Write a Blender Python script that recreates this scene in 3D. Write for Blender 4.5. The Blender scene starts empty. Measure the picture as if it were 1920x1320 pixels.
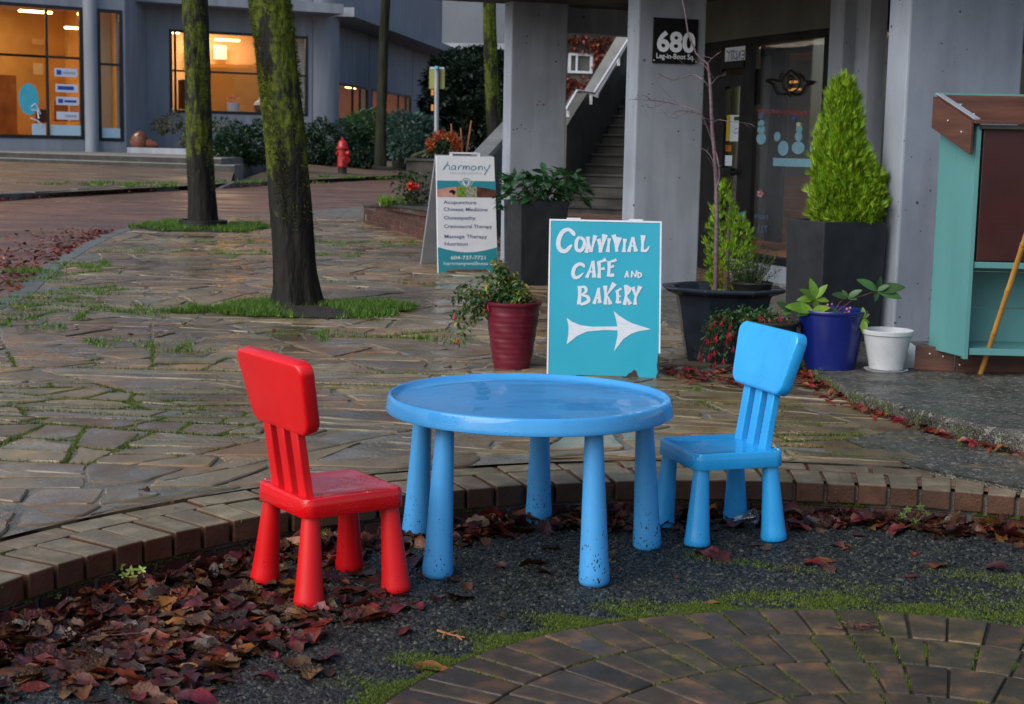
import bpy, math, random
import numpy as np
from mathutils import Vector, Matrix

random.seed(7)
rng = np.random.default_rng(7)
PI = math.pi
scene = bpy.context.scene
col = scene.collection

# ------------------------------------------------------------------ camera, sky, sun, exposure
CAM = np.array([0.0, 0.0, 1.065])
PITCH, ROLL, FPX = math.radians(7.7), math.radians(1.15), 2850.0
_cp, _sp, _cr, _sr = math.cos(PITCH), math.sin(PITCH), math.cos(ROLL), math.sin(ROLL)
FWD = np.array([0, _cp, -_sp]); _UP0 = np.array([0, _sp, _cp]); _RT0 = np.array([1.0, 0, 0])
RT = _cr * _RT0 + _sr * _UP0; UPV = -_sr * _RT0 + _cr * _UP0
cam_data = bpy.data.cameras.new('camera')
cam_data.sensor_width = 36.0; cam_data.lens = 36.0 * FPX / 1920.0
cam_data.clip_start = 0.05; cam_data.clip_end = 3000
cam_data.dof.use_dof = True; cam_data.dof.focus_distance = 5.2; cam_data.dof.aperture_fstop = 10.0
cam = bpy.data.objects.new('camera', cam_data); col.objects.link(cam)
cam.matrix_world = Matrix(((RT[0], UPV[0], -FWD[0], CAM[0]), (RT[1], UPV[1], -FWD[1], CAM[1]),
                           (RT[2], UPV[2], -FWD[2], CAM[2]), (0, 0, 0, 1)))
scene.camera = cam

world = bpy.data.worlds.new('World'); scene.world = world; world.use_nodes = True
wn, wl = world.node_tree.nodes, world.node_tree.links
SUN_EL, SUN_AZ = math.radians(38), math.radians(-132)     # azimuth from +Y towards +X
sky = wn.new('ShaderNodeTexSky'); sky.sky_type = 'NISHITA'; sky.sun_disc = False
sky.sun_elevation = SUN_EL; sky.sun_rotation = SUN_AZ
sky.air_density = 1.0; sky.dust_density = 2.0; sky.ozone_density = 1.5
wn['Background'].inputs['Strength'].default_value = 0.062
wl.new(sky.outputs[0], wn['Background'].inputs['Color'])
sun_data = bpy.data.lights.new('sun', 'SUN'); sun_data.energy = 1.25; sun_data.angle = math.radians(60)
sun_data.color = (1.0, 0.97, 0.93)
sun = bpy.data.objects.new('sun', sun_data); col.objects.link(sun)
_sd = Vector((math.sin(SUN_AZ) * math.cos(SUN_EL), math.cos(SUN_AZ) * math.cos(SUN_EL), math.sin(SUN_EL)))
sun.rotation_euler = (-_sd).to_track_quat('-Z', 'Y').to_euler()
sun.location = _sd * 60
scene.view_settings.view_transform = 'Standard'; scene.view_settings.look = 'None'
scene.view_settings.exposure = 1.2; scene.view_settings.gamma = 1.0
scene.view_settings.use_curve_mapping = False
scene.cycles.max_bounces = 8; scene.cycles.transparent_max_bounces = 12

# ------------------------------------------------------------------ measuring: photo pixel -> point in the place
def ray(px, py): return FWD + RT * (px - 960) / FPX - UPV * (py - 660) / FPX
def atz(px, py, z):
    d = ray(px, py); return CAM + d * (z - CAM[2]) / d[2]
def aty(px, py, Y):
    d = ray(px, py); return CAM + d * (Y / d[1])
def hit(px, py, P0, n):
    d = ray(px, py); n = np.array(n, float)
    return CAM + d * (((np.array(P0) - CAM) @ n) / (d @ n))
PIT = -0.101
def g(x, y):                                             # lie of the street: flat, then rising gently
    return np.maximum(0, np.minimum(np.asarray(y, float), 60) - 24) * 0.012
def atg(px, py, dz=0.0):
    z = 0.0
    for _ in range(12):
        P = atz(px, py, z + dz); z = float(g(P[0], P[1]))
    return P

# ------------------------------------------------------------------ mesh building
class MB:
    def __init__(s): s.V = []; s.L = []; s.S = []; s.M = []; s.n = 0
    def add(s, V, F, mi=0):
        V = np.asarray(V, float).reshape(-1, 3)
        if isinstance(F, np.ndarray):
            s.L.append((F + s.n).ravel()); s.S.append(np.full(len(F), F.shape[1])); s.M.append(np.full(len(F), mi))
        else:
            s.L.append(np.array([i for f in F for i in f], int) + s.n); s.S.append(np.array([len(f) for f in F])); s.M.append(np.full(len(F), mi))
        s.V.append(V); s.n += len(V); return s
    def obox(s, o, ex, ey, ez, mi=0):
        o, ex, ey, ez = [np.array(v, float) for v in (o, ex, ey, ez)]
        if np.dot(np.cross(ex, ey), ez) < 0: ex, ey = ey, ex
        V = [o, o+ex, o+ex+ey, o+ey, o+ez, o+ex+ez, o+ex+ey+ez, o+ey+ez]
        return s.add(V, [(0,3,2,1),(4,5,6,7),(0,1,5,4),(1,2,6,5),(2,3,7,6),(3,0,4,7)], mi)
    def box(s, c, d, rz=0.0, mi=0):
        c = np.array(c, float); d = np.array(d, float); ca, sa = math.cos(rz), math.sin(rz)
        ex = np.array([ca, sa, 0]) * d[0]; ey = np.array([-sa, ca, 0]) * d[1]; ez = np.array([0, 0, d[2]])
        return s.obox(c - (ex + ey + ez) / 2, ex, ey, ez, mi)
    def prism(s, poly, o, u, v, w, mi=0):                # outline in u,v, pushed along w
        o, u, v, w = [np.array(a, float) for a in (o, u, v, w)]
        P = np.array([o + u*a + v*b for a, b in poly]); n = len(P)
        ar = sum(poly[i][0]*poly[(i+1)%n][1] - poly[(i+1)%n][0]*poly[i][1] for i in range(n))
        if ar * np.dot(np.cross(u, v), w) < 0: P = P[::-1]
        V = np.vstack([P, P + w])
        F = [tuple(range(n-1, -1, -1)), tuple(range(n, 2*n))] + [(i, (i+1)%n, n+(i+1)%n, n+i) for i in range(n)]
        return s.add(V, F, mi)
    def tube(s, pts, rad, seg=8, mi=0, cap=True):
        pts = [np.array(p, float) for p in pts]; n = len(pts)
        if not hasattr(rad, '__len__'): rad = [rad]*n
        V = []; up = None
        for i, p in enumerate(pts):
            t = pts[min(i+1, n-1)] - pts[max(i-1, 0)]; t /= (np.linalg.norm(t) + 1e-12)
            if up is None: up = np.array([1.0, 0, 0]) if abs(t[0]) < .8 else np.array([0, 1.0, 0])
            a = up - t * (up @ t); a /= np.linalg.norm(a); b = np.cross(t, a); up = a
            for k in range(seg):
                w = 2*PI*k/seg; V.append(p + rad[i]*(a*math.cos(w) + b*math.sin(w)))
        F = [(i*seg+k, i*seg+(k+1)%seg, (i+1)*seg+(k+1)%seg, (i+1)*seg+k) for i in range(n-1) for k in range(seg)]
        if cap: F += [tuple(range(seg-1, -1, -1)), tuple(range((n-1)*seg, n*seg))]
        return s.add(V, F, mi)
    def lathe(s, prof, c=(0,0,0), seg=48, mi=0, f=None, close=True):
        V = []; m = len(prof)
        for k in range(seg):
            w = 2*PI*k/seg
            for (r, z) in prof:
                rr = r if f is None else f(r, z, w)
                V.append((c[0]+rr*math.cos(w), c[1]+rr*math.sin(w), c[2]+z))
        F = [(k*m+i, ((k+1)%seg)*m+i, ((k+1)%seg)*m+i+1, k*m+i+1) for k in range(seg) for i in range(m-1)]
        return s.add(V, F, mi)
    def build(s, name, m, parent=None, local=False, smooth=None, bevel=0, bseg=2, sub=0):
        me = bpy.data.meshes.new(name)
        V = np.vstack(s.V)
        if parent is not None and not local:
            Mi = np.array(WM[parent.name].inverted()); V = V @ Mi[:3, :3].T + Mi[:3, 3]
        L = np.concatenate(s.L); S = np.concatenate(s.S); Mt = np.concatenate(s.M)
        me.vertices.add(len(V)); me.vertices.foreach_set('co', V.ravel())
        me.loops.add(len(L)); me.loops.foreach_set('vertex_index', L.astype(np.int32))
        me.polygons.add(len(S))
        me.polygons.foreach_set('loop_start', np.concatenate([[0], np.cumsum(S)[:-1]]).astype(np.int32))
        me.polygons.foreach_set('loop_total', S.astype(np.int32))
        for x in (m if isinstance(m, (list, tuple)) else [m]): me.materials.append(x)
        me.polygons.foreach_set('material_index', Mt.astype(np.int32))
        me.update(calc_edges=True); me.validate()
        me.polygons.foreach_set('use_smooth', np.full(len(me.polygons), smooth is not None))
        if smooth is not None:
            me.polygons.foreach_set('use_smooth', np.ones(len(me.polygons), bool))
            me.set_sharp_from_angle(angle=math.radians(smooth))
        return link(name, me, parent, bevel, bseg, sub)

WM = {}
def link(name, me, parent=None, bevel=0, bseg=2, sub=0):
    o = bpy.data.objects.new(name, me); col.objects.link(o)
    if parent is not None: o.parent = parent; WM[o.name] = WM[parent.name]
    else: WM[o.name] = Matrix.Identity(4)
    if bevel:
        b = o.modifiers.new('bevel', 'BEVEL'); b.width = bevel; b.segments = bseg; b.limit_method = 'ANGLE'
        b.angle_limit = math.radians(35); b.harden_normals = False
    if sub:
        b = o.modifiers.new('sub', 'SUBSURF'); b.levels = sub; b.render_levels = sub
    return o
def tag(o, label=None, cat=None, group=None, kind=None):
    if label: o['label'] = label
    if cat: o['category'] = cat
    if group: o['group'] = group
    if kind: o['kind'] = kind
    return o
def thing(name, label, cat, loc=(0,0,0), rz=0.0, group=None):
    o = bpy.data.objects.new(name, None); col.objects.link(o)
    o.location = tuple(float(v) for v in loc); o.rotation_euler = (0, 0, rz); o.empty_display_size = .1
    WM[o.name] = Matrix.Translation(Vector([float(v) for v in loc])) @ Matrix.Rotation(rz, 4, 'Z')
    return tag(o, label, cat, group)
def struct(o): o['kind'] = 'structure'; return o
def dup(root, loc, rz, label, group=None):
    r = root.copy(); col.objects.link(r); r.location = loc; r.rotation_euler = (0, 0, rz); r['label'] = label
    if group: r['group'] = group
    for ch in list(root.children):
        c = ch.copy(); col.objects.link(c); c.parent = r
        for q in ch.children:
            d = q.copy(); col.objects.link(d); d.parent = c
    return r
def scatter(tV, tF, pos, R, sc):
    """copies of one small template, as arrays"""
    tV = np.asarray(tV, float); tF = np.asarray(tF, int); n = len(pos)
    sc = np.asarray(sc, float); sc = sc.reshape(n, 1, -1) if sc.ndim else np.full((n, 1, 1), sc)
    V = np.einsum('nij,nmj->nmi', R, tV[None] * sc) + np.asarray(pos)[:, None, :]
    F = tF[None] + (np.arange(n) * len(tV))[:, None, None]
    return V.reshape(-1, 3), F.reshape(-1, tF.shape[1])
def eul(yaw, pitch, roll):
    cy, sy, cp, sp, cr, sr = np.cos(yaw), np.sin(yaw), np.cos(pitch), np.sin(pitch), np.cos(roll), np.sin(roll)
    R = np.empty((len(yaw), 3, 3))
    R[:,0,0]=cy*cp; R[:,0,1]=cy*sp*sr-sy*cr; R[:,0,2]=cy*sp*cr+sy*sr
    R[:,1,0]=sy*cp; R[:,1,1]=sy*sp*sr+cy*cr; R[:,1,2]=sy*sp*cr-cy*sr
    R[:,2,0]=-sp;   R[:,2,1]=cp*sr;          R[:,2,2]=cp*cr
    return R

# ------------------------------------------------------------------ materials
def pmat(name, c1, c2, scale=6.0, rough=(.5, .7), bump=.3, bscale=80.0, bdist=.002, metal=0.0, coat=0.0, c3=None,
         specks=None, rand=0.0, stretch=(1,1,1), rscale=None, pos=False, spec=.5, sat=0.0, bias=(.35, .65), bvor=False, trans=None):
    m = bpy.data.materials.new(name); m.use_nodes = True; N = m.node_tree.nodes; K = m.node_tree.links
    b = N['Principled BSDF']
    if pos:
        src = N.new('ShaderNodeNewGeometry').outputs['Position']
    else: src = N.new('ShaderNodeTexCoord').outputs['Object']
    mp = N.new('ShaderNodeMapping'); mp.inputs['Scale'].default_value = stretch; K.new(src, mp.inputs[0]); vec = mp.outputs[0]
    if rand:
        oi = N.new('ShaderNodeObjectInfo'); ge = N.new('ShaderNodeNewGeometry')
        ad = N.new('ShaderNodeMath'); ad.operation = 'ADD'; K.new(oi.outputs['Random'], ad.inputs[0]); K.new(ge.outputs['Random Per Island'], ad.inputs[1])
        fr = N.new('ShaderNodeMath'); fr.operation = 'FRACT'; K.new(ad.outputs[0], fr.inputs[0]); rnd = fr.outputs[0]
        va = N.new('ShaderNodeVectorMath'); va.operation = 'ADD'; cm = N.new('ShaderNodeCombineXYZ'); mu = N.new('ShaderNodeMath'); mu.operation = 'MULTIPLY'; mu.inputs[1].default_value = 37.0
        K.new(rnd, mu.inputs[0]); K.new(mu.outputs[0], cm.inputs[0]); K.new(mu.outputs[0], cm.inputs[1]); K.new(vec, va.inputs[0]); K.new(cm.outputs[0], va.inputs[1]); vec = va.outputs[0]
    n1 = N.new('ShaderNodeTexNoise'); n1.inputs['Scale'].default_value = scale; n1.inputs['Detail'].default_value = 7; n1.inputs['Roughness'].default_value = .62; K.new(vec, n1.inputs['Vector'])
    r = N.new('ShaderNodeValToRGB'); e = r.color_ramp.elements
    e[0].position, e[1].position = bias; e[0].color = (*c1, 1); e[1].color = (*c2, 1)
    if c3: q = e.new((bias[0]+bias[1])/2); q.color = (*c3, 1)
    K.new(n1.outputs[0], r.inputs[0]); c = r.outputs[0]
    if rand:
        h = N.new('ShaderNodeHueSaturation'); mr = N.new('ShaderNodeMapRange'); mr.inputs[3].default_value = 1-rand; mr.inputs[4].default_value = 1+rand
        K.new(rnd, mr.inputs[0]); K.new(mr.outputs[0], h.inputs['Value'])
        mr2 = N.new('ShaderNodeMapRange'); mr2.inputs[3].default_value = .5-.03*rand*2; mr2.inputs[4].default_value = .5+.03*rand*2
        m3 = N.new('ShaderNodeMath'); m3.operation = 'MULTIPLY'; m3.inputs[1].default_value = 7.31; f3 = N.new('ShaderNodeMath'); f3.operation = 'FRACT'
        K.new(rnd, m3.inputs[0]); K.new(m3.outputs[0], f3.inputs[0]); K.new(f3.outputs[0], mr2.inputs[0]); K.new(mr2.outputs[0], h.inputs['Hue'])
        K.new(c, h.inputs['Color']); c = h.outputs[0]
    if specks:
        for (sc_, thr, scol, zlo, zhi) in specks:
            vo = N.new('ShaderNodeTexVoronoi'); vo.inputs['Scale'].default_value = sc_; K.new(vec, vo.inputs['Vector'])
            nn = N.new('ShaderNodeTexNoise'); nn.inputs['Scale'].default_value = sc_*.35; nn.inputs['Detail'].default_value = 3; K.new(vec, nn.inputs['Vector'])
            th = N.new('ShaderNodeMath'); th.operation = 'MULTIPLY'; th.inputs[1].default_value = thr*2
            mm = N.new('ShaderNodeMapRange'); mm.inputs[1].default_value = .42; mm.inputs[2].default_value = .72; K.new(nn.outputs[0], mm.inputs[0])
            K.new(mm.outputs[0], th.inputs[0]); tt = th.outputs[0]
            if zlo is not None:
                sx = N.new('ShaderNodeSeparateXYZ'); tc = N.new('ShaderNodeTexCoord'); K.new(tc.outputs['Object'], sx.inputs[0])
                zz = N.new('ShaderNodeMapRange'); zz.inputs[1].default_value = zlo; zz.inputs[2].default_value = zhi; zz.inputs[3].default_value = 1; zz.inputs[4].default_value = .12
                K.new(sx.outputs['Z'], zz.inputs[0]); t2 = N.new('ShaderNodeMath'); t2.operation = 'MULTIPLY'; K.new(tt, t2.inputs[0]); K.new(zz.outputs[0], t2.inputs[1]); tt = t2.outputs[0]
            lt = N.new('ShaderNodeMath'); lt.operation = 'LESS_THAN'; K.new(vo.outputs['Distance'], lt.inputs[0]); K.new(tt, lt.inputs[1])
            mx = N.new('ShaderNodeMix'); mx.data_type = 'RGBA'; K.new(lt.outputs[0], mx.inputs[0]); K.new(c, mx.inputs[6]); mx.inputs[7].default_value = (*scol, 1); c = mx.outputs[2]
    K.new(c, b.inputs['Base Color'])
    n2 = N.new('ShaderNodeTexNoise'); n2.inputs['Scale'].default_value = rscale or scale*.6; n2.inputs['Detail'].default_value = 4; K.new(vec, n2.inputs['Vector'])
    rr = N.new('ShaderNodeMapRange'); rr.inputs[1].default_value = .4; rr.inputs[2].default_value = .6; rr.inputs[3].default_value = rough[0]; rr.inputs[4].default_value = rough[1]
    K.new(n2.outputs[0], rr.inputs[0]); K.new(rr.outputs[0], b.inputs['Roughness'])
    b.inputs['Metallic'].default_value = metal; b.inputs['Coat Weight'].default_value = coat; b.inputs['Coat Roughness'].default_value = .1
    b.inputs['Specular IOR Level'].default_value = spec
    if bump:
        if bvor:
            n3 = N.new('ShaderNodeTexVoronoi'); n3.feature = 'F1'; n3.inputs['Scale'].default_value = bscale; ho = n3.outputs['Distance']
        else:
            n3 = N.new('ShaderNodeTexNoise'); n3.inputs['Scale'].default_value = bscale; n3.inputs['Detail'].default_value = 5; ho = n3.outputs[0]
        K.new(vec, n3.inputs['Vector'])
        bp = N.new('ShaderNodeBump'); bp.inputs['Strength'].default_value = bump; bp.inputs['Distance'].default_value = bdist
        if bvor: bp.invert = True
        K.new(ho, bp.inputs['Height']); K.new(bp.outputs[0], b.inputs['Normal'])
    if trans:                                             # thin leaves let some light through
        b.inputs['Transmission Weight'].default_value = 0
        tr = N.new('ShaderNodeBsdfTranslucent'); K.new(c, tr.inputs[0]); ms = N.new('ShaderNodeMixShader'); ms.inputs[0].default_value = trans
        K.new(b.outputs[0], ms.inputs[1]); K.new(tr.outputs[0], ms.inputs[2]); K.new(ms.outputs[0], N['Material Output'].inputs[0])
    m['_c'] = 1
    return m
def emat(name, c, s):
    m = bpy.data.materials.new(name); m.use_nodes = True; b = m.node_tree.nodes['Principled BSDF']
    b.inputs['Base Color'].default_value = (*c, 1); b.inputs['Emission Color'].default_value = (*c, 1); b.inputs['Emission Strength'].default_value = s
    return m
def glassmat(name, tint=(.9,.92,.92), refl=.12, rough=.02, mul=1.2):
    m = bpy.data.materials.new(name); m.use_nodes = True; N = m.node_tree.nodes; K = m.node_tree.links; N.remove(N['Principled BSDF'])
    t = N.new('ShaderNodeBsdfTransparent'); t.inputs[0].default_value = (*tint, 1)
    gl = N.new('ShaderNodeBsdfGlossy'); gl.inputs['Roughness'].default_value = rough
    fr0 = N.new('ShaderNodeLayerWeight'); fr0.inputs[0].default_value = .5; fr = N.new('ShaderNodeMath'); fr.operation = 'POWER'; fr.inputs[1].default_value = 4.0; K.new(fr0.outputs['Facing'], fr.inputs[0])
    ma = N.new('ShaderNodeMath'); ma.operation = 'MULTIPLY_ADD'; ma.inputs[1].default_value = mul; ma.inputs[2].default_value = refl; ma.use_clamp = True; K.new(fr.outputs[0], ma.inputs[0])
    x = N.new('ShaderNodeMixShader'); K.new(ma.outputs[0], x.inputs[0]); K.new(t.outputs[0], x.inputs[1]); K.new(gl.outputs[0], x.inputs[2]); K.new(x.outputs[0], N['Material Output'].inputs[0])
    return m
def leafmat(name, c1, c2, rand=.35, rough=(.35,.5), trans=.25, scale=9, c3=None):
    return pmat(name, c1, c2, scale=scale, rough=rough, bump=.2, bscale=60, bdist=.001, rand=rand, trans=trans, c3=c3)

M = {}
M['concrete'] = pmat('painted concrete', (.245,.275,.330), (.295,.328,.385), scale=2.2, rough=(.6,.8), bump=.35, bscale=55, bdist=.003, specks=[(17, .10, (.07,.07,.08), None, None), (45, .07, (.12,.12,.13), None, None)], pos=True)
M['concrete_far'] = pmat('far concrete', (.235,.26,.305), (.28,.31,.36), scale=.7, rough=(.7,.85), bump=.2, bscale=8, bdist=.01, pos=True)
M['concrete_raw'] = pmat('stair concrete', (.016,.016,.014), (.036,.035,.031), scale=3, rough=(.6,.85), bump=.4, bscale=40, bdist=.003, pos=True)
M['black_metal'] = pmat('black frame', (.006,.006,.007), (.010,.010,.011), rough=(.5,.7), bump=.05, spec=.2)
M['bright_letter'] = pmat('bright letter enamel', (.74,.82,.90), (.78,.85,.92), rough=(.4,.5), bump=0)
M['planter'] = pmat('charcoal planter', (.009,.0105,.013), (.016,.018,.022), scale=9, rough=(.35,.6), bump=.15, bscale=120)
M['glass'] = glassmat('window glass', (.94,.95,.95), .015, mul=.35); M['glass_shop'] = glassmat('shop glass', (.90,.93,.92), .085, mul=1.1)
def streaks(m, amt=.35, sc=1.6, vs=.12):
    """water streaks and grime running down a wall"""
    N = m.node_tree.nodes; K = m.node_tree.links; b_ = N['Principled BSDF']; src = b_.inputs['Base Color'].links[0].from_socket
    ge = N.new('ShaderNodeNewGeometry'); mp = N.new('ShaderNodeMapping'); mp.inputs['Scale'].default_value = (1,1,vs); K.new(ge.outputs['Position'], mp.inputs[0])
    n_ = N.new('ShaderNodeTexNoise'); n_.inputs['Scale'].default_value = sc*6; n_.inputs['Detail'].default_value = 6; K.new(mp.outputs[0], n_.inputs['Vector'])
    n2_ = N.new('ShaderNodeTexNoise'); n2_.inputs['Scale'].default_value = sc; n2_.inputs['Detail'].default_value = 5; K.new(ge.outputs['Position'], n2_.inputs['Vector'])
    mu = N.new('ShaderNodeMath'); mu.operation = 'MULTIPLY'; K.new(n_.outputs[0], mu.inputs[0]); K.new(n2_.outputs[0], mu.inputs[1])
    mr = N.new('ShaderNodeMapRange'); mr.inputs[1].default_value = .17; mr.inputs[2].default_value = .34; mr.inputs[3].default_value = 1.06; mr.inputs[4].default_value = 1-amt; K.new(mu.outputs[0], mr.inputs[0])
    h = N.new('ShaderNodeHueSaturation'); K.new(mr.outputs[0], h.inputs['Value']); K.new(src, h.inputs['Color']); K.new(h.outputs[0], b_.inputs['Base Color'])
streaks(M['concrete'], .17); streaks(M['concrete_far'], .18, .7)
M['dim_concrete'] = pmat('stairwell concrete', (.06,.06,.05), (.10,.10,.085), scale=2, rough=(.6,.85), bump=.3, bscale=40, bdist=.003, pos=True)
M['white'] = pmat('white print', (.56,.58,.62), (.62,.64,.68), rough=(.3,.5), bump=.03)
M['white_metal'] = pmat('white painted metal', (.6,.62,.66), (.7,.72,.76), rough=(.25,.4), bump=.05)
M['soil'] = pmat('potting soil', (.012,.008,.006), (.03,.02,.014), scale=30, rough=(.6,.9), bump=1, bscale=90, bdist=.01)
# ------------------------------------------------------------------ the ground
PC = np.array([0.80, 2.63]); R_OUT, R_IN = 2.197, 1.14     # the round sunken sitting place
M['road'] = pmat('road', (.095,.056,.040), (.20,.115,.078), scale=1.1, rough=(.3,.65), bump=.5, bscale=18, bdist=.01, stretch=(.6,2.2,1), c3=(.145,.080,.058), pos=True, rscale=.8)
# brick courses printed into the road material: joints only as fine relief and colour (too small to pick apart)
_m = M['road']; N = _m.node_tree.nodes; K = _m.node_tree.links
_br = N.new('ShaderNodeTexBrick'); _br.inputs['Scale'].default_value = 1.0; _br.inputs['Brick Width'].default_value = .21; _br.inputs['Row Height'].default_value = .105
_br.inputs['Mortar Size'].default_value = .008; _br.inputs['Color1'].default_value = (.8,.72,.66,1); _br.inputs['Color2'].default_value = (1.35,1.2,1.1,1); _br.inputs['Mortar'].default_value = (.35,.4,.3,1)
_ge = N.new('ShaderNodeNewGeometry'); K.new(_ge.outputs['Position'], _br.inputs['Vector'])
_mx = N.new('ShaderNodeMix'); _mx.data_type = 'RGBA'; _mx.blend_type = 'MULTIPLY'; _mx.inputs[0].default_value = 1
_b = N['Principled BSDF']; _src = _b.inputs['Base Color'].links[0].from_socket
K.new(_src, _mx.inputs[6]); K.new(_br.outputs[0], _mx.inputs[7]); K.new(_mx.outputs[2], _b.inputs['Base Color'])

def polar_sheet(name, r0, R, m, nth=256, nr=24, z=lambda x, y: g(x, y), c=PC):
    b = MB(); th = np.linspace(0, 2*PI, nth, endpoint=False)
    Rb = np.array([R(t) for t in th]) if callable(R) else np.full(nth, R)
    s = (np.linspace(0, 1, nr) ** 2.2)[:, None]
    rr = r0 + (Rb[None] - r0) * s
    X = c[0] + rr*np.cos(th)[None]; Y = c[1] + rr*np.sin(th)[None]; Z = z(X, Y) + 0*X
    V = np.stack([X, Y, Z], -1).reshape(-1, 3)
    i, k = np.meshgrid(np.arange(nr-1), np.arange(nth), indexing='ij'); k2 = (k+1) % nth
    F = np.stack([i*nth+k, (i+1)*nth+k, (i+1)*nth+k2, i*nth+k2], -1).reshape(-1, 4)
    b.add(V, F); return b.build(name, m)
struct(polar_sheet('ground', 2.26, 420, M['road'], nr=90))

# edge between the flagstones and the street (a flush kerb line)
K1px = [(20,610),(58,556),(88,524),(120,498),(160,472),(200,450),(240,434),(270,427),(330,419),(430,407),(520,400),(600,395),(690,390)]
K1 = [np.array([-2.7,2.6]), np.array([-2.8,6.3]), np.array([-3.08,8.6])] + [atz(x, y, 0)[:2] for x, y in K1px[1:]] + [np.array([3,20.6]), np.array([9,19.5])]
def kerb_R(t):
    d = np.array([math.cos(t), math.sin(t)]); best = 14.0
    pts = [np.array([-6, -1.5]), np.array([-2.8, 1.2])] + K1
    for a, c in zip(pts[:-1], pts[1:]):
        e = c - a; A = np.array([[d[0], -e[0]], [d[1], -e[1]]])
        if abs(np.linalg.det(A)) < 1e-9: continue
        q, s_ = np.linalg.solve(A, a - PC)
        if q > 0 and 0 <= s_ <= 1: best = min(best if best != 14.0 else 99, q)
    return best
M['mortar'] = pmat('gritty mortar', (.08,.076,.066), (.19,.178,.150), scale=9, rough=(.5,.85), bump=1, bscale=120, bdist=.006, pos=True, c3=(.13,.122,.104),
                   specks=[(70, .16, (.02,.045,.008), None, None)])
struct(polar_sheet('paving_bed', 2.497, kerb_R, M['mortar'], nr=40, z=lambda x, y: g(x, y) + .0125))

# flush grey kerb, in lengths
M['kerb'] = pmat('kerb concrete', (.075,.08,.075), (.14,.145,.135), scale=5, rough=(.5,.8), bump=.5, bscale=70, bdist=.003, rand=.12)
def strip_blocks(name_, pts, w, z0, z1, m, parent, length=1.0, gap=.008):
    pts = [np.array(p, float)[:2] for p in pts]; seg = []
    for a, c in zip(pts[:-1], pts[1:]):
        n = max(1, int(round(np.linalg.norm(c-a)/length)))
        for k in range(n): seg.append((a+(c-a)*k/n, a+(c-a)*(k+1)/n))
    for a, c in seg:
        e = c-a; L = np.linalg.norm(e); e /= L; n = np.array([-e[1], e[0]])
        zz = float(g(*((a+c)/2)))
        o = np.array([*(a+e*gap/2 - n*w/2), zz+z0])
        MB().obox(o, (*(e*(L-gap)), 0), (*(n*w), 0), (0, 0, z1-z0)).build(name_, m, parent, bevel=.006)
kerb = thing('flush_kerb', 'low grey concrete kerb curving round the flagstone plaza beside the brick street', 'kerb', (-3.5, 11, 0))
strip_blocks('kerb_block', [p - np.array([.06, 0]) for p in K1[2:12]], .15, -.08, .016, M['kerb'], kerb, 1.3)
rk = thing('raised_kerb', 'dark raised kerb on the far side of the street, its end tapered down', 'kerb', tuple(atg(180, 368)))
KL = [atg(x, y) for x, y in [(-30,378),(58,372),(140,366),(230,361),(300,358)]]
strip_blocks('kerb_block', KL, .16, -.05, .11, M['kerb'], rk, 1.6)
rk2 = thing('raised_kerb', 'dark raised kerb in front of the red hydrant and the hedge', 'kerb', tuple(atg(600, 342)))
KR = [atg(x, y) for x, y in [(432,352),(520,346),(600,341),(690,336),(800,331),(900,327)]]
strip_blocks('kerb_block', KR, .16, -.05, .11, M['kerb'], rk2, 1.8)
for P, d, par in ((KL[-1], KL[-1]-KL[-2], rk), (KR[0], KR[0]-KR[1], rk2)):
    d = d[:2]/np.linalg.norm(d[:2]); z = float(g(P[0], P[1])); n = np.array([-d[1], d[0]])*.08
    MB().prism([(0,-.05),(0,.11),(.55,.01),(.55,-.05)], (P[0]-n[0]+d[0]*.01, P[1]-n[1]+d[1]*.01, z), (*d,0), (0,0,1), (2*n[0],2*n[1],0)).build('kerb_end', M['kerb'], par, bevel=.006)

# upper brick paving behind the kerbs, then two steps up to the building
M['far_paving'] = pmat('far paving', (.10,.075,.048), (.21,.145,.085), scale=1.3, rough=(.35,.7), bump=.4, bscale=14, bdist=.01, stretch=(.7,1.8,1), c3=(.115,.075,.05), pos=True)
def sheet(name, P, m, n=14):
    """a four-cornered surface, corners near-left, near-right, far-right, far-left"""
    P = [np.array(p, float) for p in P]; b = MB(); V = []
    for i in range(n+1):
        for k in range(n+1):
            u, v = k/n, i/n; V.append((P[0]*(1-u)+P[1]*u)*(1-v) + (P[3]*(1-u)+P[2]*u)*v)
    F = [(i*(n+1)+k, i*(n+1)+k+1, (i+1)*(n+1)+k+1, (i+1)*(n+1)+k) for i in range(n) for k in range(n)]
    return b.add(V, F).build(name, m)
def az(P, dz): return np.array([P[0], P[1], float(g(P[0], P[1])) + dz])
S1 = [aty(-60, 300, 37.5), aty(58, 304, 36.0), aty(351, 315, 33.0), aty(430, 318, 32.6)]
struct(sheet('far_paving', [az(KL[0],.09), az(atg(432,352),.09), aty(440,318.5,32.8), aty(-60,300,37.5)], M['far_paving']))
struct(sheet('far_paving_right', [az(KR[0],.09), az(KR[5],.09), az(KR[5]+np.array([0,9,0]),.2), az(KR[0]+np.array([0,9,0]),.35)], M['far_paving']))
M['step'] = pmat('terrace concrete', (.13,.13,.125), (.20,.20,.19), scale=1.5, rough=(.5,.8), bump=.3, bscale=10, bdist=.01, pos=True)
def ledge(name, line, ztop, zbot, back, m):
    b = MB()
    for a, c in zip(line[:-1], line[1:]):
        b.obox((a[0],a[1],zbot), (c[0]-a[0], c[1]-a[1], 0), (0, back, 0), (0,0,ztop-zbot))
        q = MB(); q.obox((a[0],a[1]-.02,zbot), (c[0]-a[0], c[1]-a[1], 0), (0, .018, 0), (0,0,ztop-zbot-.02)); struct(q.build('step_riser', M['concrete_raw']))
    return struct(b.build(name, m))
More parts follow.
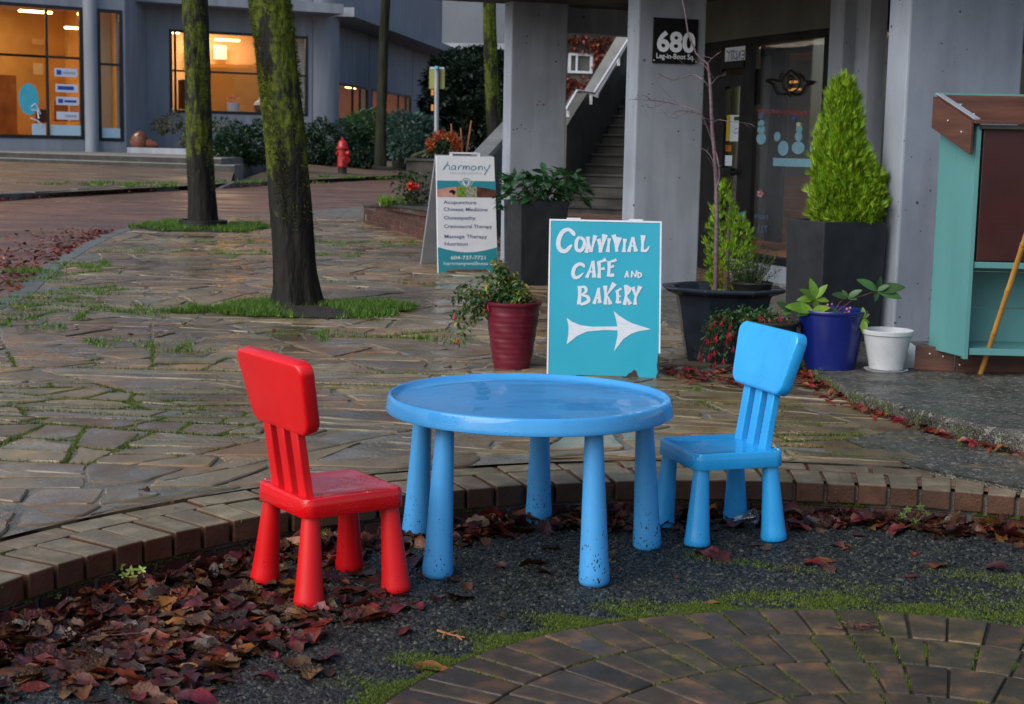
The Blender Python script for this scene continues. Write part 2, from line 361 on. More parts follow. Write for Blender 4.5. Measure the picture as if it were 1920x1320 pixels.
T1 = [aty(-60,294,38.3), aty(412,305,32.9)]
ledge('lower_step', [aty(-60,300,37.5), aty(440,315,32.6)], .555, .1, 1.0, M['step'])
ledge('upper_terrace', [aty(-60,294,38.3), aty(415,305,32.95)], .69, .1, 16.0, M['step'])

# ------------------------------------------------------------------ the pit floor
M['aggregate'] = pmat('exposed aggregate', (.006,.007,.007), (.022,.024,.022), scale=14, rough=(.25,.6), bump=1, bscale=150, bdist=.006, bvor=True, pos=True, c3=(.022,.024,.022),
                      specks=[(110, .30, (.06,.06,.052), None, None)])
struct(polar_sheet('pit_floor', .02, 2.19, M['aggregate'], nr=12, z=lambda x, y: PIT + 0*x))

M['pebble'] = pmat('wet pebbles', (.006,.0065,.0045), (.075,.070,.050), scale=25, rough=(.15,.45), bump=.1, rand=.85, c3=(.022,.025,.023))
t = np.array([[-1,0,0],[1,0,0],[0,-.8,0],[0,.8,0],[0,0,.75],[-.6,-.6,.2],[.6,-.55,.25],[.55,.6,.2],[-.6,.55,.2]], float)
tf = np.array([[0,5,4],[5,2,4],[2,6,4],[6,1,4],[1,7,4],[7,3,4],[3,8,4],[8,0,4]])
n = 46000
th = rng.uniform(.05, PI-.05, n*2); rr = np.sqrt(rng.uniform(R_IN**2, 2.18**2, n*2))
P = np.stack([PC[0]+rr*np.cos(th), PC[1]+rr*np.sin(th), np.full(n*2, PIT-.0005)], -1)
P = P[(P[:,1] > 3.0) & (np.abs(P[:,0]) < .42*P[:,1])][:n]
n = len(P)
V, F = scatter(t, tf, P, eul(rng.uniform(0, 2*PI, n), rng.normal(0,.15,n), rng.normal(0,.15,n)), rng.choice([.003,.004,.0055,.0075], (n,1))*rng.uniform(.8,1.25,(n,3)))
b = MB(); b.add(V, F); tag(b.build('gravel', M['pebble'], smooth=60), 'dark wet pebbles set in the floor of the sunken circle', 'gravel', kind='stuff')

# ------------------------------------------------------------------ bricks of the pit
M['brick_cope'] = pmat('coping brick', (.13,.105,.058), (.23,.185,.115), scale=10, rough=(.4,.7), bump=.7, bscale=110, bdist=.0025, rand=.22, c3=(.15,.12,.075),
                       specks=[(45, .07, (.03,.02,.012), None, None)])
# upright faces darker and redder, tops paler olive-tan: chosen by the face's direction
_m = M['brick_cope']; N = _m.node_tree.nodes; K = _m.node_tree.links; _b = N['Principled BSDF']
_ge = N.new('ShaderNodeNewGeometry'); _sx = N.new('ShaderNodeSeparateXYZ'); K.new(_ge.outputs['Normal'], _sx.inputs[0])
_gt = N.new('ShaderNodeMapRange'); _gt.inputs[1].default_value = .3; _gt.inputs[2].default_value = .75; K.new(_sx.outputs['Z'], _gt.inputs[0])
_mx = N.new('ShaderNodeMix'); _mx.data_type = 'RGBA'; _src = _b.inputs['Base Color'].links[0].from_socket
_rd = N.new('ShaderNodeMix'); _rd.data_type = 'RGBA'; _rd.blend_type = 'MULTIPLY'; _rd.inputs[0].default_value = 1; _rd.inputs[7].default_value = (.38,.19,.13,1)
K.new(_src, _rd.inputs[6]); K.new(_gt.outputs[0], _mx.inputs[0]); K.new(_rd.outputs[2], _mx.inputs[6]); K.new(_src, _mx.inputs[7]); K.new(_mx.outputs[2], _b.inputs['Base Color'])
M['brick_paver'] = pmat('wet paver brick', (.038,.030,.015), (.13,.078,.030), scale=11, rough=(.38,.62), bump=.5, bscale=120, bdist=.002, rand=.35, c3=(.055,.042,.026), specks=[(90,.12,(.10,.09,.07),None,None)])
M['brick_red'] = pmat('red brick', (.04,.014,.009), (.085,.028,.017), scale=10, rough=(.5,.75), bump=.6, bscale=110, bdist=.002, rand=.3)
coping = struct(MB().add(*(lambda s: (s[0], s[1]))((lambda n=120: (
    [(PC[0]+r*math.cos(PI*k/n*1.16-.25), PC[1]+r*math.sin(PI*k/n*1.16-.25), z) for k in range(n+1) for (r, z) in ((2.222, PIT-.02), (2.222, -.012), (2.50, -.012), (2.50, PIT-.02))],
    [(k*4+i, k*4+i+1, (k+1)*4+i+1, (k+1)*4+i) for k in range(n) for i in range(3)]))())).build('pit_wall', M['mortar']))
def ringbrick(par, th, r0, r1, w, z0, z1, m, tilt=.003):
    c, s_ = math.cos(th), math.sin(th); er = np.array([c, s_, 0]); et = np.array([-s_, c, 0])
    jr = random.uniform(-.002,.002); jz = random.uniform(-tilt, tilt)*.7
    o = np.array([PC[0], PC[1], 0]) + er*(r0+jr) - et*w/2 + np.array([0,0,z0])
    wi = w*(r0/r1) if r1-r0 > .12 else w*.97; j = [random.uniform(-.0015,.0015) for _ in range(8)]
    q = [o*0+np.array([PC[0],PC[1],0])+er*(rr+jr+j[i])+et*(s2*ww/2+j[i+4]) for i, (rr, s2, ww) in enumerate(((r0,-1,wi),(r1,-1,w),(r1,1,w),(r0,1,wi)))]
    tz = [random.uniform(-tilt,tilt)*.4 for _ in range(2)]; zt_ = [z1+jz, z1+jz+tz[0], z1+jz+tz[0]+tz[1], z1+jz+tz[1]]
    V = [(a[0],a[1],z0) for a in q]+[(a[0],a[1],zz) for a, zz in zip(q, zt_)]
    MB().add(V, [(0,3,2,1),(4,5,6,7),(0,1,5,4),(1,2,6,5),(2,3,7,6),(3,0,4,7)]).build('brick', m, par, bevel=.0045)
TH0, TH1 = math.radians(8), math.radians(166)
pitch = .1005/R_OUT; k = 0; th = TH0
while th < TH1:
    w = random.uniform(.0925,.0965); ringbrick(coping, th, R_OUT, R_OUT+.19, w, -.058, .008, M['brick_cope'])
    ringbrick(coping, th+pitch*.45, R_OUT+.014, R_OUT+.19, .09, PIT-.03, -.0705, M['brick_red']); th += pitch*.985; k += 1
th = TH0; p2 = .212/(R_OUT+.245)
while th < TH1:
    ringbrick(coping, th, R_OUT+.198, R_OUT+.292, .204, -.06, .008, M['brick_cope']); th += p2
# radial pavers of the inner circle
inner = struct(polar_sheet('inner_paving', .02, R_IN, M['soil'], nr=6, z=lambda x, y: PIT + .004 + 0*x))
for row in range(4):
    ro = R_IN - .012 - row*.2; ri = ro-.193; th = math.radians(15) + row*.03
    while th < math.radians(165):
        w = random.choice([.094,.094,.094,.118,.07])
        P = PC + np.array([math.cos(th), math.sin(th)])*(ro-.1)
        if P[1] > 2.9 and abs(P[0]) < .42*P[1]+.1: ringbrick(inner, th + w/2/ro, ri, ro, w, PIT-.03, PIT+.012, M['brick_paver'], .002)
        th += (w+.007)/ro
# ------------------------------------------------------------------ irregular flagstones: cells of a jittered net, each cut and chipped
def clip(poly, a, n):                                     # keep the side where (p-a).n <= 0
    out = []; m_ = len(poly)
    for i in range(m_):
        p, q = poly[i], poly[(i+1) % m_]; dp = (p[0]-a[0])*n[0]+(p[1]-a[1])*n[1]; dq = (q[0]-a[0])*n[0]+(q[1]-a[1])*n[1]
        if dp <= 0: out.append(p)
        if (dp < 0 < dq) or (dq < 0 < dp):
            t_ = dp/(dp-dq); out.append((p[0]+(q[0]-p[0])*t_, p[1]+(q[1]-p[1])*t_))
    return out
SLABpts = [(1.41,7.33),(1.42,6.9),(1.44,6.35),(1.53,5.95),(1.69,5.52),(1.95,5.05),(2.6,4.3)]
def inside(x, y):
    r = math.hypot(x-PC[0], y-PC[1])
    if r < 1.95: return False
    t_ = math.atan2(y-PC[1], x-PC[0])
    if r > kerb_R(t_): return False
    for (a, c) in zip(SLABpts[:-1], SLABpts[1:]):
        if min(a[1], c[1]) <= y <= max(a[1], c[1]):
            xx = a[0] + (c[0]-a[0])*(y-a[1])/(c[1]-a[1])
            if x > xx + .12: return False
    return True
sr = random.Random(11)
def parea(p): return .5*abs(sum(p[j][0]*p[(j+1)%len(p)][1]-p[(j+1)%len(p)][0]*p[j][1] for j in range(len(p))))
cells = []
def split(p, depth=0):
    A = parea(p); cx = sum(q[0] for q in p)/len(p); cy = sum(q[1] for q in p)/len(p)
    far = min(1, max(0, (cy-7.5)/8)); tgt = (.042 if 5.6 < cy < 7.2 else .062) + .09*far
    if A < tgt*sr.uniform(.55, 2.0) or depth > 14: cells.append(p); return
    w_ = max(q[0] for q in p)-min(q[0] for q in p); h_ = max(q[1] for q in p)-min(q[1] for q in p)
    el = sr.uniform(1.15, 2.5) if not (5.6 < cy < 6.9) else sr.uniform(2.2, 4.5)
    a = math.radians(90+sr.gauss(0, 24)) if w_ > h_*el else math.radians(sr.gauss(0, 8)+4*math.sin(cy*2))
    if depth > 4 and sr.random() < .12: a = math.radians(sr.uniform(20, 160))
    x_ = cx+sr.uniform(-.16, .16)*w_; y_ = cy+sr.uniform(-.16, .16)*h_; n_ = (-math.sin(a), math.cos(a))
    for sg in (1, -1):
        q = clip(p, (x_, y_), (n_[0]*sg, n_[1]*sg))
        if len(q) >= 3: split(q, depth+1)
split([(-9,2.6),(7,2.6),(7,21.6),(-9,21.6)])
stones = []; joints = []
for poly in cells:
    cx = sum(q[0] for q in poly)/len(poly); cy = sum(q[1] for q in poly)/len(poly)
    if not inside(cx, cy) or abs(cx) > .40*cy+.6 or cy < 3.0: continue
    full = [np.array(q) for q in poly]
    for j in range(len(full)): joints.append((full[j], full[(j+1) % len(full)]))
    ccw = sum(poly[j][0]*poly[(j+1)%len(poly)][1]-poly[(j+1)%len(poly)][0]*poly[j][1] for j in range(len(poly))) > 0
    src = list(poly)
    for j in range(len(src)):                              # joints, each side of its own width
        a, c = np.array(src[j]), np.array(src[(j+1) % len(src)]); e = c-a; L = np.linalg.norm(e)
        if L < 1e-6: continue
        nn = np.array([e[1], -e[0]])/L*(1 if ccw else -1); gap = sr.uniform(.001, .006) + (.014 if sr.random() < .12 else 0)
        tw = sr.gauss(0, .035); nn = np.array([nn[0]*math.cos(tw)-nn[1]*math.sin(tw), nn[0]*math.sin(tw)+nn[1]*math.cos(tw)])
        poly = clip(poly, (a+c)/2 - nn*(gap+abs(tw)*L*.18), nn)
        if len(poly) < 3: break
    if len(poly) < 3: continue
    if sr.random() < .5:                                   # a knocked-off corner
        j = sr.randrange(len(poly)); v = np.array(poly[j]); c0 = np.array([cx, cy]); d = v-c0; L = np.linalg.norm(d)
        if L > .1: 
            a = math.atan2(d[1], d[0])+sr.gauss(0,.35); nn = np.array([math.cos(a), math.sin(a)]); poly = clip(poly, c0+d*(1-sr.uniform(.03,.09)/L), nn)
    r0_ = math.hypot(cx-PC[0], cy-PC[1]); v = np.array([cx-PC[0], cy-PC[1]])/r0_
    if r0_ < 3.3:
        for da in (-.05, .05):
            vv = np.array([v[0]*math.cos(da)-v[1]*math.sin(da), v[0]*math.sin(da)+v[1]*math.cos(da)]); poly = clip(poly, PC + vv*(R_OUT+.298), -vv)
            if len(poly) < 3: break
    for a, c in zip(K1[:-1], K1[1:]):
        if len(poly) < 3: break
        e = c-a; Le = np.linalg.norm(e); e = e/Le; w_ = np.array([cx, cy])-a; al = w_@e
        if -.1 < al < Le+.1:
            n_ = w_ - e*al; ln = np.linalg.norm(n_)
            if ln < .9: poly = clip(poly, a + n_/ln*.03, -n_/ln)
    if len(poly) < 3 or parea(poly) < .004: continue
    if not ccw: poly = poly[::-1]
    out = []
    for j in range(len(poly)):
        p, q2 = np.array(poly[j]), np.array(poly[(j+1) % len(poly)]); e = q2-p; L = np.linalg.norm(e)
        if L < .012: continue
        k = max(1, min(6, int(L/.06))); nrm = np.array([e[1], -e[0]])/L; bow = sr.gauss(0, .004)
        out.append(p + e*min(.25, sr.uniform(.008,.02)/L))
        for t_ in range(1, k): out.append(p + e*(t_/k+sr.uniform(-.1,.1)/k) + nrm*(sr.gauss(0, .0035)+bow) - nrm*.002)
        out.append(q2 - e*min(.25, sr.uniform(.008,.02)/L))
    if len(out) < 4: continue
    out = np.array(out); stones.append((out.mean(0), out, parea(poly)))
M['stone'] = pmat('flagstone', (.135,.092,.046), (.29,.200,.105), scale=5, rough=(.12,.5), bump=.6, bscale=45, bdist=.003, rand=.26, stretch=(1.2,.7,1), c3=(.185,.145,.090), rscale=2.2, bias=(.3,.7),
                  specks=[(60, .05, (.03,.025,.02), None, None)])
# rust bloom on some stones
_m = M['stone']; N = _m.node_tree.nodes; K = _m.node_tree.links; _b = N['Principled BSDF']
_n = N.new('ShaderNodeTexNoise'); _n.inputs['Scale'].default_value = 1.6; _n.inputs['Detail'].default_value = 6; _ge = N.new('ShaderNodeNewGeometry'); K.new(_ge.outputs['Position'], _n.inputs['Vector'])
_mr = N.new('ShaderNodeMapRange'); _mr.inputs[1].default_value = .5; _mr.inputs[2].default_value = .68; _mr.inputs[4].default_value = .7; K.new(_n.outputs[0], _mr.inputs[0])
_mx = N.new('ShaderNodeMix'); _mx.data_type = 'RGBA'; _mx.blend_type = 'MULTIPLY'; _mx.inputs[7].default_value = (1.1,.66,.38,1); _src = _b.inputs['Base Color'].links[0].from_socket
K.new(_mr.outputs[0], _mx.inputs[0]); K.new(_src, _mx.inputs[6])
_n2 = N.new('ShaderNodeTexNoise'); _n2.inputs['Scale'].default_value = .55; _n2.inputs['Detail'].default_value = 3; K.new(_ge.outputs['Position'], _n2.inputs['Vector'])
_m2 = N.new('ShaderNodeMapRange'); _m2.inputs[1].default_value = .42; _m2.inputs[2].default_value = .6; _m2.inputs[3].default_value = .62; _m2.inputs[4].default_value = 1.1; K.new(_n2.outputs[0], _m2.inputs[0])
_h = N.new('ShaderNodeHueSaturation'); K.new(_m2.outputs[0], _h.inputs['Value']); K.new(_mx.outputs[2], _h.inputs['Color']); K.new(_h.outputs[0], _b.inputs['Base Color'])

def stone_mesh(b, c0, out, rnd):
    n_ = len(out); zt = .0190 + rnd.uniform(-.003, .003); tx, ty = rnd.gauss(0, .003), rnd.gauss(0, .004)
    def zz(p, base): return base + (p[0]-c0[0])*tx + (p[1]-c0[1])*ty + float(g(p[0], p[1]))
    ins = out + (c0-out)/np.maximum(np.linalg.norm(c0-out, axis=1), .02)[:, None]*.006
    in2 = c0 + (out-c0)*.6
    V = [(p[0], p[1], zz(p, -.02)) for p in out] + [(p[0], p[1], zz(p, zt-.004+rnd.gauss(0,.0008))) for p in out] + \
        [(p[0], p[1], zz(p, zt+rnd.gauss(0,.0006))) for p in ins] + [(p[0], p[1], zz(p, zt+rnd.gauss(0,.0012))) for p in in2] + [(c0[0], c0[1], zz(c0, zt+.001))]
    F = [(i, (i+1)%n_, n_+(i+1)%n_, n_+i) for i in range(n_)] + [(n_+i, n_+(i+1)%n_, 2*n_+(i+1)%n_, 2*n_+i) for i in range(n_)] + \
        [(2*n_+i, 2*n_+(i+1)%n_, 3*n_+(i+1)%n_, 3*n_+i) for i in range(n_)] + [(3*n_+i, 3*n_+(i+1)%n_, 4*n_) for i in range(n_)]
    b.add(V, F)
plaza = struct(polar_sheet('plaza', 2.40, 2.52, M['mortar'], nr=3, z=lambda x, y: g(x, y) - .012))
def show(c0, A): return A / (c0[1]**3) * (1 if abs(c0[0]) < .345*c0[1] + .25 else .05)
stones.sort(key=lambda s_: -show(s_[0], s_[2]))
rest = MB(); srn = random.Random(5)
for i, (c0, out, A) in enumerate(stones):
    if i < 300:
        b = MB(); stone_mesh(b, c0, out, srn); b.build('flagstone', M['stone'], plaza, smooth=28)
    else: stone_mesh(rest, c0, out, srn)
if rest.n:
    o = rest.build('far_flagstones', M['stone'], plaza, smooth=28); o['kind'] = 'stuff'

# exposed-aggregate slab on the right, and the flat concrete apron before it
M['slab'] = pmat('slab aggregate', (.035,.034,.028), (.085,.08,.068), scale=6, rough=(.25,.6), bump=1, bscale=110, bdist=.004, bvor=True, pos=True, specks=[(95, .42, (.17,.165,.14), None, None), (60, .22, (.012,.012,.01), None, None)])
def slab_z(x, y): return .095 - .06*min(1, max(0, (y-5.6)/1.9))
sp = SLABpts + [(9,3.6),(9,11.6),(1.05,11.3),(.9,9.2),(1.25,7.7)]
b = MB(); n_ = len(sp)
V = [(x, y, slab_z(x, y)) for x, y in sp] + [(x, y, -.1) for x, y in sp]
b.add(V, [tuple(range(n_-1,-1,-1))[::-1] if False else tuple(reversed(range(n_)))] + [(i, (i+1)%n_, n_+(i+1)%n_, n_+i) for i in range(n_)])
slab_o = b.build('pavement_slab', M['slab']); struct(slab_o)
bm_ = slab_o.modifiers.new('bevel', 'BEVEL'); bm_.width = .02; bm_.segments = 3; bm_.limit_method = 'ANGLE'
ap = [atz(x, y, 0)[:2] for x, y in [(1586,834),(1660,822),(1735,813),(1800,836),(1880,868),(1960,905),(1960,935),(1858,915),(1760,895),(1716,886),(1650,862)]]
b = MB(); n_ = len(ap); b.add([(x, y, .022) for x, y in ap] + [(x, y, -.02) for x, y in ap], [tuple(range(n_))] + [(i, (i+1)%n_, n_+(i+1)%n_, n_+i) for i in range(n_)])
struct(b.build('concrete_apron', M['slab'], bevel=.006))

# ------------------------------------------------------------------ moss and grass
M['moss'] = leafmat('moss', (.04,.075,.003), (.12,.17,.008), rand=.4, rough=(.5,.7), trans=.15, scale=14)
M['grass'] = leafmat('grass', (.04,.10,.010), (.12,.24,.02), rand=.6, rough=(.4,.6), trans=.3, scale=8)
blade = np.array([[-.5,0,0],[.5,0,0],[.12,.25,.62],[-.12,.25,.62],[0,.7,1.0]]); bladeF = np.array([[0,1,2],[0,2,3],[3,2,4]])
def tufts(name, P, h, w, m, label, cat, lean=.5):
    P = np.array(P, float); n_ = len(P)
    sc = np.stack([np.full(n_, w)*rng.uniform(.7,1.3,n_), h*rng.uniform(.5,1.2,n_), h*rng.uniform(.5,1.25,n_)], -1)
    V, F = scatter(blade, bladeF, P, eul(rng.uniform(0,2*PI,n_), rng.normal(0,lean*.4,n_), rng.normal(0,lean,n_)), sc)
    b = MB(); b.add(V, F); return tag(b.build(name, m), label, cat, kind='stuff')
# moss band round the inner pavers, spreading to the right
n = 190000
th = rng.uniform(.05, 2.9, n); dr = np.abs(rng.normal(0, .06, n)) * (1 + 3.4*np.clip((1.9-th)/1.5, 0, 1))
r_ = R_IN + .0 + dr
far_ = rng.random(n) < .5; r_ = np.where(far_ & (th < 1.75), R_IN + rng.uniform(.05,.62,n), r_)
P = np.stack([PC[0]+r_*np.cos(th), PC[1]+r_*np.sin(th), np.full(n, PIT)], -1)
fn = np.sin(P[:,0]*11+np.sin(P[:,1]*9)*2)+np.sin(P[:,1]*19+P[:,0]*4); dr = np.where(far_ & (th < 1.75), np.where(fn + rng.normal(0,.35,n) > .25+(P[:,1]-PC[1]-R_IN)*2.6-.5*(P[:,0]-.8), .0, 9.0), dr)
nz = np.sin(P[:,0]*23+np.sin(P[:,1]*17)*2)+np.sin(P[:,1]*31+P[:,0]*9)+rng.normal(0,.6,n)
keep = (P[:,1] > 3.0) & (np.abs(P[:,0]) < .42*P[:,1]) & ((dr < .018) | (nz > .25)) & (dr < 5) & (rng.random(n) < np.clip(1.25-(th-1.3)*.42,.35,1))
tufts('moss_band', P[keep][:120000], .0075, .0042, M['moss'], 'bright green moss along the rim of the dark brick circle', 'moss')
# moss in the joints of the pavers and of the coping
P = []
for row in range(4):
    rr_ = R_IN-.012-row*.2-.2+.004
    for _ in range(1500):
        t_ = random.uniform(.5, 2.6)
        if math.sin(t_*9+row*2)+math.sin(t_*23) > .35: P.append((PC[0]+(rr_+random.gauss(0,.004))*math.cos(t_), PC[1]+(rr_+random.gauss(0,.004))*math.sin(t_), PIT+.006))
for o in inner.children:
    me = o.data; c = [0,0,0]
    for v in me.vertices[:4]: c = [c[j]+v.co[j]/4 for j in range(3)]
    if random.random() < .62:
        a, q = me.vertices[0].co, me.vertices[1].co
        d = Vector((q.x-a.x, q.y-a.y, 0)); 
        L0, L1 = random.random()*.5, .5+random.random()*.5
        for _ in range(130):
            s_ = random.uniform(L0, L1); P.append((a.x+d.x*s_+random.gauss(0,.0035), a.y+d.y*s_+random.gauss(0,.0035), PIT+.007))
tufts('joint_moss', P, .009, .003, M['moss'], 'green moss growing in the joints of the dark brick circle', 'moss')
P = []
for k in range(9000):
    t_ = random.uniform(TH0, TH1)
    if math.sin(t_*13)+math.sin(t_*31+1) > .1:
        P.append((PC[0]+(R_OUT+random.uniform(.002,.02))*math.cos(t_), PC[1]+(R_OUT+random.uniform(.002,.02))*math.sin(t_), random.choice([-.068,-.066,-.064])))
    if math.sin(t_*17)+math.sin(t_*7+1) > .9: P.append((PC[0]+(R_OUT+.194+random.gauss(0,.003))*math.cos(t_), PC[1]+(R_OUT+.194+random.gauss(0,.003))*math.sin(t_), .0))
th = TH0; k = 0
while th < TH1:
    if random.random() < .35:
        t2 = th+pitch/2
        for _ in range(110):
            r2 = R_OUT + random.uniform(-.001,.19); P.append((PC[0]+r2*math.cos(t2)+random.gauss(0,.003), PC[1]+r2*math.sin(t2)+random.gauss(0,.003), random.uniform(-.004,.002)))
    th += pitch
tufts('slab_moss', [(a[0]+(c[0]-a[0])*t_-.012+random.gauss(0,.012), a[1]+(c[1]-a[1])*t_, random.uniform(.0,.075)) for (a, c) in zip(SLABpts[:-2], SLABpts[1:-1]) for t_ in np.random.default_rng(3).random(900) if math.sin(t_*9+a[1]*5)+math.sin(t_*23) > .2], .010, .004, M['moss'], 'moss on the edge of the aggregate pavement slab', 'moss')
tufts('coping_moss', P, .010, .003, M['moss'], 'moss in the joints of the brick edge round the pit', 'moss')
# grass and moss between flagstones, only where it grows in the photograph
zones = [(-1.75,5.6,.85,.9,.9),(-.9,6.5,.8,.25,.5),(-2.0,7.4,.8,.5,.5),(-2.95,9.6,.28,1.2,.7),(-3.6,12,.3,1.2,.8),(-.35,6.35,.2,.2,.5),(-1.6,6.95,1.3,.12,.55),(-2.9,9.0,.5,.25,.6),(-.75,8.3,.5,.25,.5),(-2.3,9.3,.4,.3,.5),(-.9,11.4,.7,.2,.35),(-1.2,16.0,2.2,.5,.35),(.8,6.4,.35,.3,.5),(1.25,5.6,.3,.4,.7),(-2.6,14.2,1.2,.4,.5)]
P = []; P2 = []
for a, c in joints:
    mx_, my_ = (a+c)/2
    for (zx, zy, ax, ay, pr_) in zones:
        if ((mx_-zx)/ax)**2+((my_-zy)/ay)**2 < 1:
            if (hash((round(float(mx_),3), round(float(my_),3))) % 1000)/1000. < pr_:
                L = np.linalg.norm(c-a); nb = int(L*(420 if my_ < 7.5 else 240))
                big = my_ > 7.5
                for _ in range(nb):
                    s_ = random.random(); p = a+(c-a)*s_
                    (P2 if big else P).append((p[0]+random.gauss(0,.006 if not big else .02), p[1]+random.gauss(0,.006 if not big else .02), float(g(p[0],p[1]))+.012))
            break
tufts('paving_moss', P, .016, .004, M['moss'], 'moss and small grass in the joints of the near flagstones', 'moss')
if P2: tufts('joint_grass', P2, .035, .007, M['grass'], 'grass tufts between the flagstones farther back', 'grass')
# ------------------------------------------------------------------ children's table and chairs
def plastic(name, c1, c2, top=False):
    return pmat(name, c1, c2, scale=3, rough=(.32,.46), bump=.06, bscale=220, bdist=.0008, coat=0, rscale=7, bvor=False)
def wet(name, c1, c2, th0=.40, th1=.56, drops=True):
    """plastic under rain water: smooth film in places, beads in others"""
    m = pmat(name, c1, c2, scale=3, rough=(.25,.35), bump=0, coat=0)
    N = m.node_tree.nodes; K = m.node_tree.links; b = N['Principled BSDF']
    tc = N.new('ShaderNodeTexCoord'); no = N.new('ShaderNodeTexNoise'); no.inputs['Scale'].default_value = 5.5; no.inputs['Detail'].default_value = 5; no.inputs['Distortion'].default_value = .6
    mp = N.new('ShaderNodeMapping'); mp.inputs['Scale'].default_value = (.8,1.6,1); K.new(tc.outputs['Object'], mp.inputs[0]); K.new(mp.outputs[0], no.inputs['Vector'])
    mr = N.new('ShaderNodeMapRange'); mr.inputs[1].default_value = th0+.08; mr.inputs[2].default_value = th0+.13; K.new(no.outputs[0], mr.inputs[0])
    rr = N.new('ShaderNodeMapRange'); rr.inputs[3].default_value = .22; rr.inputs[4].default_value = .03; K.new(mr.outputs[0], rr.inputs[0]); K.new(rr.outputs[0], b.inputs['Roughness'])
    b.inputs['Coat Weight'].default_value = .0
    vo = N.new('ShaderNodeTexVoronoi'); vo.inputs['Scale'].default_value = 150; K.new(tc.outputs['Object'], vo.inputs['Vector'])
    dr = N.new('ShaderNodeMapRange'); dr.inputs[1].default_value = .12; dr.inputs[2].default_value = .34; dr.inputs[3].default_value = 1; dr.inputs[4].default_value = 0; dr.interpolation_type = 'SMOOTHSTEP'; K.new(vo.outputs['Distance'], dr.inputs[0])
    nv = N.new('ShaderNodeTexNoise'); nv.inputs['Scale'].default_value = 9; K.new(tc.outputs['Object'], nv.inputs['Vector'])
    nm = N.new('ShaderNodeMapRange'); nm.inputs[1].default_value = .47; nm.inputs[2].default_value = .55; K.new(nv.outputs[0], nm.inputs[0])
    mu = N.new('ShaderNodeMath'); mu.operation = 'MULTIPLY'; K.new(dr.outputs[0], mu.inputs[0]); K.new(nm.outputs[0], mu.inputs[1])
    b1 = N.new('ShaderNodeBump'); b1.inputs['Strength'].default_value = .8 if drops else .2; b1.inputs['Distance'].default_value = .0012; K.new(mu.outputs[0], b1.inputs['Height'])
    b2 = N.new('ShaderNodeBump'); b2.inputs['Strength'].default_value = .12; b2.inputs['Distance'].default_value = .0008; K.new(mr.outputs[0], b2.inputs['Height']); K.new(b1.outputs[0], b2.inputs['Normal'])
    rn = N.new('ShaderNodeTexNoise'); rn.inputs['Scale'].default_value = 11; rn.inputs['Detail'].default_value = 1.5; rm = N.new('ShaderNodeMapping'); rm.inputs['Scale'].default_value = (1,.5,1); K.new(tc.outputs['Object'], rm.inputs[0]); K.new(rm.outputs[0], rn.inputs['Vector'])
    rx = N.new('ShaderNodeMath'); rx.operation = 'MULTIPLY'; K.new(rn.outputs[0], rx.inputs[0]); K.new(mr.outputs[0], rx.inputs[1])
    b3 = N.new('ShaderNodeBump'); b3.inputs['Strength'].default_value = .22; b3.inputs['Distance'].default_value = .0025; K.new(rn.outputs[0], b3.inputs['Height']); K.new(b2.outputs[0], b3.inputs['Normal'])
    K.new(b3.outputs[0], b.inputs['Normal'])
    return m
MUD = (.012,.010,.008)
BL1, BL2 = (.046,.29,.64), (.065,.35,.75)
CB1, CB2 = (.019,.32,.72), (.028,.385,.83)
RD1, RD2 = (.58,.003,.006), (.72,.005,.010)
def legmat(name, a, c, zlo, zhi, amt=.1):
    return pmat(name, a, c, scale=3, rough=(.3,.45), bump=.05, bscale=200, bdist=.001, specks=[(170, amt*2.2, MUD, zlo, zhi), (95, amt*1.5, MUD, zlo, zhi)], stretch=(1,1,.55))
M['blue_wet'] = wet('wet blue plastic', BL1, BL2, .37, .5); M['blue'] = plastic('blue plastic', BL1, BL2); M['blue_leg'] = legmat('blue leg plastic', BL1, BL2, 0, .3, .125)
M['cyan_wet'] = wet('wet bright blue plastic', CB1, CB2, .36, .5); M['cyan'] = wet('rain-beaded bright blue plastic', CB1, CB2, .62, .7); M['cyan_leg'] = legmat('bright blue leg plastic', CB1, CB2, 0, .2, .07)
M['red_wet'] = wet('wet red plastic', RD1, RD2, .38, .5); M['red'] = plastic('red plastic', RD1, RD2); M['red_leg'] = legmat('red leg plastic', RD1, RD2, 0, .2, .07)
M['black_rubber'] = pmat('dark leg insert', (.01,.01,.012), (.02,.02,.022), rough=(.5,.7))
def cone_leg(base, top, r0, r1, n=40):
    base, top = np.array(base, float), np.array(top, float)
    k = [0, .012, .03, .08] + list(np.linspace(.16, 1, 8)); rr = [r0*.80, r0*.94, r0, r0*.995] + [r0+(r1-r0)*((x-.0))**.92 for x in k[4:]]
    b = MB(); b.tube([base+(top-base)*x for x in k], rr, n); return b
# round table
tx, ty = .0537, 4.294
table = thing('round_table', "round blue plastic children's table with a wet top and five mud-flecked conical legs", 'table', (tx, ty, PIT))
b = MB()
prof = [(.0005,.4665),(.20,.466),(.33,.4655),(.385,.4670),(.397,.4700),(.404,.4755),(.4085,.4795),(.4125,.4808),(.4165,.4795),(.4190,.475),(.4215,.462),(.4240,.445),(.4248,.4375),(.4238,.4335),(.4195,.4315),(.4155,.434),(.412,.455),(.40,.458),(.0005,.458)]
b.lathe([(r, z) for r, z in prof], (0,0,0), 128); b.build('tabletop', M['blue_wet'], table, local=True, smooth=50)
for k in range(5):
    a = math.radians(11.7+72*k); c, s_ = math.cos(a), math.sin(a)
    cone_leg((.376*c,.376*s_,0), (.352*c,.352*s_,.457), .0435, .0245).build('leg', M['blue_leg'], table, local=True, smooth=40)
table.scale = (.968,)*3
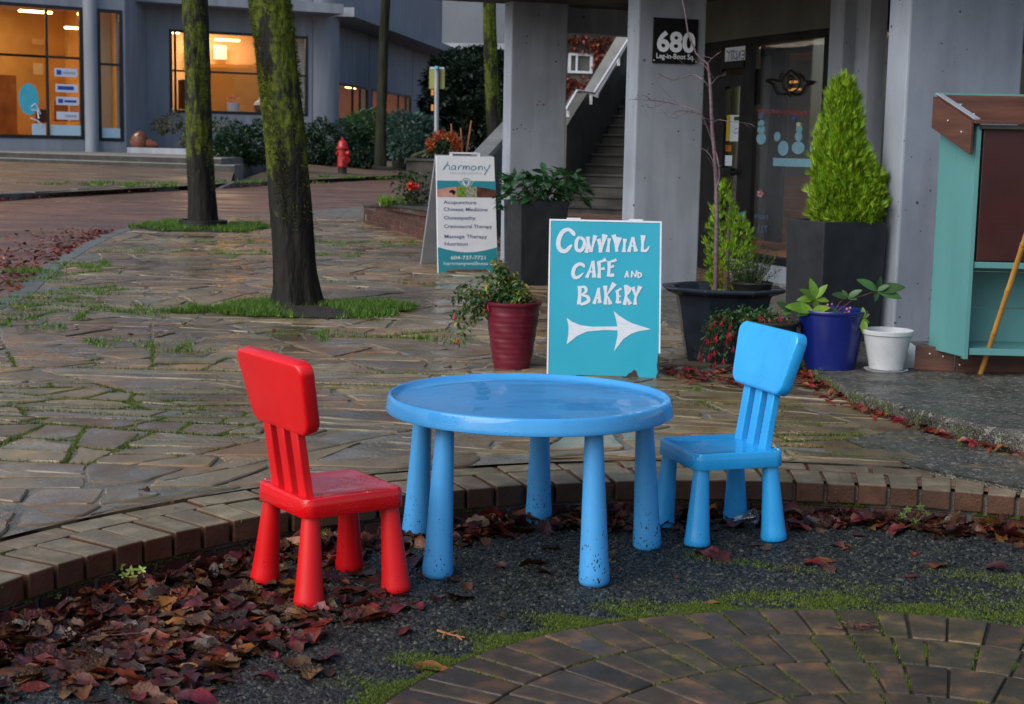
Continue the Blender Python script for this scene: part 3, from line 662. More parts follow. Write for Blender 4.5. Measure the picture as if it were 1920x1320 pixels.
# chair: local x forward, y left, floor at 0
def rrect(hx, hy, r, n=7):
    P = []
    for cx, cy, a0 in ((hx-r, hy-r, 0), (-hx+r, hy-r, PI/2), (-hx+r, -hy+r, PI), (hx-r, -hy+r, 1.5*PI)):
        for k in range(n): a = a0+PI/2*k/(n-1); P.append((cx+r*math.cos(a), cy+r*math.sin(a)))
    return P
def loft(b, rings, cap0=True, cap1=True):
    n_ = len(rings[0]); V = [p for r in rings for p in r]
    F = [(i*n_+k, i*n_+(k+1)%n_, (i+1)*n_+(k+1)%n_, (i+1)*n_+k) for i in range(len(rings)-1) for k in range(n_)]
    if cap0: F.append(tuple(reversed(range(n_))))
    if cap1: F.append(tuple(range((len(rings)-1)*n_, len(rings)*n_)))
    b.add(V, F); return b
def make_chair(name, label, loc, rz, body, topm, legm):
    t_ = thing(name, label, 'chair', loc, rz)
    b = MB(); H0, H1 = .238, .289
    ring = lambda e, z, dz=0: [(x, y, z) for x, y in rrect(.150+e, .146+e, max(.006, .032+e))]
    loft(b, [ring(-.012, H0+.012), ring(-.004, H0), ring(.001, H0), ring(.003, H0+.004), ring(.001, H1-.005), ring(-.001, H1-.0015), ring(-.005, H1), ring(-.012, H1-.0008), ring(-.035, H1-.003), ring(-.10, H1-.0045)])
    b.build('seat', topm, t_, local=True, smooth=50)
    # backrest panel, leaning back
    def on(s_, w, off, sl_=False):                                    # s along the lean, w across, off backwards
        base = np.array([-.0985, 0, .275]) if not sl_ else np.array([-.114, 0, .275]); u = np.array([-.217, 0, .976]) if not sl_ else np.array([-.150, 0, .985]); u /= np.linalg.norm(u); v = np.array([-u[2], 0, u[0]])
        return base + u*s_ + np.array([0, w, 0]) + v*off
    b = MB(); s0, s1 = .186, .385; hx, hy = (s1-s0)/2, .1775
    rg = []
    for off, e in ((-.0205,-.012),(-.0205,-.007),(-.019,-.003),(-.015,0),(.015,0),(.019,-.003),(.0205,-.007),(.0205,-.012)):
        bow = lambda w: -.010*(w/.178)**2
        rg.append([on((s0+s1)/2+x*(1-.0)+ (.004 if x > 0 else 0)*(1-(w/.178)**2)*1.5, w*(1.0+.104*x/hx), off+bow(w)) for x, w in rrect(hx+e, hy+e, .036+e)])
    loft(b, rg); b.build('backrest', body, t_, local=True, smooth=40)
    for w in (-.080, 0, .080):
        b = MB(); ww, dd = .0205, .0125
        rg = []
        for s_, k in ((0.0,1.12),(.015,1.0),(.1,.98),(.192,.98)):
            rg.append([on(s_, w+ww*a*k, dd*c*k-.001, True) for a, c in ((-1,-1),(-.85,-1),(.85,-1),(1,-.8),(1,.8),(.85,1),(-.85,1),(-1,.8))])
        loft(b, rg); b.build('slat', body, t_, local=True, smooth=35, bevel=.003)
    for x, y in ((.118,.114),(.118,-.114),(-.118,.114),(-.118,-.114)):
        cone_leg((x*1.125, y*1.15, 0), (x, y, H0+.004), .0405, .0235).build('leg', legm, t_, local=True, smooth=40)
    t_.scale = (.968,)*3
    return t_
make_chair('childs_chair', "red plastic children's chair with conical legs at the left side of the blue table", (-.4695,3.906,PIT), math.radians(35), M['red'], M['red_wet'], M['red_leg'])
make_chair('childs_chair', "bright blue plastic children's chair beaded with rain, facing the round table", (.641,4.564,PIT), math.radians(199), M['cyan'], M['cyan_wet'], M['cyan_leg'])

# ------------------------------------------------------------------ lettering helpers
RC = [0]
def ribbon(b, pts, o, u, v, w, th=.0015, mi=0):
    """one painted stroke: pts = (x, y, width) in the board's own u,v"""
    pts = [np.array(p, float) for p in pts]; n_ = len(pts); Lf, Rt = [], []
    for i, p in enumerate(pts):
        t_ = pts[min(i+1,n_-1)][:2]-pts[max(i-1,0)][:2]; t_ /= np.linalg.norm(t_)+1e-9; nn = np.array([-t_[1], t_[0]])
        Lf.append(p[:2]+nn*p[2]/2); Rt.append(p[:2]-nn*p[2]/2)
    o, u, v, w = [np.array(x, float) for x in (o, u, v, w)]
    RC[0] = (RC[0]+1) % 9; oo = o + w*(th + .00009*RC[0])
    V = [oo+u*x[0]+v*x[1] for x in Lf] + [oo+u*x[0]+v*x[1] for x in Rt]
    b.add(V, [(i, i+1, n_+i+1, n_+i) for i in range(n_-1)], mi)
def smoothpts(pts, k=4):
    out = []; P = [np.array(p, float) for p in pts]; n_ = len(P)
    for i in range(n_-1):
        a, c, d, e = P[max(i-1,0)], P[i], P[i+1], P[min(i+2,n_-1)]
        for j in range(k):
            t_ = j/k; out.append(.5*((2*c)+(-a+d)*t_+(2*a-5*c+4*d-e)*t_*t_+(-a+3*c-3*d+e)*t_**3))
    out.append(P[-1]); return out
def text(name, s_, m, parent, o, u, v, w, height, bold=0.0, th=.001, align='LEFT', width=None, shear=0):
    cu = bpy.data.curves.new('t', 'FONT'); cu.body = s_; cu.size = 1; cu.offset = bold; cu.align_x = 'LEFT'; cu.resolution_u = 3; cu.shear = shear
    ob = bpy.data.objects.new('t', cu); col.objects.link(ob)
    dg = bpy.context.evaluated_depsgraph_get(); me0 = bpy.data.meshes.new_from_object(ob.evaluated_get(dg))
    V = np.array([vv.co[:] for vv in me0.vertices]); F = [tuple(p.vertices) for p in me0.polygons]
    bpy.data.objects.remove(ob); bpy.data.curves.remove(cu); bpy.data.meshes.remove(me0)
    x0, x1, y0, y1 = V[:,0].min(), V[:,0].max(), V[:,1].min(), V[:,1].max()
    sc = height/.729                                       # height is the cap height
    sx_ = sc if width is None else width/(x1-x0)
    X = (V[:,0]-x0)*sx_; Y = V[:,1]*sc
    if align == 'CENTER': X -= (x1-x0)*sx_/2
    o, u, v, w = [np.array(a, float) for a in (o, u, v, w)]
    P = o + X[:,None]*u + Y[:,None]*v + w*th
    b = MB(); b.add(P, F)
    return b.build(name, m, parent)

# ------------------------------------------------------------------ the turquoise cafe sandwich board
M['teal_paint'] = pmat('turquoise paint', (.012,.30,.42), (.016,.335,.46), scale=2, rough=(.35,.5), bump=.05, bscale=60, specks=[(60, .035, (.01,.03,.03), None, None)])
M['letter_paint'] = pmat('brushed white paint', (.50,.55,.62), (.60,.65,.70), scale=30, rough=(.4,.6), bump=.1, stretch=(1,1,8))
M['dark_wood'] = pmat('rotten dark wood', (.01,.009,.008), (.03,.025,.02), rough=(.6,.9), bump=.8)
cb = thing('sandwich_board', 'turquoise hand-painted cafe and bakery A-frame board with a white arrow, behind the table', 'sign', (.42, 6.95, 0))
Wd, Ht = .512, .745
A0 = np.array([.168, 6.935, .004]); U = np.array([1, .012, -.002]); U /= np.linalg.norm(U)
lean = math.radians(13); Vv = np.array([0, math.sin(lean), math.cos(lean)]); Wn = np.cross(U, Vv); Wn /= np.linalg.norm(Wn)
if Wn[1] > 0: Wn = -Wn
def cpt(x, y): return ((x-828)/822*Wd, (1245-y)/1135*Ht)
board = [(0,0),(.105,.004),(.118,.018),(.135,.022),(.36,.020),(.375,.010),(.405,-.006),(.47,-.012),(.500,-.004),(Wd,.012),(Wd,Ht),(0,Ht)]
b = MB(); b.prism(board, A0, U, Vv, -Wn*.012); b.build('front_panel', M['teal_paint'], cb)
rot = [(.360,.019),(.372,.034),(.385,.040),(.397,.052),(.408,.046),(.411,.032),(.42,.015),(.410,.0),(.40,-.007),(.376,.010)]
b = MB(); b.prism(rot, A0+Wn*.001, U, Vv, Wn*.0008); b.build('rotten_patch', M['dark_wood'], cb)
b = MB(); b.prism([(Wd-.004,0.0),(Wd-.014,.02),(Wd-.006,.04),(Wd-.010,.075),(Wd-.003,.13),(Wd+.001,.13),(Wd+.001,0)], A0+Wn*.001, U, Vv, Wn*.0008); b.build('rotten_patch', M['dark_wood'], cb)
for p in ([(-.006,-.004),(.001,-.004),(.001,Ht+.004),(-.006,Ht+.004)], [(Wd-.001,.13),(Wd+.006,.13),(Wd+.006,Ht+.004),(Wd-.001,Ht+.004)], [(.001,Ht-.004),(Wd-.001,Ht-.004),(Wd-.001,Ht+.004),(.001,Ht+.004)]):
    b = MB(); b.prism(p, A0+Wn*.002, U, Vv, -Wn*.016); b.build('edge_trim', M['white_metal'], cb)
B0 = A0 + Vv*Ht - Wn*.014; dn = np.array([.035, .30, -.74]); dn /= np.linalg.norm(dn); Wb = np.cross(U, dn); Wb *= -1 if Wb[1] < 0 else 1
b = MB(); b.prism([(0,0),(Wd+.002,0),(Wd+.012,.72),(.01,.72)], B0, U, dn, Wb*.010); b.build('back_panel', M['white_metal'], cb)
for x in (.075, .365):
    b = MB(); b.obox(A0+U*x+Vv*(Ht+.003)-Wn*.02, U*.065, Vv*.008, Wn*.022); b.build('hinge', M['white_metal'], cb)
Ls = {'C':[[(1003,222,16),(1000,205,30),(965,178,26),(925,190,32),(896,235,34),(888,290,34),(908,328,34),(945,332,30),(972,305,26),(990,288,16)]],
 'O':[[(1050,232,22),(1080,252,24),(1082,290,26),(1055,328,26),(1026,318,26),(1022,270,26),(1035,240,24),(1050,232,22)]],
 'N':[[(1108,226,34),(1110,270,20),(1098,342,30)],[(1106,232,16),(1124,300,18),(1130,336,22)],[(1164,216,34),(1148,280,18),(1136,336,18)]],
 'V':[[(1188,240,32),(1200,290,22),(1204,338,30)],[(1236,208,44),(1222,270,24),(1208,330,14)]],
 'i':[[(1268,234,30),(1264,280,18),(1258,334,32)]],
 'v':[[(1300,208,36),(1318,270,22),(1326,330,24)],[(1342,226,44),(1332,280,22),(1322,330,12)]],
 'I':[[(1386,236,34),(1382,280,18),(1378,332,32)]],
 'A':[[(1440,222,14),(1430,270,16),(1416,330,30)],[(1444,222,24),(1458,280,22),(1470,326,32)],[(1424,284,14),(1466,286,14)]],
 'L':[[(1522,208,40),(1518,270,20),(1516,318,24)],[(1506,316,16),(1545,318,20),(1568,286,8)]],
 'c':[[(1086,448,10),(1076,430,24),(1045,424,26),(1012,450,28),(1002,495,28),(1018,522,26),(1050,512,20),(1078,486,8)]],
 'a':[[(1144,402,12),(1128,460,14),(1104,520,28)],[(1148,398,24),(1156,460,22),(1160,518,32)],[(1118,476,14),(1158,478,14)]],
 'F':[[(1192,402,30),(1198,460,22),(1196,520,30)],[(1190,408,18),(1225,396,20),(1246,386,34)],[(1200,458,14),(1238,450,22)]],
 'E':[[(1270,398,30),(1270,450,22),(1266,508,26)],[(1268,404,12),(1300,396,18),(1324,386,22)],[(1270,446,12),(1306,432,20)],[(1266,502,18),(1308,496,28)]],
 'and':[[(1404,466,8),(1390,514,13)],[(1404,466,12),(1414,512,13)],[(1396,495,6),(1412,495,6)],[(1442,464,13),(1438,512,12)],[(1442,468,8),(1468,508,9)],[(1476,460,13),(1470,508,10)],[(1488,472,12),(1488,514,12)],[(1484,474,8),(1506,480,11),(1512,498,11),(1490,514,8)]],
 'B':[[(1052,580,32),(1054,640,24),(1050,712,34)],[(1052,588,12),(1092,588,22),(1100,618,22),(1064,644,10)],[(1062,646,10),(1110,654,24),(1120,686,28),(1064,712,20)]],
 'a2':[[(1190,592,12),(1178,650,16),(1162,706,28)],[(1194,590,22),(1200,650,20),(1204,700,32)],[(1172,662,14),(1204,662,14)]],
 'K':[[(1242,574,34),(1248,640,20),(1246,708,30)],[(1312,556,40),(1284,600,22),(1256,640,8)],[(1254,640,10),(1272,670,18),(1284,706,32)]],
 'e':[[(1332,604,28),(1338,650,20),(1334,698,26)],[(1330,610,10),(1364,592,20)],[(1334,652,10),(1360,645,14)],[(1334,694,16),(1364,686,20)]],
 'R':[[(1396,566,30),(1400,640,20),(1388,708,30)],[(1396,572,12),(1424,588,24),(1420,616,20),(1396,642,10)],[(1396,644,10),(1414,670,18),(1432,704,32)]],
 'Y':[[(1448,580,34),(1460,612,20),(1472,648,14)],[(1504,572,36),(1488,612,22),(1470,655,18),(1468,706,30)]]}
def putletters(keys, name='lettering'):
    b = MB()
    for k in keys:
        for st in Ls[k]:
            ribbon(b, [(*cpt(p[0], p[1]), p[2]/822*Wd) for p in smoothpts(st, 3)], A0+Wn*.0012, U, Vv, Wn, .0008)
    return b.build(name, M['letter_paint'], cb)
putletters(['C','O','N','V','i','v','I','A','L']); putletters(['c','a','F','E']); putletters(['and']); putletters(['B','a2','K','e','R','Y'])
arrow = [(960,808),(1000,835),(1060,858),(1150,868),(1338,862),(1330,820),(1309,753),(1350,785),(1400,815),(1450,838),(1500,852),(1588,877),(1500,892),(1440,913),(1385,950),(1345,1000),(1316,1040),(1328,985),(1340,930),(1340,890),(1230,890),(1110,903),(1040,935),(1000,968),(962,996),(974,930),(976,870)]
b = MB(); b.prism([cpt(*p) for p in arrow], A0+Wn*.0012, U, Vv, Wn*.0008); b.build('arrow', M['letter_paint'], cb)

# ------------------------------------------------------------------ the wellness-centre sandwich board
M['teal_print'] = pmat('teal print', (.018,.20,.255), (.02,.21,.27), rough=(.3,.45), bump=0)
M['navy_print'] = pmat('navy print', (.07,.10,.20), (.08,.11,.21), rough=(.4,.5), bump=0)
M['script_print'] = pmat('steel blue print', (.035,.19,.29), (.04,.21,.31), rough=(.4,.5), bump=0)
M['pale_print'] = pmat('pale grey print', (.38,.44,.52), (.40,.46,.54), rough=(.4,.5), bump=0)
M['gold_print'] = pmat('pale gold print', (.50,.55,.34), (.5,.56,.36), rough=(.4,.5), bump=0)
M['skin_print'] = pmat('pink print', (.40,.17,.13), (.52,.27,.22), scale=14, rough=(.4,.5), bump=0)
M['dark_print'] = pmat('dark brown print', (.02,.008,.006), (.12,.035,.015), scale=16, rough=(.4,.5), bump=0)
M['green_print'] = pmat('green print', (.03,.11,.01), (.25,.32,.03), scale=40, rough=(.4,.5), bump=0)
M['mosaic_print'] = pmat('mosaic print', (.03,.05,.03), (.42,.42,.30), scale=90, rough=(.4,.5), bump=0)
M['grey_plastic'] = pmat('grey white plastic', (.25,.27,.31), (.30,.32,.36), rough=(.4,.6), bump=.1)
hb = thing('sandwich_board', 'tall white and teal wellness-centre A-frame sign listing therapies, beside the brick planter', 'sign', (-.38, 12.7, 0))
hw, hh = .515, .99; hl = math.radians(10)
HO = np.array([-.628, 12.60, .0]); HU = np.array([math.cos(.24), math.sin(.24), 0]); 
hn = np.array([HU[1], -HU[0], 0])
HV = -hn*math.sin(hl) + np.array([0,0,math.cos(hl)]); HW = np.cross(HU, HV)
if HW @ hn < 0: HW = -HW
# panel narrower at the top
def tap(v): return .0*v
def hp(x, y): return ((x-178)/610*hw*1.0, (1292-y)/1190*hh)   # from the sign's own proportions
def cu_(u_, v_): k = (v_/hh)*.045; return u_*(1-k*1.0) + k*hw*.02
outline = [(0,0),(.062,.0),(.078,.030),(.10,.042),(hw-.10,.042),(hw-.078,.030),(hw-.062,0),(hw,0),(hw*.975,hh),(hw*.005,hh)]
b = MB(); b.prism(outline, HO, HU, HV, -HW*.03); b.build('front_panel', M['white'], hb, bevel=.004)
back = HO + HV*hh - HW*.035
bd = -hn*.62*1.0*np.array([1,1,0]) + np.array([0,0,-hh*.985]); bl = np.linalg.norm(bd); bd = bd/bl
BW = np.cross(HU, bd); BW *= 1 if BW @ hn < 0 else -1
b = MB(); b.prism([(.005,0),(hw*.975,0),(hw,bl),(hw-.062,bl),(hw-.078,bl-.03),(.09,bl-.045),(.06,bl-.01),(.06,bl),(0,bl)], back, HU, bd, BW*.03); b.build('back_panel', M['grey_plastic'], hb, bevel=.004)
b = MB(); ho = HO+HV*hh
for (x0, x1, z0, z1) in ((.125,.145,-.0,.03),(.36,.38,.0,.03),(.125,.38,.022,.034)):
    b.obox(ho+HU*x0+HV*z0-HW*.032, HU*(x1-x0), HV*(z1-z0), HW*.03)
b.build('handle', M['white_metal'], hb)
e0 = HO + HW*.001
def arc(x0, x1, f0, f1, n_=18):
    return [(x0+(x1-x0)*i/n_, f0(i/n_)) for i in range(n_+1)] + [(x1+(x0-x1)*i/n_, f1(1-i/n_)) for i in range(n_+1)]
yv = lambda y: (1292-y)/1190*hh
band = arc(.006, hw*.985, lambda t_: yv(440)-.0 + .030*math.sin(PI*t_)*1.0 + .0, lambda t_: yv(350))
b = MB(); b.prism(band, e0+HW*.0005, HU, HV, HW*.0008); b.build('printed_band', M['teal_print'], hb)
def imgstrip(x0, x1, m, n_=8):
    pts = [(x0+(x1-x0)*i/n_, yv(440)+.030*math.sin(PI*(x0+(x1-x0)*i/n_)/hw)-.001) for i in range(n_+1)]
    b = MB(); b.prism([(x0, yv(515)), (x1, yv(515))] + pts[::-1], e0+HW*.0002, HU, HV, HW*.0008); return b.build('printed_picture', m, hb)
imgstrip(.006, .172, M['skin_print']); imgstrip(.172, .25, M['green_print']); imgstrip(.25, .345, M['mosaic_print']); imgstrip(.345, hw*.985, M['dark_print'])
b = MB(); b.prism([(.135+.028*math.cos(a), yv(468)+.022*math.sin(a)) for a in np.linspace(0,2*PI,14)[:-1]], e0+HW*.0012, HU, HV, HW*.0006); b.build('printed_head', M['black_metal'], hb)
b = MB(); b.prism([(.118+.020*math.cos(a), yv(488)+.014*math.sin(a)) for a in np.linspace(0,2*PI,14)[:-1]], e0+HW*.0019, HU, HV, HW*.0006); b.build('printed_face', M['skin_print'], hb)
foot_o = [(.004,.004),(.060,.002),(.077,.032),(.10,.045),(hw-.10,.045),(hw-.077,.032),(hw-.06,.002),(hw-.004,.004)]
foot = foot_o + [(hw*.985-(hw*.98)*i/16, yv(1020)-.042*math.sin(PI*i/16)) for i in range(17)]
b = MB(); b.prism(foot, e0+HW*.0005, HU, HV, HW*.0008); b.build('printed_band', M['teal_print'], hb)
def hxy(x, y): return ((x-205+(1292-y)*.046)/610*hw, yv(y))
# handwritten word, stroke by stroke
def stroke(b, pts, wd, o, u, v, w): ribbon(b, [(p[0], p[1], wd) for p in smoothpts([(p[0], p[1]) for p in pts], 4)], o, u, v, w, .0006)
hs = [[(275,155),(262,190),(245,220),(228,242),(250,205),(275,192),(290,205),(290,232),(302,240)],
      [(352,200),(325,198),(312,225),(322,240),(345,225),(355,202),(352,235),(362,240)],
      [(385,200),(380,238),(388,210),(405,196),(418,200)],
      [(432,200),(428,238),(436,210),(452,198),(458,212),(455,236),(465,210),(482,198),(492,210),(492,238)],
      [(540,198),(515,208),(512,230),(530,240),(555,228),(558,205),(540,198)],
      [(588,198),(585,240),(592,212),(612,198),(625,210),(622,238)],
      [(645,200),(650,228),(665,238)],[(703,180),(685,220),(660,262),(645,288)]]
b = MB()
for s_ in hs: stroke(b, [hxy(*p) for p in s_], .0062, e0+HW*.0006, HU, HV, HW)
b.build('handwritten_name', M['script_print'], hb)
def ht(s_, x, y, h, m, wpx=None, bold=0): 
    p = hxy(x, y); return text('printed_line', s_, m, hb, e0+HU*p[0]+HV*p[1], HU, HV, HW, h/1190*hh, bold, .0016, width=None if wpx is None else wpx/610*hw)
ht('WELLNESS CENTRE', 292, 282, 22, M['pale_print'], 330)
for s_, x, y, w_ in (('Acupuncture',242,584,330),('Chinese Medicine',244,655,445),('Osteopathy',250,740,320),('Craniosacral Therapy',254,826,485),('Massage Therapy',260,928,432),('Nutrition',264,1003,232)):
    ht(s_, x, y, 37, M['navy_print'], w_, .008)
ht('604-737-7721', 330, 1142, 38, M['white'], 350, .012); ht('harmonywellness.ca', 260, 1198, 34, M['white'], 520, .006)
b = MB(); c0 = hxy(463, 362)
def ring(b, c, rx, ry, wd, n_=28, a0=0, a1=2*PI): ribbon(b, [(c[0]+rx*math.cos(a), c[1]+ry*math.sin(a), wd) for a in np.linspace(a0, a1, n_)], e0+HW*.0016, HU, HV, HW, .0006)
b = MB(); b.prism([(c0[0]+.034*math.cos(a), c0[1]+.036*math.sin(a)) for a in np.linspace(0,2*PI,24)[:-1]], e0+HW*.0014, HU, HV, HW*.0004); b.build('emblem_disc', M['white'], hb)
b = MB(); ring(b, c0, .036, .038, .005)
for s_ in (-1, 1): ribbon(b, [(c0[0]+s_*.038, c0[1]-.03, .004), (c0[0]+s_*.06, c0[1]+.004, .004), (c0[0]+s_*.078, c0[1]+.012, .003)], e0+HW*.0016, HU, HV, HW, .0006)
b.build('emblem_ring', M['gold_print'], hb)
b = MB(); ring(b, c0, .030, .031, .004)
for k in range(-2, 3): ribbon(b, [(c0[0], c0[1]-.024, .003), (c0[0]+k*.009, c0[1]+.004, .006), (c0[0]+k*.006, c0[1]+.02, .002)], e0+HW*.0018, HU, HV, HW, .0006)
b.build('emblem_tree', M['teal_print'], hb)
# ------------------------------------------------------------------ leaves and pots
def leaf_grid(L, W, n=5, fold=.25, droop=.3, tip=1.0):
    V = []; F = []
    for i in range(n+1):
        t_ = i/n; w = W/2*(math.sin(PI*min(1, t_**.85*.98+.02))**.8)*(1 if t_ < 1 else 0)
        z = -droop*L*t_*t_
        for k in (-1, 0, 1): V.append((w*k, L*t_, z + abs(k)*w*fold))
    for i in range(n):
        for k in range(2): a = i*3+k; F.append((a, a+1, a+4, a+3))
    return np.array(V), np.array(F)
def dirmat(D, twist):
    """matrices whose Y column points along D"""
    D = np.asarray(D, float); D = D/np.linalg.norm(D, axis=1)[:, None]
    up = np.tile([0, 0, 1.0], (len(D), 1)); up[np.abs(D[:,2]) > .95] = [1, 0, 0]
    X = np.cross(D, up); X /= np.linalg.norm(X, axis=1)[:, None]; Z = np.cross(X, D)
    c, s_ = np.cos(twist)[:, None], np.sin(twist)[:, None]
    return np.stack([X*c+Z*s_, D, -X*s_+Z*c], -1)
def add_leaves(b, P, D, L, W, n=3, fold=.25, droop=.3, tw=.5, mi=0):
    P = np.asarray(P); n_ = len(P); tv, tf = leaf_grid(1, W/L if np.isscalar(L) else W, n, fold, droop)
    sc = (np.full(n_, L) if np.isscalar(L) else L)
    V, F = scatter(tv, tf, P, dirmat(D, rng.normal(0, tw, n_)), sc[:, None]*rng.uniform(.7, 1.2, (n_, 1)))
    return b.add(V, F, mi)
def rdir(n_, up=.3):
    D = rng.normal(0, 1, (n_, 3)); D[:,2] += up; return D/np.linalg.norm(D, axis=1)[:, None]
M['leaf_deep'] = leafmat('deep green leaf', (.008,.028,.010), (.022,.065,.022)); M['leaf_mid'] = leafmat('mid green leaf', (.018,.065,.020), (.05,.14,.035))
M['leaf_lime'] = leafmat('lime leaf', (.07,.16,.012), (.19,.33,.025)); M['leaf_yellow'] = leafmat('yellowing leaf', (.10,.14,.01), (.30,.26,.02))
M['leaf_blue'] = leafmat('blue green leaf', (.02,.055,.045), (.06,.13,.10)); M['leaf_red'] = leafmat('red leaf', (.25,.02,.012), (.5,.08,.02))
M['leaf_orange'] = leafmat('orange leaf', (.28,.05,.01), (.5,.16,.02)); M['petal'] = leafmat('crimson petal', (.42,.008,.035), (.6,.02,.06)); M['petal_red'] = leafmat('scarlet petal', (.6,.015,.01), (.75,.03,.02))
M['petal_pink'] = leafmat('pink bud', (.5,.16,.2), (.62,.3,.33))
M['conifer'] = leafmat('golden conifer', (.075,.17,.006), (.34,.50,.020), rand=.55, rough=(.5,.6), trans=.35, c3=(.20,.35,.012))
M['stem_green'] = pmat('green stem', (.04,.05,.02), (.07,.07,.03)); M['stem_red'] = pmat('red stem', (.12,.03,.03), (.2,.06,.05)); M['bark_purple'] = pmat('smooth purple bark', (.075,.045,.055), (.15,.10,.11), scale=20, rough=(.4,.6), bump=.2, stretch=(1,1,4))
M['pot_maroon'] = pmat('maroon plastic', (.11,.006,.018), (.155,.010,.028), scale=4, rough=(.3,.5), bump=.1, specks=[(50,.04,(.05,.01,.012),None,None)])
M['pot_blue'] = pmat('cobalt glaze', (.004,.010,.10), (.007,.016,.16), scale=2, rough=(.12,.35), bump=.05)
M['pot_white'] = pmat('stained white pot', (.40,.42,.44), (.50,.52,.54), scale=6, rough=(.4,.6), bump=.1, specks=[(130,.26,(.05,.06,.03),0,.13),(60,.14,(.05,.05,.03),0,.07)])
M['pot_navy'] = pmat('dark navy glaze', (.010,.013,.022), (.022,.03,.045), scale=5, rough=(.12,.4), bump=.1)
M['clay'] = pmat('clay', (.07,.03,.02), (.11,.05,.035), rough=(.6,.8))
M['black_plastic'] = pmat('black plastic', (.01,.01,.01), (.02,.02,.02), rough=(.35,.5))

def round_pot(name, label, c, r0, r1, h, m, rim=.012, ribs=0, seg=64, wave=0, soil=.86, parent=None):
    t_ = thing(name, label, 'plant pot', c)
    pr_ = [(0.001,0),(r0*.92,0),(r0,.006)]
    n_ = 40 if ribs else 12
    for i in range(n_+1):
        k = i/n_; r_ = r0+(r1-r0)*k**.8; 
        if ribs and .06 < k < .9: r_ += .0026*abs(math.sin(k*ribs*PI))
        pr_.append((r_, .008+(h-.03)*k))
    pr_ += [(r1+rim*.5, h-.02), (r1+rim, h-.012), (r1+rim, h-.003), (r1+rim*.7, h), (r1-.002, h), (r1-.008, h-.006), (r1-.012, h*.80), (.001, h*.80)]
    f = (lambda r_, z, w: r_ + (wave*math.sin(5*w+z*90)*.9 if .02 < z < h*.9 and r_ > r0*.9 else 0)) if wave else None
    MB().lathe(pr_, (0,0,0), seg, f=f).build('pot', m, t_, local=True, smooth=40)
    b = MB(); b.lathe([(.001, h*soil), (r1-.009, h*soil-.004)], (0,0,0), 32); b.build('soil', M['soil'], t_, local=True)
    return t_
def sub_at(P): return np.array([float(x) for x in P])

# maroon pot with a straggling fuchsia
mp_ = round_pot('plant_pot', 'maroon ribbed plastic pot holding a straggling fuchsia, left of the turquoise board', (.0, 7.22, 0), .082, .128, .335, M['pot_maroon'], ribs=12, wave=.0012)
fu = thing('fuchsia', 'straggling yellow-green fuchsia with drooping stems in the maroon pot', 'plant', (.0, 7.22, .28))
b = MB(); lf = []; tips = []
frnd = random.Random(3)
targets = [(846,560),(860,540),(880,545),(905,520),(925,500),(940,505),(930,490),(960,515),(975,525),(985,545),(850,590),(858,600),(895,560),(915,540),(950,530),(970,560),(940,560),(870,575),(1000,570),(985,580),(900,590),(865,620),(858,640),(935,520),(955,545)]
for px, py in targets:
    P0 = np.array([frnd.uniform(-.03,.03), 7.22+frnd.uniform(-.03,.03), .28]); P1 = aty(px, py, 7.22+frnd.uniform(-.12,.12))
    mid = (P0+P1)/2 + np.array([(P1[0])*.1, 0, .05+.05*frnd.random()]); mid[2] = max(mid[2], P1[2]*.4+.25)
    pts = [P0*(1-t_)**2+mid*2*t_*(1-t_)+P1*t_*t_ for t_ in np.linspace(0,1,9)]
    b.tube(pts, [.0022-.0015*i/8 for i in range(9)], 5)
    for p in pts[2:]:
        for _ in range(9): lf.append(p+np.array([frnd.gauss(0,.013), frnd.gauss(0,.018), frnd.gauss(0,.012)]))
    tips.append(pts[-1])
b.build('stems', M['stem_red'], fu)
lf = np.array(lf); k = rng.random(len(lf))
b = MB(); add_leaves(b, lf[k < .72], rdir((k < .72).sum(), -.2), .029, .016); b.build('leaves', M['leaf_mid'], fu)
b = MB(); add_leaves(b, lf[k >= .72], rdir((k >= .72).sum(), -.2), .027, .014); b.build('yellow_leaves', M['leaf_yellow'], fu)
def fuchsia_flower(b, P, s_=1.0):
    P = np.array(P); b.tube([P, P+np.array([0,0,-.012*s_])], [.002*s_,.004*s_], 6)
    n_ = 5; D = np.array([[math.cos(a), math.sin(a), -.6] for a in np.linspace(0, 2*PI, n_, endpoint=False)])
    add_leaves(b, np.tile(P+np.array([0,0,-.011*s_]), (n_,1)), D, .016*s_, .006*s_, 2, .1, .2, 0)
    b.tube([P+np.array([0,0,-.012*s_]), P+np.array([0,0,-.027*s_])], [.004*s_,.0015*s_], 6)
b = MB()
for px, py in ((853,588),(915,572),(858,634)): fuchsia_flower(b, aty(px, py, 7.15), 1.3)
b.build('flowers', M['petal'], fu)

# big dark faceted planter (octagonal) with tree, small conifer, dark shrub, fuchsia
bc = np.array([1.055, 7.62, 0.0])
oc = thing('planter', 'large dark glazed octagonal planter with a flared rim holding the bare sapling', 'planter', bc)
def octs(r_, z, sy=.88): return [(r_*math.cos(PI/8+k*PI/4), r_*sy*math.sin(PI/8+k*PI/4), z) for k in range(8)]
b = MB(); loft(b, [octs(.175,0), octs(.185,.02), octs(.215,.16), octs(.245,.335), octs(.255,.35), octs(.318,.372), octs(.322,.385), octs(.312,.392), octs(.262,.386), octs(.252,.36), octs(.24,.30)], True, False)
b.build('pot', M['pot_navy'], oc, local=True, bevel=.004)
b = MB(); b.add(octs(.247,.335), [tuple(range(8))]); b.build('soil', M['clay'], oc, local=True)
MB().prism([(-.028,-.02),(.028,-.02),(.028,.03),(0,.045),(-.028,.03)], aty(1352,557,7.45), (.95,.1,.25), (-.25,0,.97), (0,.002,0)).build('plant_tag', M['green_print'], oc)
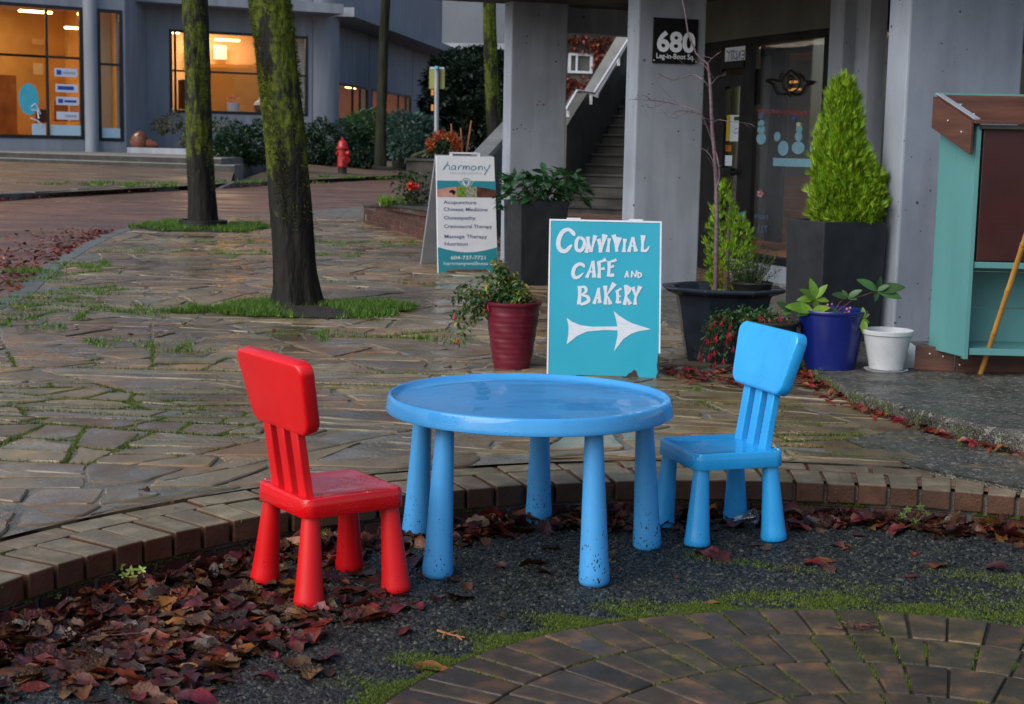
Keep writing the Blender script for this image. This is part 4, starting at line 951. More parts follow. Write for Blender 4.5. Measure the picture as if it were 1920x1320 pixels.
sap = thing('sapling', 'bare thin purple-barked sapling rising from the octagonal planter', 'tree', aty(1341,574,7.55))
b = MB(); TR = [aty(x, y, 7.55) for x, y in [(1341,580),(1342,520),(1343,455),(1344,400),(1343,340),(1340,290),(1335,240),(1333,190),(1331,150),(1327,120),(1305,100),(1290,62),(1284,20),(1270,-40),(1262,-110)]]
b.tube(TR, [.0125,.0125,.0115,.011,.0105,.010,.009,.0082,.0072,.006,.005,.004,.0035,.003,.0015], 10); b.build('trunk', M['bark_purple'], sap, smooth=60)
b = MB()
BR = [[(1344,350),(1349,330),(1346,300),(1337,270),(1318,220),(1300,205),(1275,198),(1250,192),(1220,188),(1180,186)],
      [(1318,218),(1300,210),(1270,208),(1258,219)],[(1318,220),(1330,225),(1343,228)],[(1300,206),(1285,212),(1265,220),(1250,216),(1243,208)],
      [(1333,165),(1318,150),(1300,140),(1280,145),(1260,150),(1234,138)],[(1331,140),(1318,120),(1300,123),(1290,128)],[(1327,118),(1340,105),(1353,96)],
      [(1335,235),(1345,225),(1370,228),(1405,232),(1415,238)],[(1343,345),(1336,300),(1320,280),(1305,275)],[(1250,192),(1240,196),(1225,202),(1212,200)],[(1333,160),(1345,145),(1360,140)],[(1275,198),(1262,188),(1256,180)],[(1220,188),(1214,182),(1204,178)]]
for q in BR:
    pts = smoothpts([aty(x, y, 7.55+.05*math.sin(i*1.3+x)) for i, (x, y) in enumerate(q)], 3); n_ = len(pts)
    b.tube(pts, [.0045*(1-.75*i/n_) if len(q) > 5 else .0025*(1-.7*i/n_) for i in range(n_)], 6)
    for i in range(2, n_, 3):
        p = pts[i]; d = np.array([random.gauss(0,.018), random.gauss(0,.018), random.gauss(.004,.014)]); b.tube([p, p+d, p+d*1.7+np.array([0,0,.006])], [.0011,.0009,.0005], 4)
b.build('branches', M['bark_purple'], sap, smooth=60)
b = MB()
for q in BR[:6]:
    for x, y in q[3:]:
        b.lathe([(0.0003,-.003),(.0018,-.001),(.0018,.0008),(.0003,.0025)], aty(x+random.uniform(-4,4), y+2, 7.55), 6)
b.build('raindrops', glassmat('raindrop', (1,1,1), .35), sap)

def conifer(name, label, cat, base, h, w, n_, m, gap=.0, prof=None, tri=5, size=.03, dep=1.0):
    t_ = thing(name, label, cat, base)
    ys, lf_, rt_ = [np.array(q, float) for q in prof]; Yd = base[1]     # outline in the photograph: heights, left and right edges
    zz_ = np.array([aty(960, y_, Yd)[2]+.021*0 for y_ in ys]); zz_ = np.array([aty((l_+r__)/2, y_, Yd)[2] for y_, l_, r__ in zip(ys, lf_, rt_)])
    xl = np.array([aty(l_, y_, Yd)[0] for l_, y_ in zip(lf_, ys)]); xr = np.array([aty(r__, y_, Yd)[0] for r__, y_ in zip(rt_, ys)])
    od = np.argsort(zz_); zz_, xl, xr = zz_[od], xl[od], xr[od]
    cand = rng.uniform(zz_[0], zz_[-1], n_*3); wd_ = np.interp(cand, zz_, xr-xl); cand = cand[rng.random(n_*3) < (wd_/wd_.max())**1.0*.9+.06][:n_]; n_ = len(cand)
    Rr = np.interp(cand, zz_, (xr-xl)/2); Cx = np.interp(cand, zz_, (xr+xl)/2); k = (cand-zz_[0])/(zz_[-1]-zz_[0]); a = rng.uniform(0, 2*PI, n_)
    lob = .97 + .07*np.sin(a*5+k*9) + .07*np.sin(a*3-k*14) + .06*np.sin(a*9+k*31) + rng.normal(0,.05,n_)
    rad = Rr*lob*np.sqrt(rng.uniform(.5,1,n_))
    P = np.stack([Cx+rad*np.cos(a), base[1]+rad*np.sin(a)*dep, cand], -1)
    D = np.stack([np.cos(a)*.6, np.sin(a)*.6, np.full(n_, 1.35)+k*.8], -1) + rng.normal(0,.30,(n_,3))
    # a spray: a flat fan of narrow scale-leaves
    V = []; F = []
    for j, an in enumerate((-.8,-.5,-.22,0,.22,.5,.8)):
        L_ = (1-.35*abs(an)); c_, s_ = math.sin(an), math.cos(an); y0 = .25*abs(an)/1; o = len(V)
        V += [(0,y0,0),(c_*L_*.5-s_*.055, y0+s_*L_*.5, 0.03),(c_*L_, y0+s_*L_*1.15, .0),(c_*L_*.5+s_*.055, y0+s_*L_*.5, -.03)]
        F.append((o, o+1, o+2, o+3))
    V, F2 = scatter(np.array(V), np.array(F), P, dirmat(D, rng.uniform(0, PI, n_)), (size*rng.choice([.5,.7,.9,1.15,1.8],n_,p=[.25,.3,.27,.13,.05]))[:, None])
    b = MB(); b.add(V, F2); b.build('foliage', m, t_)
    b = MB(); b.tube([base+np.array([0,0,-.03]), base+np.array([0,0,h*.9])], [.018,.004], 8); b.build('trunk', M['bark_purple'], t_)
    return t_
sb = aty(1372, 560, 7.72); sb[2] = .37
sc_f = conifer('conifer', 'small yellow-green conifer with browning base behind the bare sapling', 'plant', np.array([1.085,7.72,.34]), .49, .24, 850, M['conifer'], prof=([345,375,400,420,440,465,490,520,545,565],[1352,1342,1334,1330,1322,1318,1322,1326,1334,1340],[1358,1372,1384,1398,1412,1414,1408,1398,1394,1388]), size=.038)
b = MB(); n_ = 260; a = rng.uniform(0,2*PI,n_); kk = rng.uniform(.02,.3,n_)
P = np.stack([1.085+.07*np.cos(a), 7.70+.07*np.sin(a), .36+kk*.49], -1); add_leaves(b, P, rdir(n_,.2), .022, .006, 2)
b.build('dead_foliage', leafmat('rusty foliage', (.16,.05,.012), (.30,.10,.02)), sc_f)
bp_ = thing('pot_plant', 'black nursery pot with a dark low evergreen set inside the octagonal planter', 'plant', (1.19, 7.56, .335))
MB().lathe([(.001,0),(.075,0),(.10,.075),(.104,.078),(.104,.086),(.096,.086),(.094,.06),(.001,.06)], (0,0,0), 32).build('nursery_pot', M['black_plastic'], bp_, local=True, smooth=40)
b = MB(); st_ = MB(); P = []
for _ in range(34):
    a = random.uniform(0,2*PI); r_ = random.uniform(.02,.15); top = np.array([1.19+r_*math.cos(a), 7.56+r_*math.sin(a), .43+random.uniform(.02,.16)*(1.15-r_*4)+.02])
    p0 = np.array([1.19+.3*r_*math.cos(a), 7.56+.3*r_*math.sin(a), .40]); st_.tube([p0, top], [.002,.001], 4)
    for _ in range(60): t_ = random.uniform(.2,1.03); P.append(p0+(top-p0)*t_+np.array([random.gauss(0,.006) for _ in range(3)]))
add_leaves(b, P, rdir(len(P),.9), .016, .0045, 2); b.build('leaves', leafmat('dark needle', (.015,.045,.015), (.05,.09,.018)), bp_); st_.build('stems', M['stem_green'], bp_)
# fuchsia spilling over the front of the planter
f2 = thing('fuchsia', 'red-flowered fuchsia hanging over the front of the octagonal planter', 'plant', aty(1390,610,7.25))
b = MB(); fl = MB(); lf = []; st_ = MB()
for _ in range(46):
    px = random.uniform(1330,1475); py0 = 590+abs(px-1400)*.06; 
    px1 = px+random.gauss(-12,14) if px < 1400 else px+random.gauss(8,10); py1 = py0+random.uniform(5, 85 if px < 1385 else 30)
    p0 = aty(1360+(px-1360)*.6, 588, 7.36); p1 = aty(px1, py1, 7.22+random.uniform(-.06,.04)); mid = (p0+p1)/2+np.array([0,-.03,.04])
    pts = [p0*(1-t_)**2+mid*2*t_*(1-t_)+p1*t_*t_ for t_ in np.linspace(0,1,7)]; st_.tube(pts, .0011, 4)
    for p in pts[1:]:
        for _ in range(5): lf.append(p+np.array([random.gauss(0,.014) for _ in range(3)]))
    if random.random() < .75: fuchsia_flower(fl, p1, 1.25)
    if random.random() < .4: fuchsia_flower(fl, pts[4]+np.array([0,-.02,0]), 1.1)
add_leaves(b, lf, rdir(len(lf),-.1), .022, .012); b.build('leaves', M['leaf_mid'], f2); fl.build('flowers', M['petal'], f2); st_.build('stems', M['stem_red'], f2)
# clay-coloured pot under the hanging fuchsia
round_pot('plant_pot', 'dark olive-brown pot half hidden behind the back of the bright blue chair', (1.235, 7.18, .0), .085, .115, .27, pmat('olive pot', (.02,.02,.014), (.035,.032,.022), rough=(.35,.6)))

# cobalt pot with a hellebore
bpx = (1.52, 7.20, slab_z(1.5,7.2))
round_pot('plant_pot', 'cobalt blue glazed pot with lime-green hellebore leaves, next to the white pot', bpx, .118, .160, .285, M['pot_blue'], rim=.006, soil=.93)
he = thing('hellebore', 'lime-green hellebore with broad fingered leaves in the cobalt blue pot', 'plant', (bpx[0], bpx[1], bpx[2]+.26))
def bigleaf(P, D, L, W, m, tw=0.0, droop=.35, fold=.2):
    tv, tf = leaf_grid(L, W, 8, fold, droop); Dn = np.array(D)/np.linalg.norm(D); Zt = np.array([random.gauss(0,.25), -.75, .65]); Xc = np.cross(Dn, Zt); Xc /= np.linalg.norm(Xc); R_ = np.stack([Xc, Dn, np.cross(Xc, Dn)], -1)
    b = MB(); b.add(tv @ R_.T + np.array(P), tf); return b.build('leaf', m, he, smooth=60)
hub = [((1529,560),7.16,[(1521,528,1),(1548,538,1),(1505,548,1),(1550,566,1),(1500,565,1),(1530,585,1),(1512,572,1)],M['leaf_lime']),
       ((1524,582),7.12,[(1482,580,1),(1500,592,1),(1548,596,1),(1545,612,1),(1525,608,0),(1552,580,1)],M['leaf_lime']),
       ((1484,582),7.12,[(1460,572,0),(1470,590,0)],M['leaf_mid']),
       ((1590,558),7.18,[(1565,555,0),(1580,547,0),(1612,548,0),(1603,562,0)],M['leaf_mid']),
       ((1645,545),7.18,[(1613,530,0),(1653,523,0),(1690,543,0),(1682,560,0),(1642,562,0),(1664,538,0)],M['leaf_mid']),
       ((1619,597),7.10,[(1618,580,0),(1629,590,0),(1608,608,1),(1620,622,1),(1628,605,0)],M['leaf_lime']),
       ((1570,585),7.12,[(1556,592,0),(1580,598,0),(1560,578,0)],M['leaf_mid'])]
b = MB(); base = np.array([bpx[0], bpx[1], bpx[2]+.26])
for (hx, hy), Y, tips_, m in hub:
    H_ = aty(hx, hy, Y); mid = (base+H_)/2+np.array([0,0,.02]); b.tube([base+(H_-base)*.1, mid, H_], [.003,.0025,.002], 6)
    for (x, y, lim) in tips_:
        T_ = aty(x, y, Y-.04+.05*random.random()); D = T_-H_; L_ = np.linalg.norm(D)*1.22
        bigleaf(H_, D+np.array([0,0,.12*L_]), L_, L_*.46, m, 0, .12)
b.build('stems', M['stem_red'], he)
b = MB()
for x, y in ((1552,572),(1560,571),(1588,580),(1592,585),(1583,588),(1594,578),(1590,592)): b.lathe([(.0003,-.006),(.005,-.002),(.0055,.003),(.0003,.008)], aty(x, y, 7.1), 8)
b.build('buds', M['petal_pink'], he)
# white pot and saucer
wz = slab_z(1.77, 7.1)
wp = thing('plant_pot', 'empty white plastic pot stained green at the bottom, beside the cobalt pot', 'plant pot', (1.765, 7.10, wz))
MB().lathe([(.001,.012),(.072,.012),(.078,.016),(.112,.175),(.1185,.180),(.1195,.197),(.1165,.200),(.112,.197),(.108,.175),(.074,.03),(.001,.03)], (0,0,0), 64).build('pot', M['pot_white'], wp, local=True, smooth=40)
MB().lathe([(.001,0),(.088,0),(.100,.012),(.102,.014),(.098,.0145),(.086,.006),(.001,.006)], (0,0,0), 64).build('saucer', M['pot_white'], wp, local=True, smooth=40)
bag = MB(); rb = random.Random(4)
bag.lathe([(.001,0),(.06,0),(.07,.03),(.055,.07),(.03,.10),(.012,.115),(.001,.12)], (1.915,7.28,wz), 20, f=lambda r_, z, w: r_*(1+.18*math.sin(5*w+z*40))); tag(bag.build('plastic_bag', M['white'], smooth=60), 'crumpled white plastic bag behind the white pot', 'bag')

# tall charcoal planters, square, turned with the building
UB = np.array([-.345, .9386, 0]); NB = np.array([-.9386, -.345, 0])        # along the colonnade, and outwards to the street
def tall_planter(label, P, w, h, z0, filler):
    t_ = thing('planter', label, 'planter', (*P, z0))
    ex, ey = -NB*w, UB*w; o = np.array([*P, z0]); k = .93
    c0 = o + (ex+ey)/2
    rings = [[c0+(s1*ex+s2*ey)/2*kk+np.array([0,0,zz]) for s1, s2 in ((-1,-1),(1,-1),(1,1),(-1,1))] for kk, zz in ((k,0),(1,h),(.90,h),(.88,h-.06))]
    b = MB(); loft(b, rings, True, False); b.build('box', M['planter'], t_, bevel=.006)
    b = MB(); b.add([c0+(s1*ex+s2*ey)/2*.9+np.array([0,0,h-.05]) for s1, s2 in ((-1,-1),(1,-1),(1,1),(-1,1))], [(0,1,2,3)]); b.build('soil', M['soil'], t_)
    return c0
P1 = atz(1006, 541, 0); cA = tall_planter('tall square charcoal planter with a broad-leaved green shrub, between the first two pillars', P1[:2]+NB[:2]*.14, .385, .66, 0, None)
P2 = np.array([1.66, 8.22]); cB = tall_planter('tall square charcoal planter carrying the bright golden conifer by the right pillar', P2+np.array([.01,0]), .40, .66, slab_z(1.7,8.3), None)
kk = ([150,160,172,190,219,245,280,308,343,380,405,425],[1580,1572,1562,1553,1548,1541,1532,1527,1525,1523,1526,1534],[1582,1591,1599,1604,1608,1612,1618,1634,1650,1660,1659,1650])
cfn = conifer('conifer', 'bright lime-green pointed conifer in the tall charcoal planter by the right pillar', 'plant', np.array([cB[0]-.01, cB[1], .70]), .86, .50, 21000, M['conifer'], prof=kk, size=.040, dep=.85)
# the broad-leaved shrub
sh = thing('shrub', 'broad-leaved dark green shrub in the tall charcoal planter beside the stairs', 'plant', (cA[0], cA[1], .62))
P = []; D = []; st_ = MB()
for _ in range(70):
    px, py = random.uniform(942,1095), 0; py = 350 - 28*math.sqrt(max(0,1-((px-1025)/85)**2)) + random.uniform(0,48)
    Y = cA[1]+random.uniform(-.25,.2); e_ = aty(px, py, Y); st_.tube([np.array([cA[0]+random.gauss(0,.05), cA[1]+random.gauss(0,.05), .60]), (e_+np.array([cA[0],cA[1],.75]))/2, e_], [.003,.002,.001], 4)
    for _ in range(5):
        P.append(e_+np.array([random.gauss(0,.012) for _ in range(3)])); q = e_-np.array([cA[0],cA[1],.55]); q /= np.linalg.norm(q); D.append(q+np.array([random.gauss(0,.6), random.gauss(0,.6), random.gauss(-.35,.4)]))
b = MB(); add_leaves(b, P, np.array(D), .085, .045, 5, .22, .4); b.build('leaves', leafmat('broad green leaf', (.014,.06,.018), (.04,.13,.04)), sh, smooth=60); st_.build('stems', M['stem_green'], sh)

# ------------------------------------------------------------------ fallen leaves
M['dead_leaf'] = leafmat('dead leaf', (.022,.007,.004), (.13,.036,.013), rand=.8, rough=(.3,.6), trans=.03, scale=16, c3=(.055,.015,.007))
M['dead_leaf_bright'] = leafmat('russet leaf', (.09,.020,.006), (.22,.055,.012), rand=.45, rough=(.3,.5), trans=.1, scale=16)
for _n in ('dead_leaf','dead_leaf_bright'):
    for _k, _s, _bs in (('', 1, 170), ('_one', .08, 11)):
        _q = M[_n].copy() if _k else M[_n]; M[_n+_k] = _q; _N = _q.node_tree.nodes
        _t = [x for x in _N if x.type == 'TEX_NOISE']; _bp = [x for x in _N if x.type == 'BUMP'][0]
        _h = _bp.inputs['Height'].links[0].from_node; _h.inputs['Scale'].default_value = _bs; _bp.inputs['Strength'].default_value = .9; _bp.inputs['Distance'].default_value = .002 if not _k else .03
        if _k:
            for x in _t:
                if x is not _h and x != _h: x.inputs['Scale'].default_value = 3
def dead_leaf(seed):
    r_ = random.Random(seed); n_, m_ = 9, 7; V = []; c1, c2, tw = r_.uniform(-12,16), r_.uniform(2,22), r_.uniform(-4,4)
    L_ = .5; W_ = r_.uniform(.26,.40)
    for i in range(n_):
        t_ = i/(n_-1); w = W_*(math.sin(PI*(t_*.93+.045))**.65)*(1+r_.uniform(-.22,.22))
        for k in range(m_):
            u_ = (k/(m_-1)-.5)*2; x = w*u_; y = (t_-.5)*2*L_*(1+.05*r_.gauss(0,1))
            z = c2*x*x*.11 + c1*y*y*.06 + .05*math.sin(7*y+3*x+seed) + tw*x*y*.3 + r_.gauss(0,.016) - .035*(1 if k == m_//2 else 0) + .018*math.cos(9*PI*(y-abs(x)*.8))
            V.append((x*(1-.25*abs(z)), y*(1-.2*abs(z)), z*.55))
    V += [(-.012,-L_*1.0,0),(.012,-L_*1.0,0),(.02,-L_*1.5,.05)]
    F = [(i*m_+k, i*m_+k+1, (i+1)*m_+k+1, (i+1)*m_+k) for i in range(n_-1) for k in range(m_-1)]
    V = np.array(V); V[:,2] -= np.percentile(V[:,2], 12); return V, F + [(n_*m_, n_*m_+1, n_*m_+2)]
LT = [dead_leaf(s_) for s_ in (1,5,8,12,21,33,40,52)]
LM = []
for i, (V, F) in enumerate(LT):
    for mm in ('dead_leaf_one','dead_leaf_bright_one'):
        me = bpy.data.meshes.new('leaf'); me.from_pydata([tuple(v) for v in V], [], F); me.materials.append(M[mm]); me.update()
        me.polygons.foreach_set('use_smooth', np.ones(len(me.polygons), bool)); LM.append(me)
lr = random.Random(77)
def leaf_spot():
    while True:
        u_ = lr.random()
        if u_ < .50:      # drift against the brick wall
            th = lr.uniform(.12*PI, .93*PI); d = abs(lr.gauss(0,.10)) + .01
            if 1.32 < th < 2.0: d *= .75
            r_ = 2.17-d; x, y = PC[0]+r_*math.cos(th), PC[1]+r_*math.sin(th); pile = max(0, 1-d/.22)
        elif u_ < .88:    # the lower left corner
            x, y = lr.gauss(-.86,.30), lr.gauss(3.50,.30); pile = .15*lr.random()
        else:             # scattered
            th = lr.uniform(.1*PI,.95*PI); r_ = lr.uniform(1.1,2.1); x, y = PC[0]+r_*math.cos(th), PC[1]+r_*math.sin(th); pile = 0
            if lr.random() < .55 and x > -.2: continue
        r_ = math.hypot(x-PC[0], y-PC[1])
        if r_ > 2.17 or y < 3.0 or abs(x) > .40*y or (r_ < 1.5 and lr.random() < .9): continue
        return x, y, pile
spots = [leaf_spot() for _ in range(2150)]
spots.sort(key=lambda s_: -(s_[2]*.2 + 1/s_[1]))
bg = [MB(), MB()]; nL = 0
for i, (x, y, pile) in enumerate(spots):
    s_ = lr.choice([.028,.042,.055,.07,.09])*lr.uniform(.85,1.15) if lr.random() < .85 else lr.uniform(.03,.05)
    z = PIT + .003 + pile*lr.random()*.022
    ro = (lr.gauss(0,.17+pile*.35), lr.gauss(0,.17+pile*.35), lr.uniform(0,2*PI)); mi = 1 if lr.random() < .13 else 0
    if i % 6 == 0 and nL < 285:
        o = bpy.data.objects.new('fallen_leaf', LM[lr.randrange(8)*2+mi]); col.objects.link(o); nL += 1
        o.location = (x, y, z + .004 + pile*.01); o.rotation_euler = ro; o.scale = (s_, s_, s_)
        zn = 'in the drift at the near left corner' if x < -.35 and y < 3.95 else ('against the brick wall behind the red chair' if x < -.2 else ('under the round blue table' if x < .45 and y > 3.85 else ('along the brick wall right of the bright blue chair' if y > 4.2 else 'alone on the wet gravel before the table')))
        cn = 'russet orange' if mi else 'dark brown'
        tag(o, cn+' fallen leaf lying '+zn, 'leaf', cn+' fallen leaves '+zn)
    else:
        V, F = LT[lr.randrange(8)]; Rm = np.array(Matrix.Rotation(ro[2],3,'Z') @ Matrix.Rotation(ro[1],3,'Y') @ Matrix.Rotation(ro[0],3,'X'))
        bg[mi].add((V*s_) @ Rm.T + np.array([x, y, z]), F)
tag(bg[0].build('leaf_litter', M['dead_leaf'], smooth=60), 'wet dark brown leaf litter drifted against the brick wall', 'leaf litter', kind='stuff')
tag(bg[1].build('russet_leaf_litter', M['dead_leaf_bright'], smooth=60), 'russet leaves mixed into the litter along the brick wall', 'leaf litter', kind='stuff')
# russet leaves along the slab edge, the left kerb, and strewn on the stones
b = MB()
def put(x, y, z, s_, k=.35):
    V, F = LT[lr.randrange(8)]; Rm = np.array(Matrix.Rotation(lr.uniform(0,6.3),3,'Z') @ Matrix.Rotation(lr.gauss(0,k),3,'Y') @ Matrix.Rotation(lr.gauss(0,k),3,'X')); b.add((V*s_) @ Rm.T + np.array([x,y,z]), F)
for (a, c) in zip(SLABpts[:-2], SLABpts[1:-1]):
    for _ in range(26):
        t_ = lr.random(); put(a[0]+(c[0]-a[0])*t_-abs(lr.gauss(.03,.03)), a[1]+(c[1]-a[1])*t_, .028, lr.uniform(.03,.06))
for _ in range(150): put(lr.uniform(.75,1.40), lr.uniform(6.7,7.25), .028, lr.uniform(.03,.07), .2)
for _ in range(500):
    i = lr.randrange(3, 8); a, c = K1[i], K1[i+1]; t_ = lr.random(); put(a[0]+(c[0]-a[0])*t_-.1-abs(lr.gauss(0,.35)), a[1]+(c[1]-a[1])*t_, .02, lr.uniform(.03,.07), .3)
for _ in range(260):
    i = lr.randrange(0, 4); a, c = KL[i], KL[i+1]; t_ = lr.random(); put(a[0]+(c[0]-a[0])*t_, a[1]+(c[1]-a[1])*t_-.1-abs(lr.gauss(0,.3)), float(g(a[0],a[1]))+.03, lr.uniform(.05,.09), .4)
    i = lr.randrange(0, 4); a, c = KR[i], KR[i+1]; t_ = lr.random(); put(a[0]+(c[0]-a[0])*t_, a[1]+(c[1]-a[1])*t_-.1-abs(lr.gauss(0,.3)), float(g(a[0],a[1]))+.03, lr.uniform(.05,.09), .4)
tag(b.build('edge_leaf_litter', leafmat('soaked red leaf', (.07,.012,.008), (.20,.04,.015), rand=.5, rough=(.2,.45), trans=.05), smooth=60), 'russet leaves washed against the kerbs and the slab edge', 'leaf litter', kind='stuff')
for k, (x, y) in enumerate([(168,598),(560,630),(640,612),(588,735),(190,672),(270,920),(575,780),(320,943),(1090,660),(470,470),(430,510),(245,628),(660,680),(840,690),(515,620)]):
    P = atz(x, y, .024); o = bpy.data.objects.new('fallen_leaf', LM[lr.randrange(8)*2+1]); col.objects.link(o); s_ = lr.uniform(.025,.045)
    o.location = tuple(P); o.scale = (s_,)*3; o.rotation_euler = (lr.gauss(0,.2), lr.gauss(0,.2), lr.uniform(0,6))
    tag(o, 'small orange leaf lying flat on the flagstones', 'leaf', 'small leaves strewn on the flagstones')
P = atz(1608,1178,PIT+.014); b = MB(); r9 = random.Random(9)
for k in range(34):
    p = P+np.array([r9.gauss(0,.03), r9.gauss(0,.02), r9.uniform(.001,.008)]); b.tube([p, p+np.array([r9.gauss(0,.012), r9.gauss(0,.012), .003])], [.003,.001], 4)
tag(b.build('seed_cone', M['clay'], smooth=60), 'shredded reddish cone lying on the dark wet pavers', 'seed cone')

# seedlings and weeds rooted in the pit
def seedling(label, px, py, z, leaves, m, size, Y=None):
    P = atz(px, py, z); t_ = thing('seedling', label, 'plant', P); b = MB()
    for (x, y) in leaves:
        T_ = aty(x, y, P[1]+random.uniform(-.02,.02)); st_ = [P, (P+T_)/2+np.array([0,0,.005]), T_]; b.tube(st_, .0012, 4)
        # five-lobed leaf
        out = []; rr_ = size*random.uniform(.8,1.2)
        for j in range(20):
            a = 2*PI*j/20; lob = .72+.28*math.cos(a*5)+.06*math.sin(a*9); out.append((rr_*lob*math.cos(a), rr_*lob*math.sin(a)*.8))
        nrm = np.array([random.gauss(0,.3), -.75, .7]); nrm /= np.linalg.norm(nrm); u_ = np.cross(nrm, [0,0,1]); u_ /= np.linalg.norm(u_); v_ = np.cross(nrm, u_)
        l = MB(); l.add([T_+u_*a+v_*c for a, c in out]+[T_+nrm*-.004], [(j,(j+1)%20,20) for j in range(20)]); l.build('leaf', m, t_)
    b.build('stem', M['stem_green'], t_); return t_
M['ivy_leaf'] = leafmat('seedling leaf', (.16,.26,.04), (.30,.38,.07)); M['leaf_weed'] = leafmat('weed leaf', (.06,.13,.015), (.12,.22,.03))
seedling('pale lime ivy seedling growing from the leaves at the foot of the brick wall', 235, 1098, PIT+.01, [(225,1062),(208,1080),(245,1070),(264,1068),(250,1082),(232,1078)], M['ivy_leaf'], .017)
seedling('small green seedling against the brick wall at the near corner', 103, 1125, PIT+.01, [(103,1112),(98,1108),(108,1118)], M['ivy_leaf'], .014)
seedling('round-leaved weed behind the legs of the red chair', 545, 1020, PIT+.01, [(540,1014),(562,1012),(612,1018),(607,1000)], M['leaf_weed'], .012)
seedling('weed with a yellow leaf growing under the brick edge on the far side', 1715, 985, PIT+.01, [(1726,950),(1702,955),(1692,966),(1714,978),(1738,962),(1745,980)], M['leaf_weed'], .016)
# crushed clear cup, twigs
P = atz(1398, 972, PIT+.035); cp_ = MB(); cp_.lathe([(.02,-.03),(.027,.03),(.029,.031),(.026,.031),(.0185,-.028)], (0,0,0), 24, f=lambda r_, z, w: r_*(1+.16*math.sin(2*w+.6)))
o = cp_.build('plastic_cup', glassmat('clear plastic', (.8,.82,.82), .25, .15), smooth=60); o.location = tuple(P); o.rotation_euler = (1.2,.3,.9); tag(o, 'crushed clear plastic cup against the brick wall behind the bright blue chair', 'cup')
def twig(label, pts, z, r_=.0022, m=None):
    b = MB(); b.tube([atz(x, y, z)+np.array([0,0,.004*math.sin(i*2)]) for i, (x, y) in enumerate(pts)], [r_*(1-.6*i/len(pts)) for i in range(len(pts))], 6); tag(b.build('twig', m or M['clay'], smooth=60), label, 'twig')
twig('long thin curved twig lying on the stones before the wellness sign', [(655,513),(700,502),(740,504),(790,517)], .03, .004)
twig('forked twig lying near the left tree foot on the stones', [(338,570),(350,566),(372,568)], .03, .006)
twig('dark twig lying in the leaves at the near left', [(170,1195),(260,1190),(330,1180),(345,1172)], PIT+.02, .0024)
twig('pale green broken twig on the leaves near the right chair', [(1741,1042),(1765,1032),(1782,1020),(1786,1014)], PIT+.03, .0024, M['stem_green'])
b = MB(); 
for pts in ([(820,1182),(845,1190),(872,1195)],[(842,1188),(858,1182)],[(835,1186),(830,1195)],[(856,1191),(866,1200)]): b.tube([atz(x, y, PIT+.008) for x, y in pts], [.003,.002,.0015][:len(pts)], 5)
tag(b.build('twig', pmat('orange twig', (.3,.11,.03), (.36,.15,.05))), 'orange branched scrap of cedar on the gravel before the table', 'twig')
# ------------------------------------------------------------------ walls given by a base line; points found where a sight line meets them
class Wall:
    def __init__(s, A, B):
        A = np.array([A[0], A[1], 0.0]); B = np.array([B[0], B[1], 0.0]); s.A = A; s.e = (B-A)/np.linalg.norm(B-A)
        n = np.array([s.e[1], -s.e[0], 0]); s.n = n if n @ (CAM-A) > 0 else -n
    def p(s, px, py, off=0.0): return hit(px, py, s.A+s.n*off, s.n)
    def sz(s, px, py): q = s.p(px, py); return (q-s.A) @ s.e, q[2]
    def w(s, t_, z, off=0.0): return s.A + s.e*t_ + s.n*off + np.array([0,0,z])
    def slab(s, b, t0, t1, z0, z1, off0, off1, mi=0):
        return b.obox(s.w(t0, z0, off0), s.e*(t1-t0), np.array([0,0,z1-z0]), s.n*(off1-off0), mi)
    def quadpx(s, b, x0, y0, x1, y1, off=0.0, th=.01):     # rectangle spanned by two photo corners
        qa, qc = s.p(x0, y0, off), s.p(x1, y1, off); a, za, c, zc = (qa-s.A) @ s.e, qa[2], (qc-s.A) @ s.e, qc[2]; return s.slab(b, min(a,c), max(a,c), min(za,zc), max(za,zc), off, off+th)
    def decal(s, name, x0, y0, x1, y1, m, parent=None, off=.02, th=.006):
        b = MB(); s.quadpx(b, x0, y0, x1, y1, off, th); return b.build(name, m, parent)
def window(w, par, t0, t1, z0, z1, glass, frame, fw=.07, mull_t=(), mull_z=(), off=-.06, depth=.08):
    b = MB()
    w.slab(b, t0, t1, z0, z0+fw, off, off+depth); w.slab(b, t0, t1, z1-fw, z1, off, off+depth)
    w.slab(b, t0, t0+fw, z0+fw, z1-fw, off, off+depth); w.slab(b, t1-fw, t1, z0+fw, z1-fw, off, off+depth)
    ts = [t0+fw] + [t for m_ in mull_t for t in (m_-fw*.35, m_+fw*.35)] + [t1-fw]; zs = [z0+fw] + [z for m_ in mull_z for z in (m_-fw*.35, m_+fw*.35)] + [z1-fw]
    for m_ in mull_t: w.slab(b, m_-fw*.35, m_+fw*.35, z0+fw, z1-fw, off+.005, off+depth-.005)
    for m_ in mull_z:
        for i in range(0, len(ts), 2): w.slab(b, ts[i], ts[i+1], m_-fw*.35, m_+fw*.35, off+.01, off+depth-.01)
    f = b.build('window', frame, par)
    for i in range(0, len(ts), 2):
        for k in range(0, len(zs), 2):
            q = MB(); w.slab(q, ts[i], ts[i+1], zs[k], zs[k+1], off+.03, off+.036); q.build('pane', glass, f)
    return f

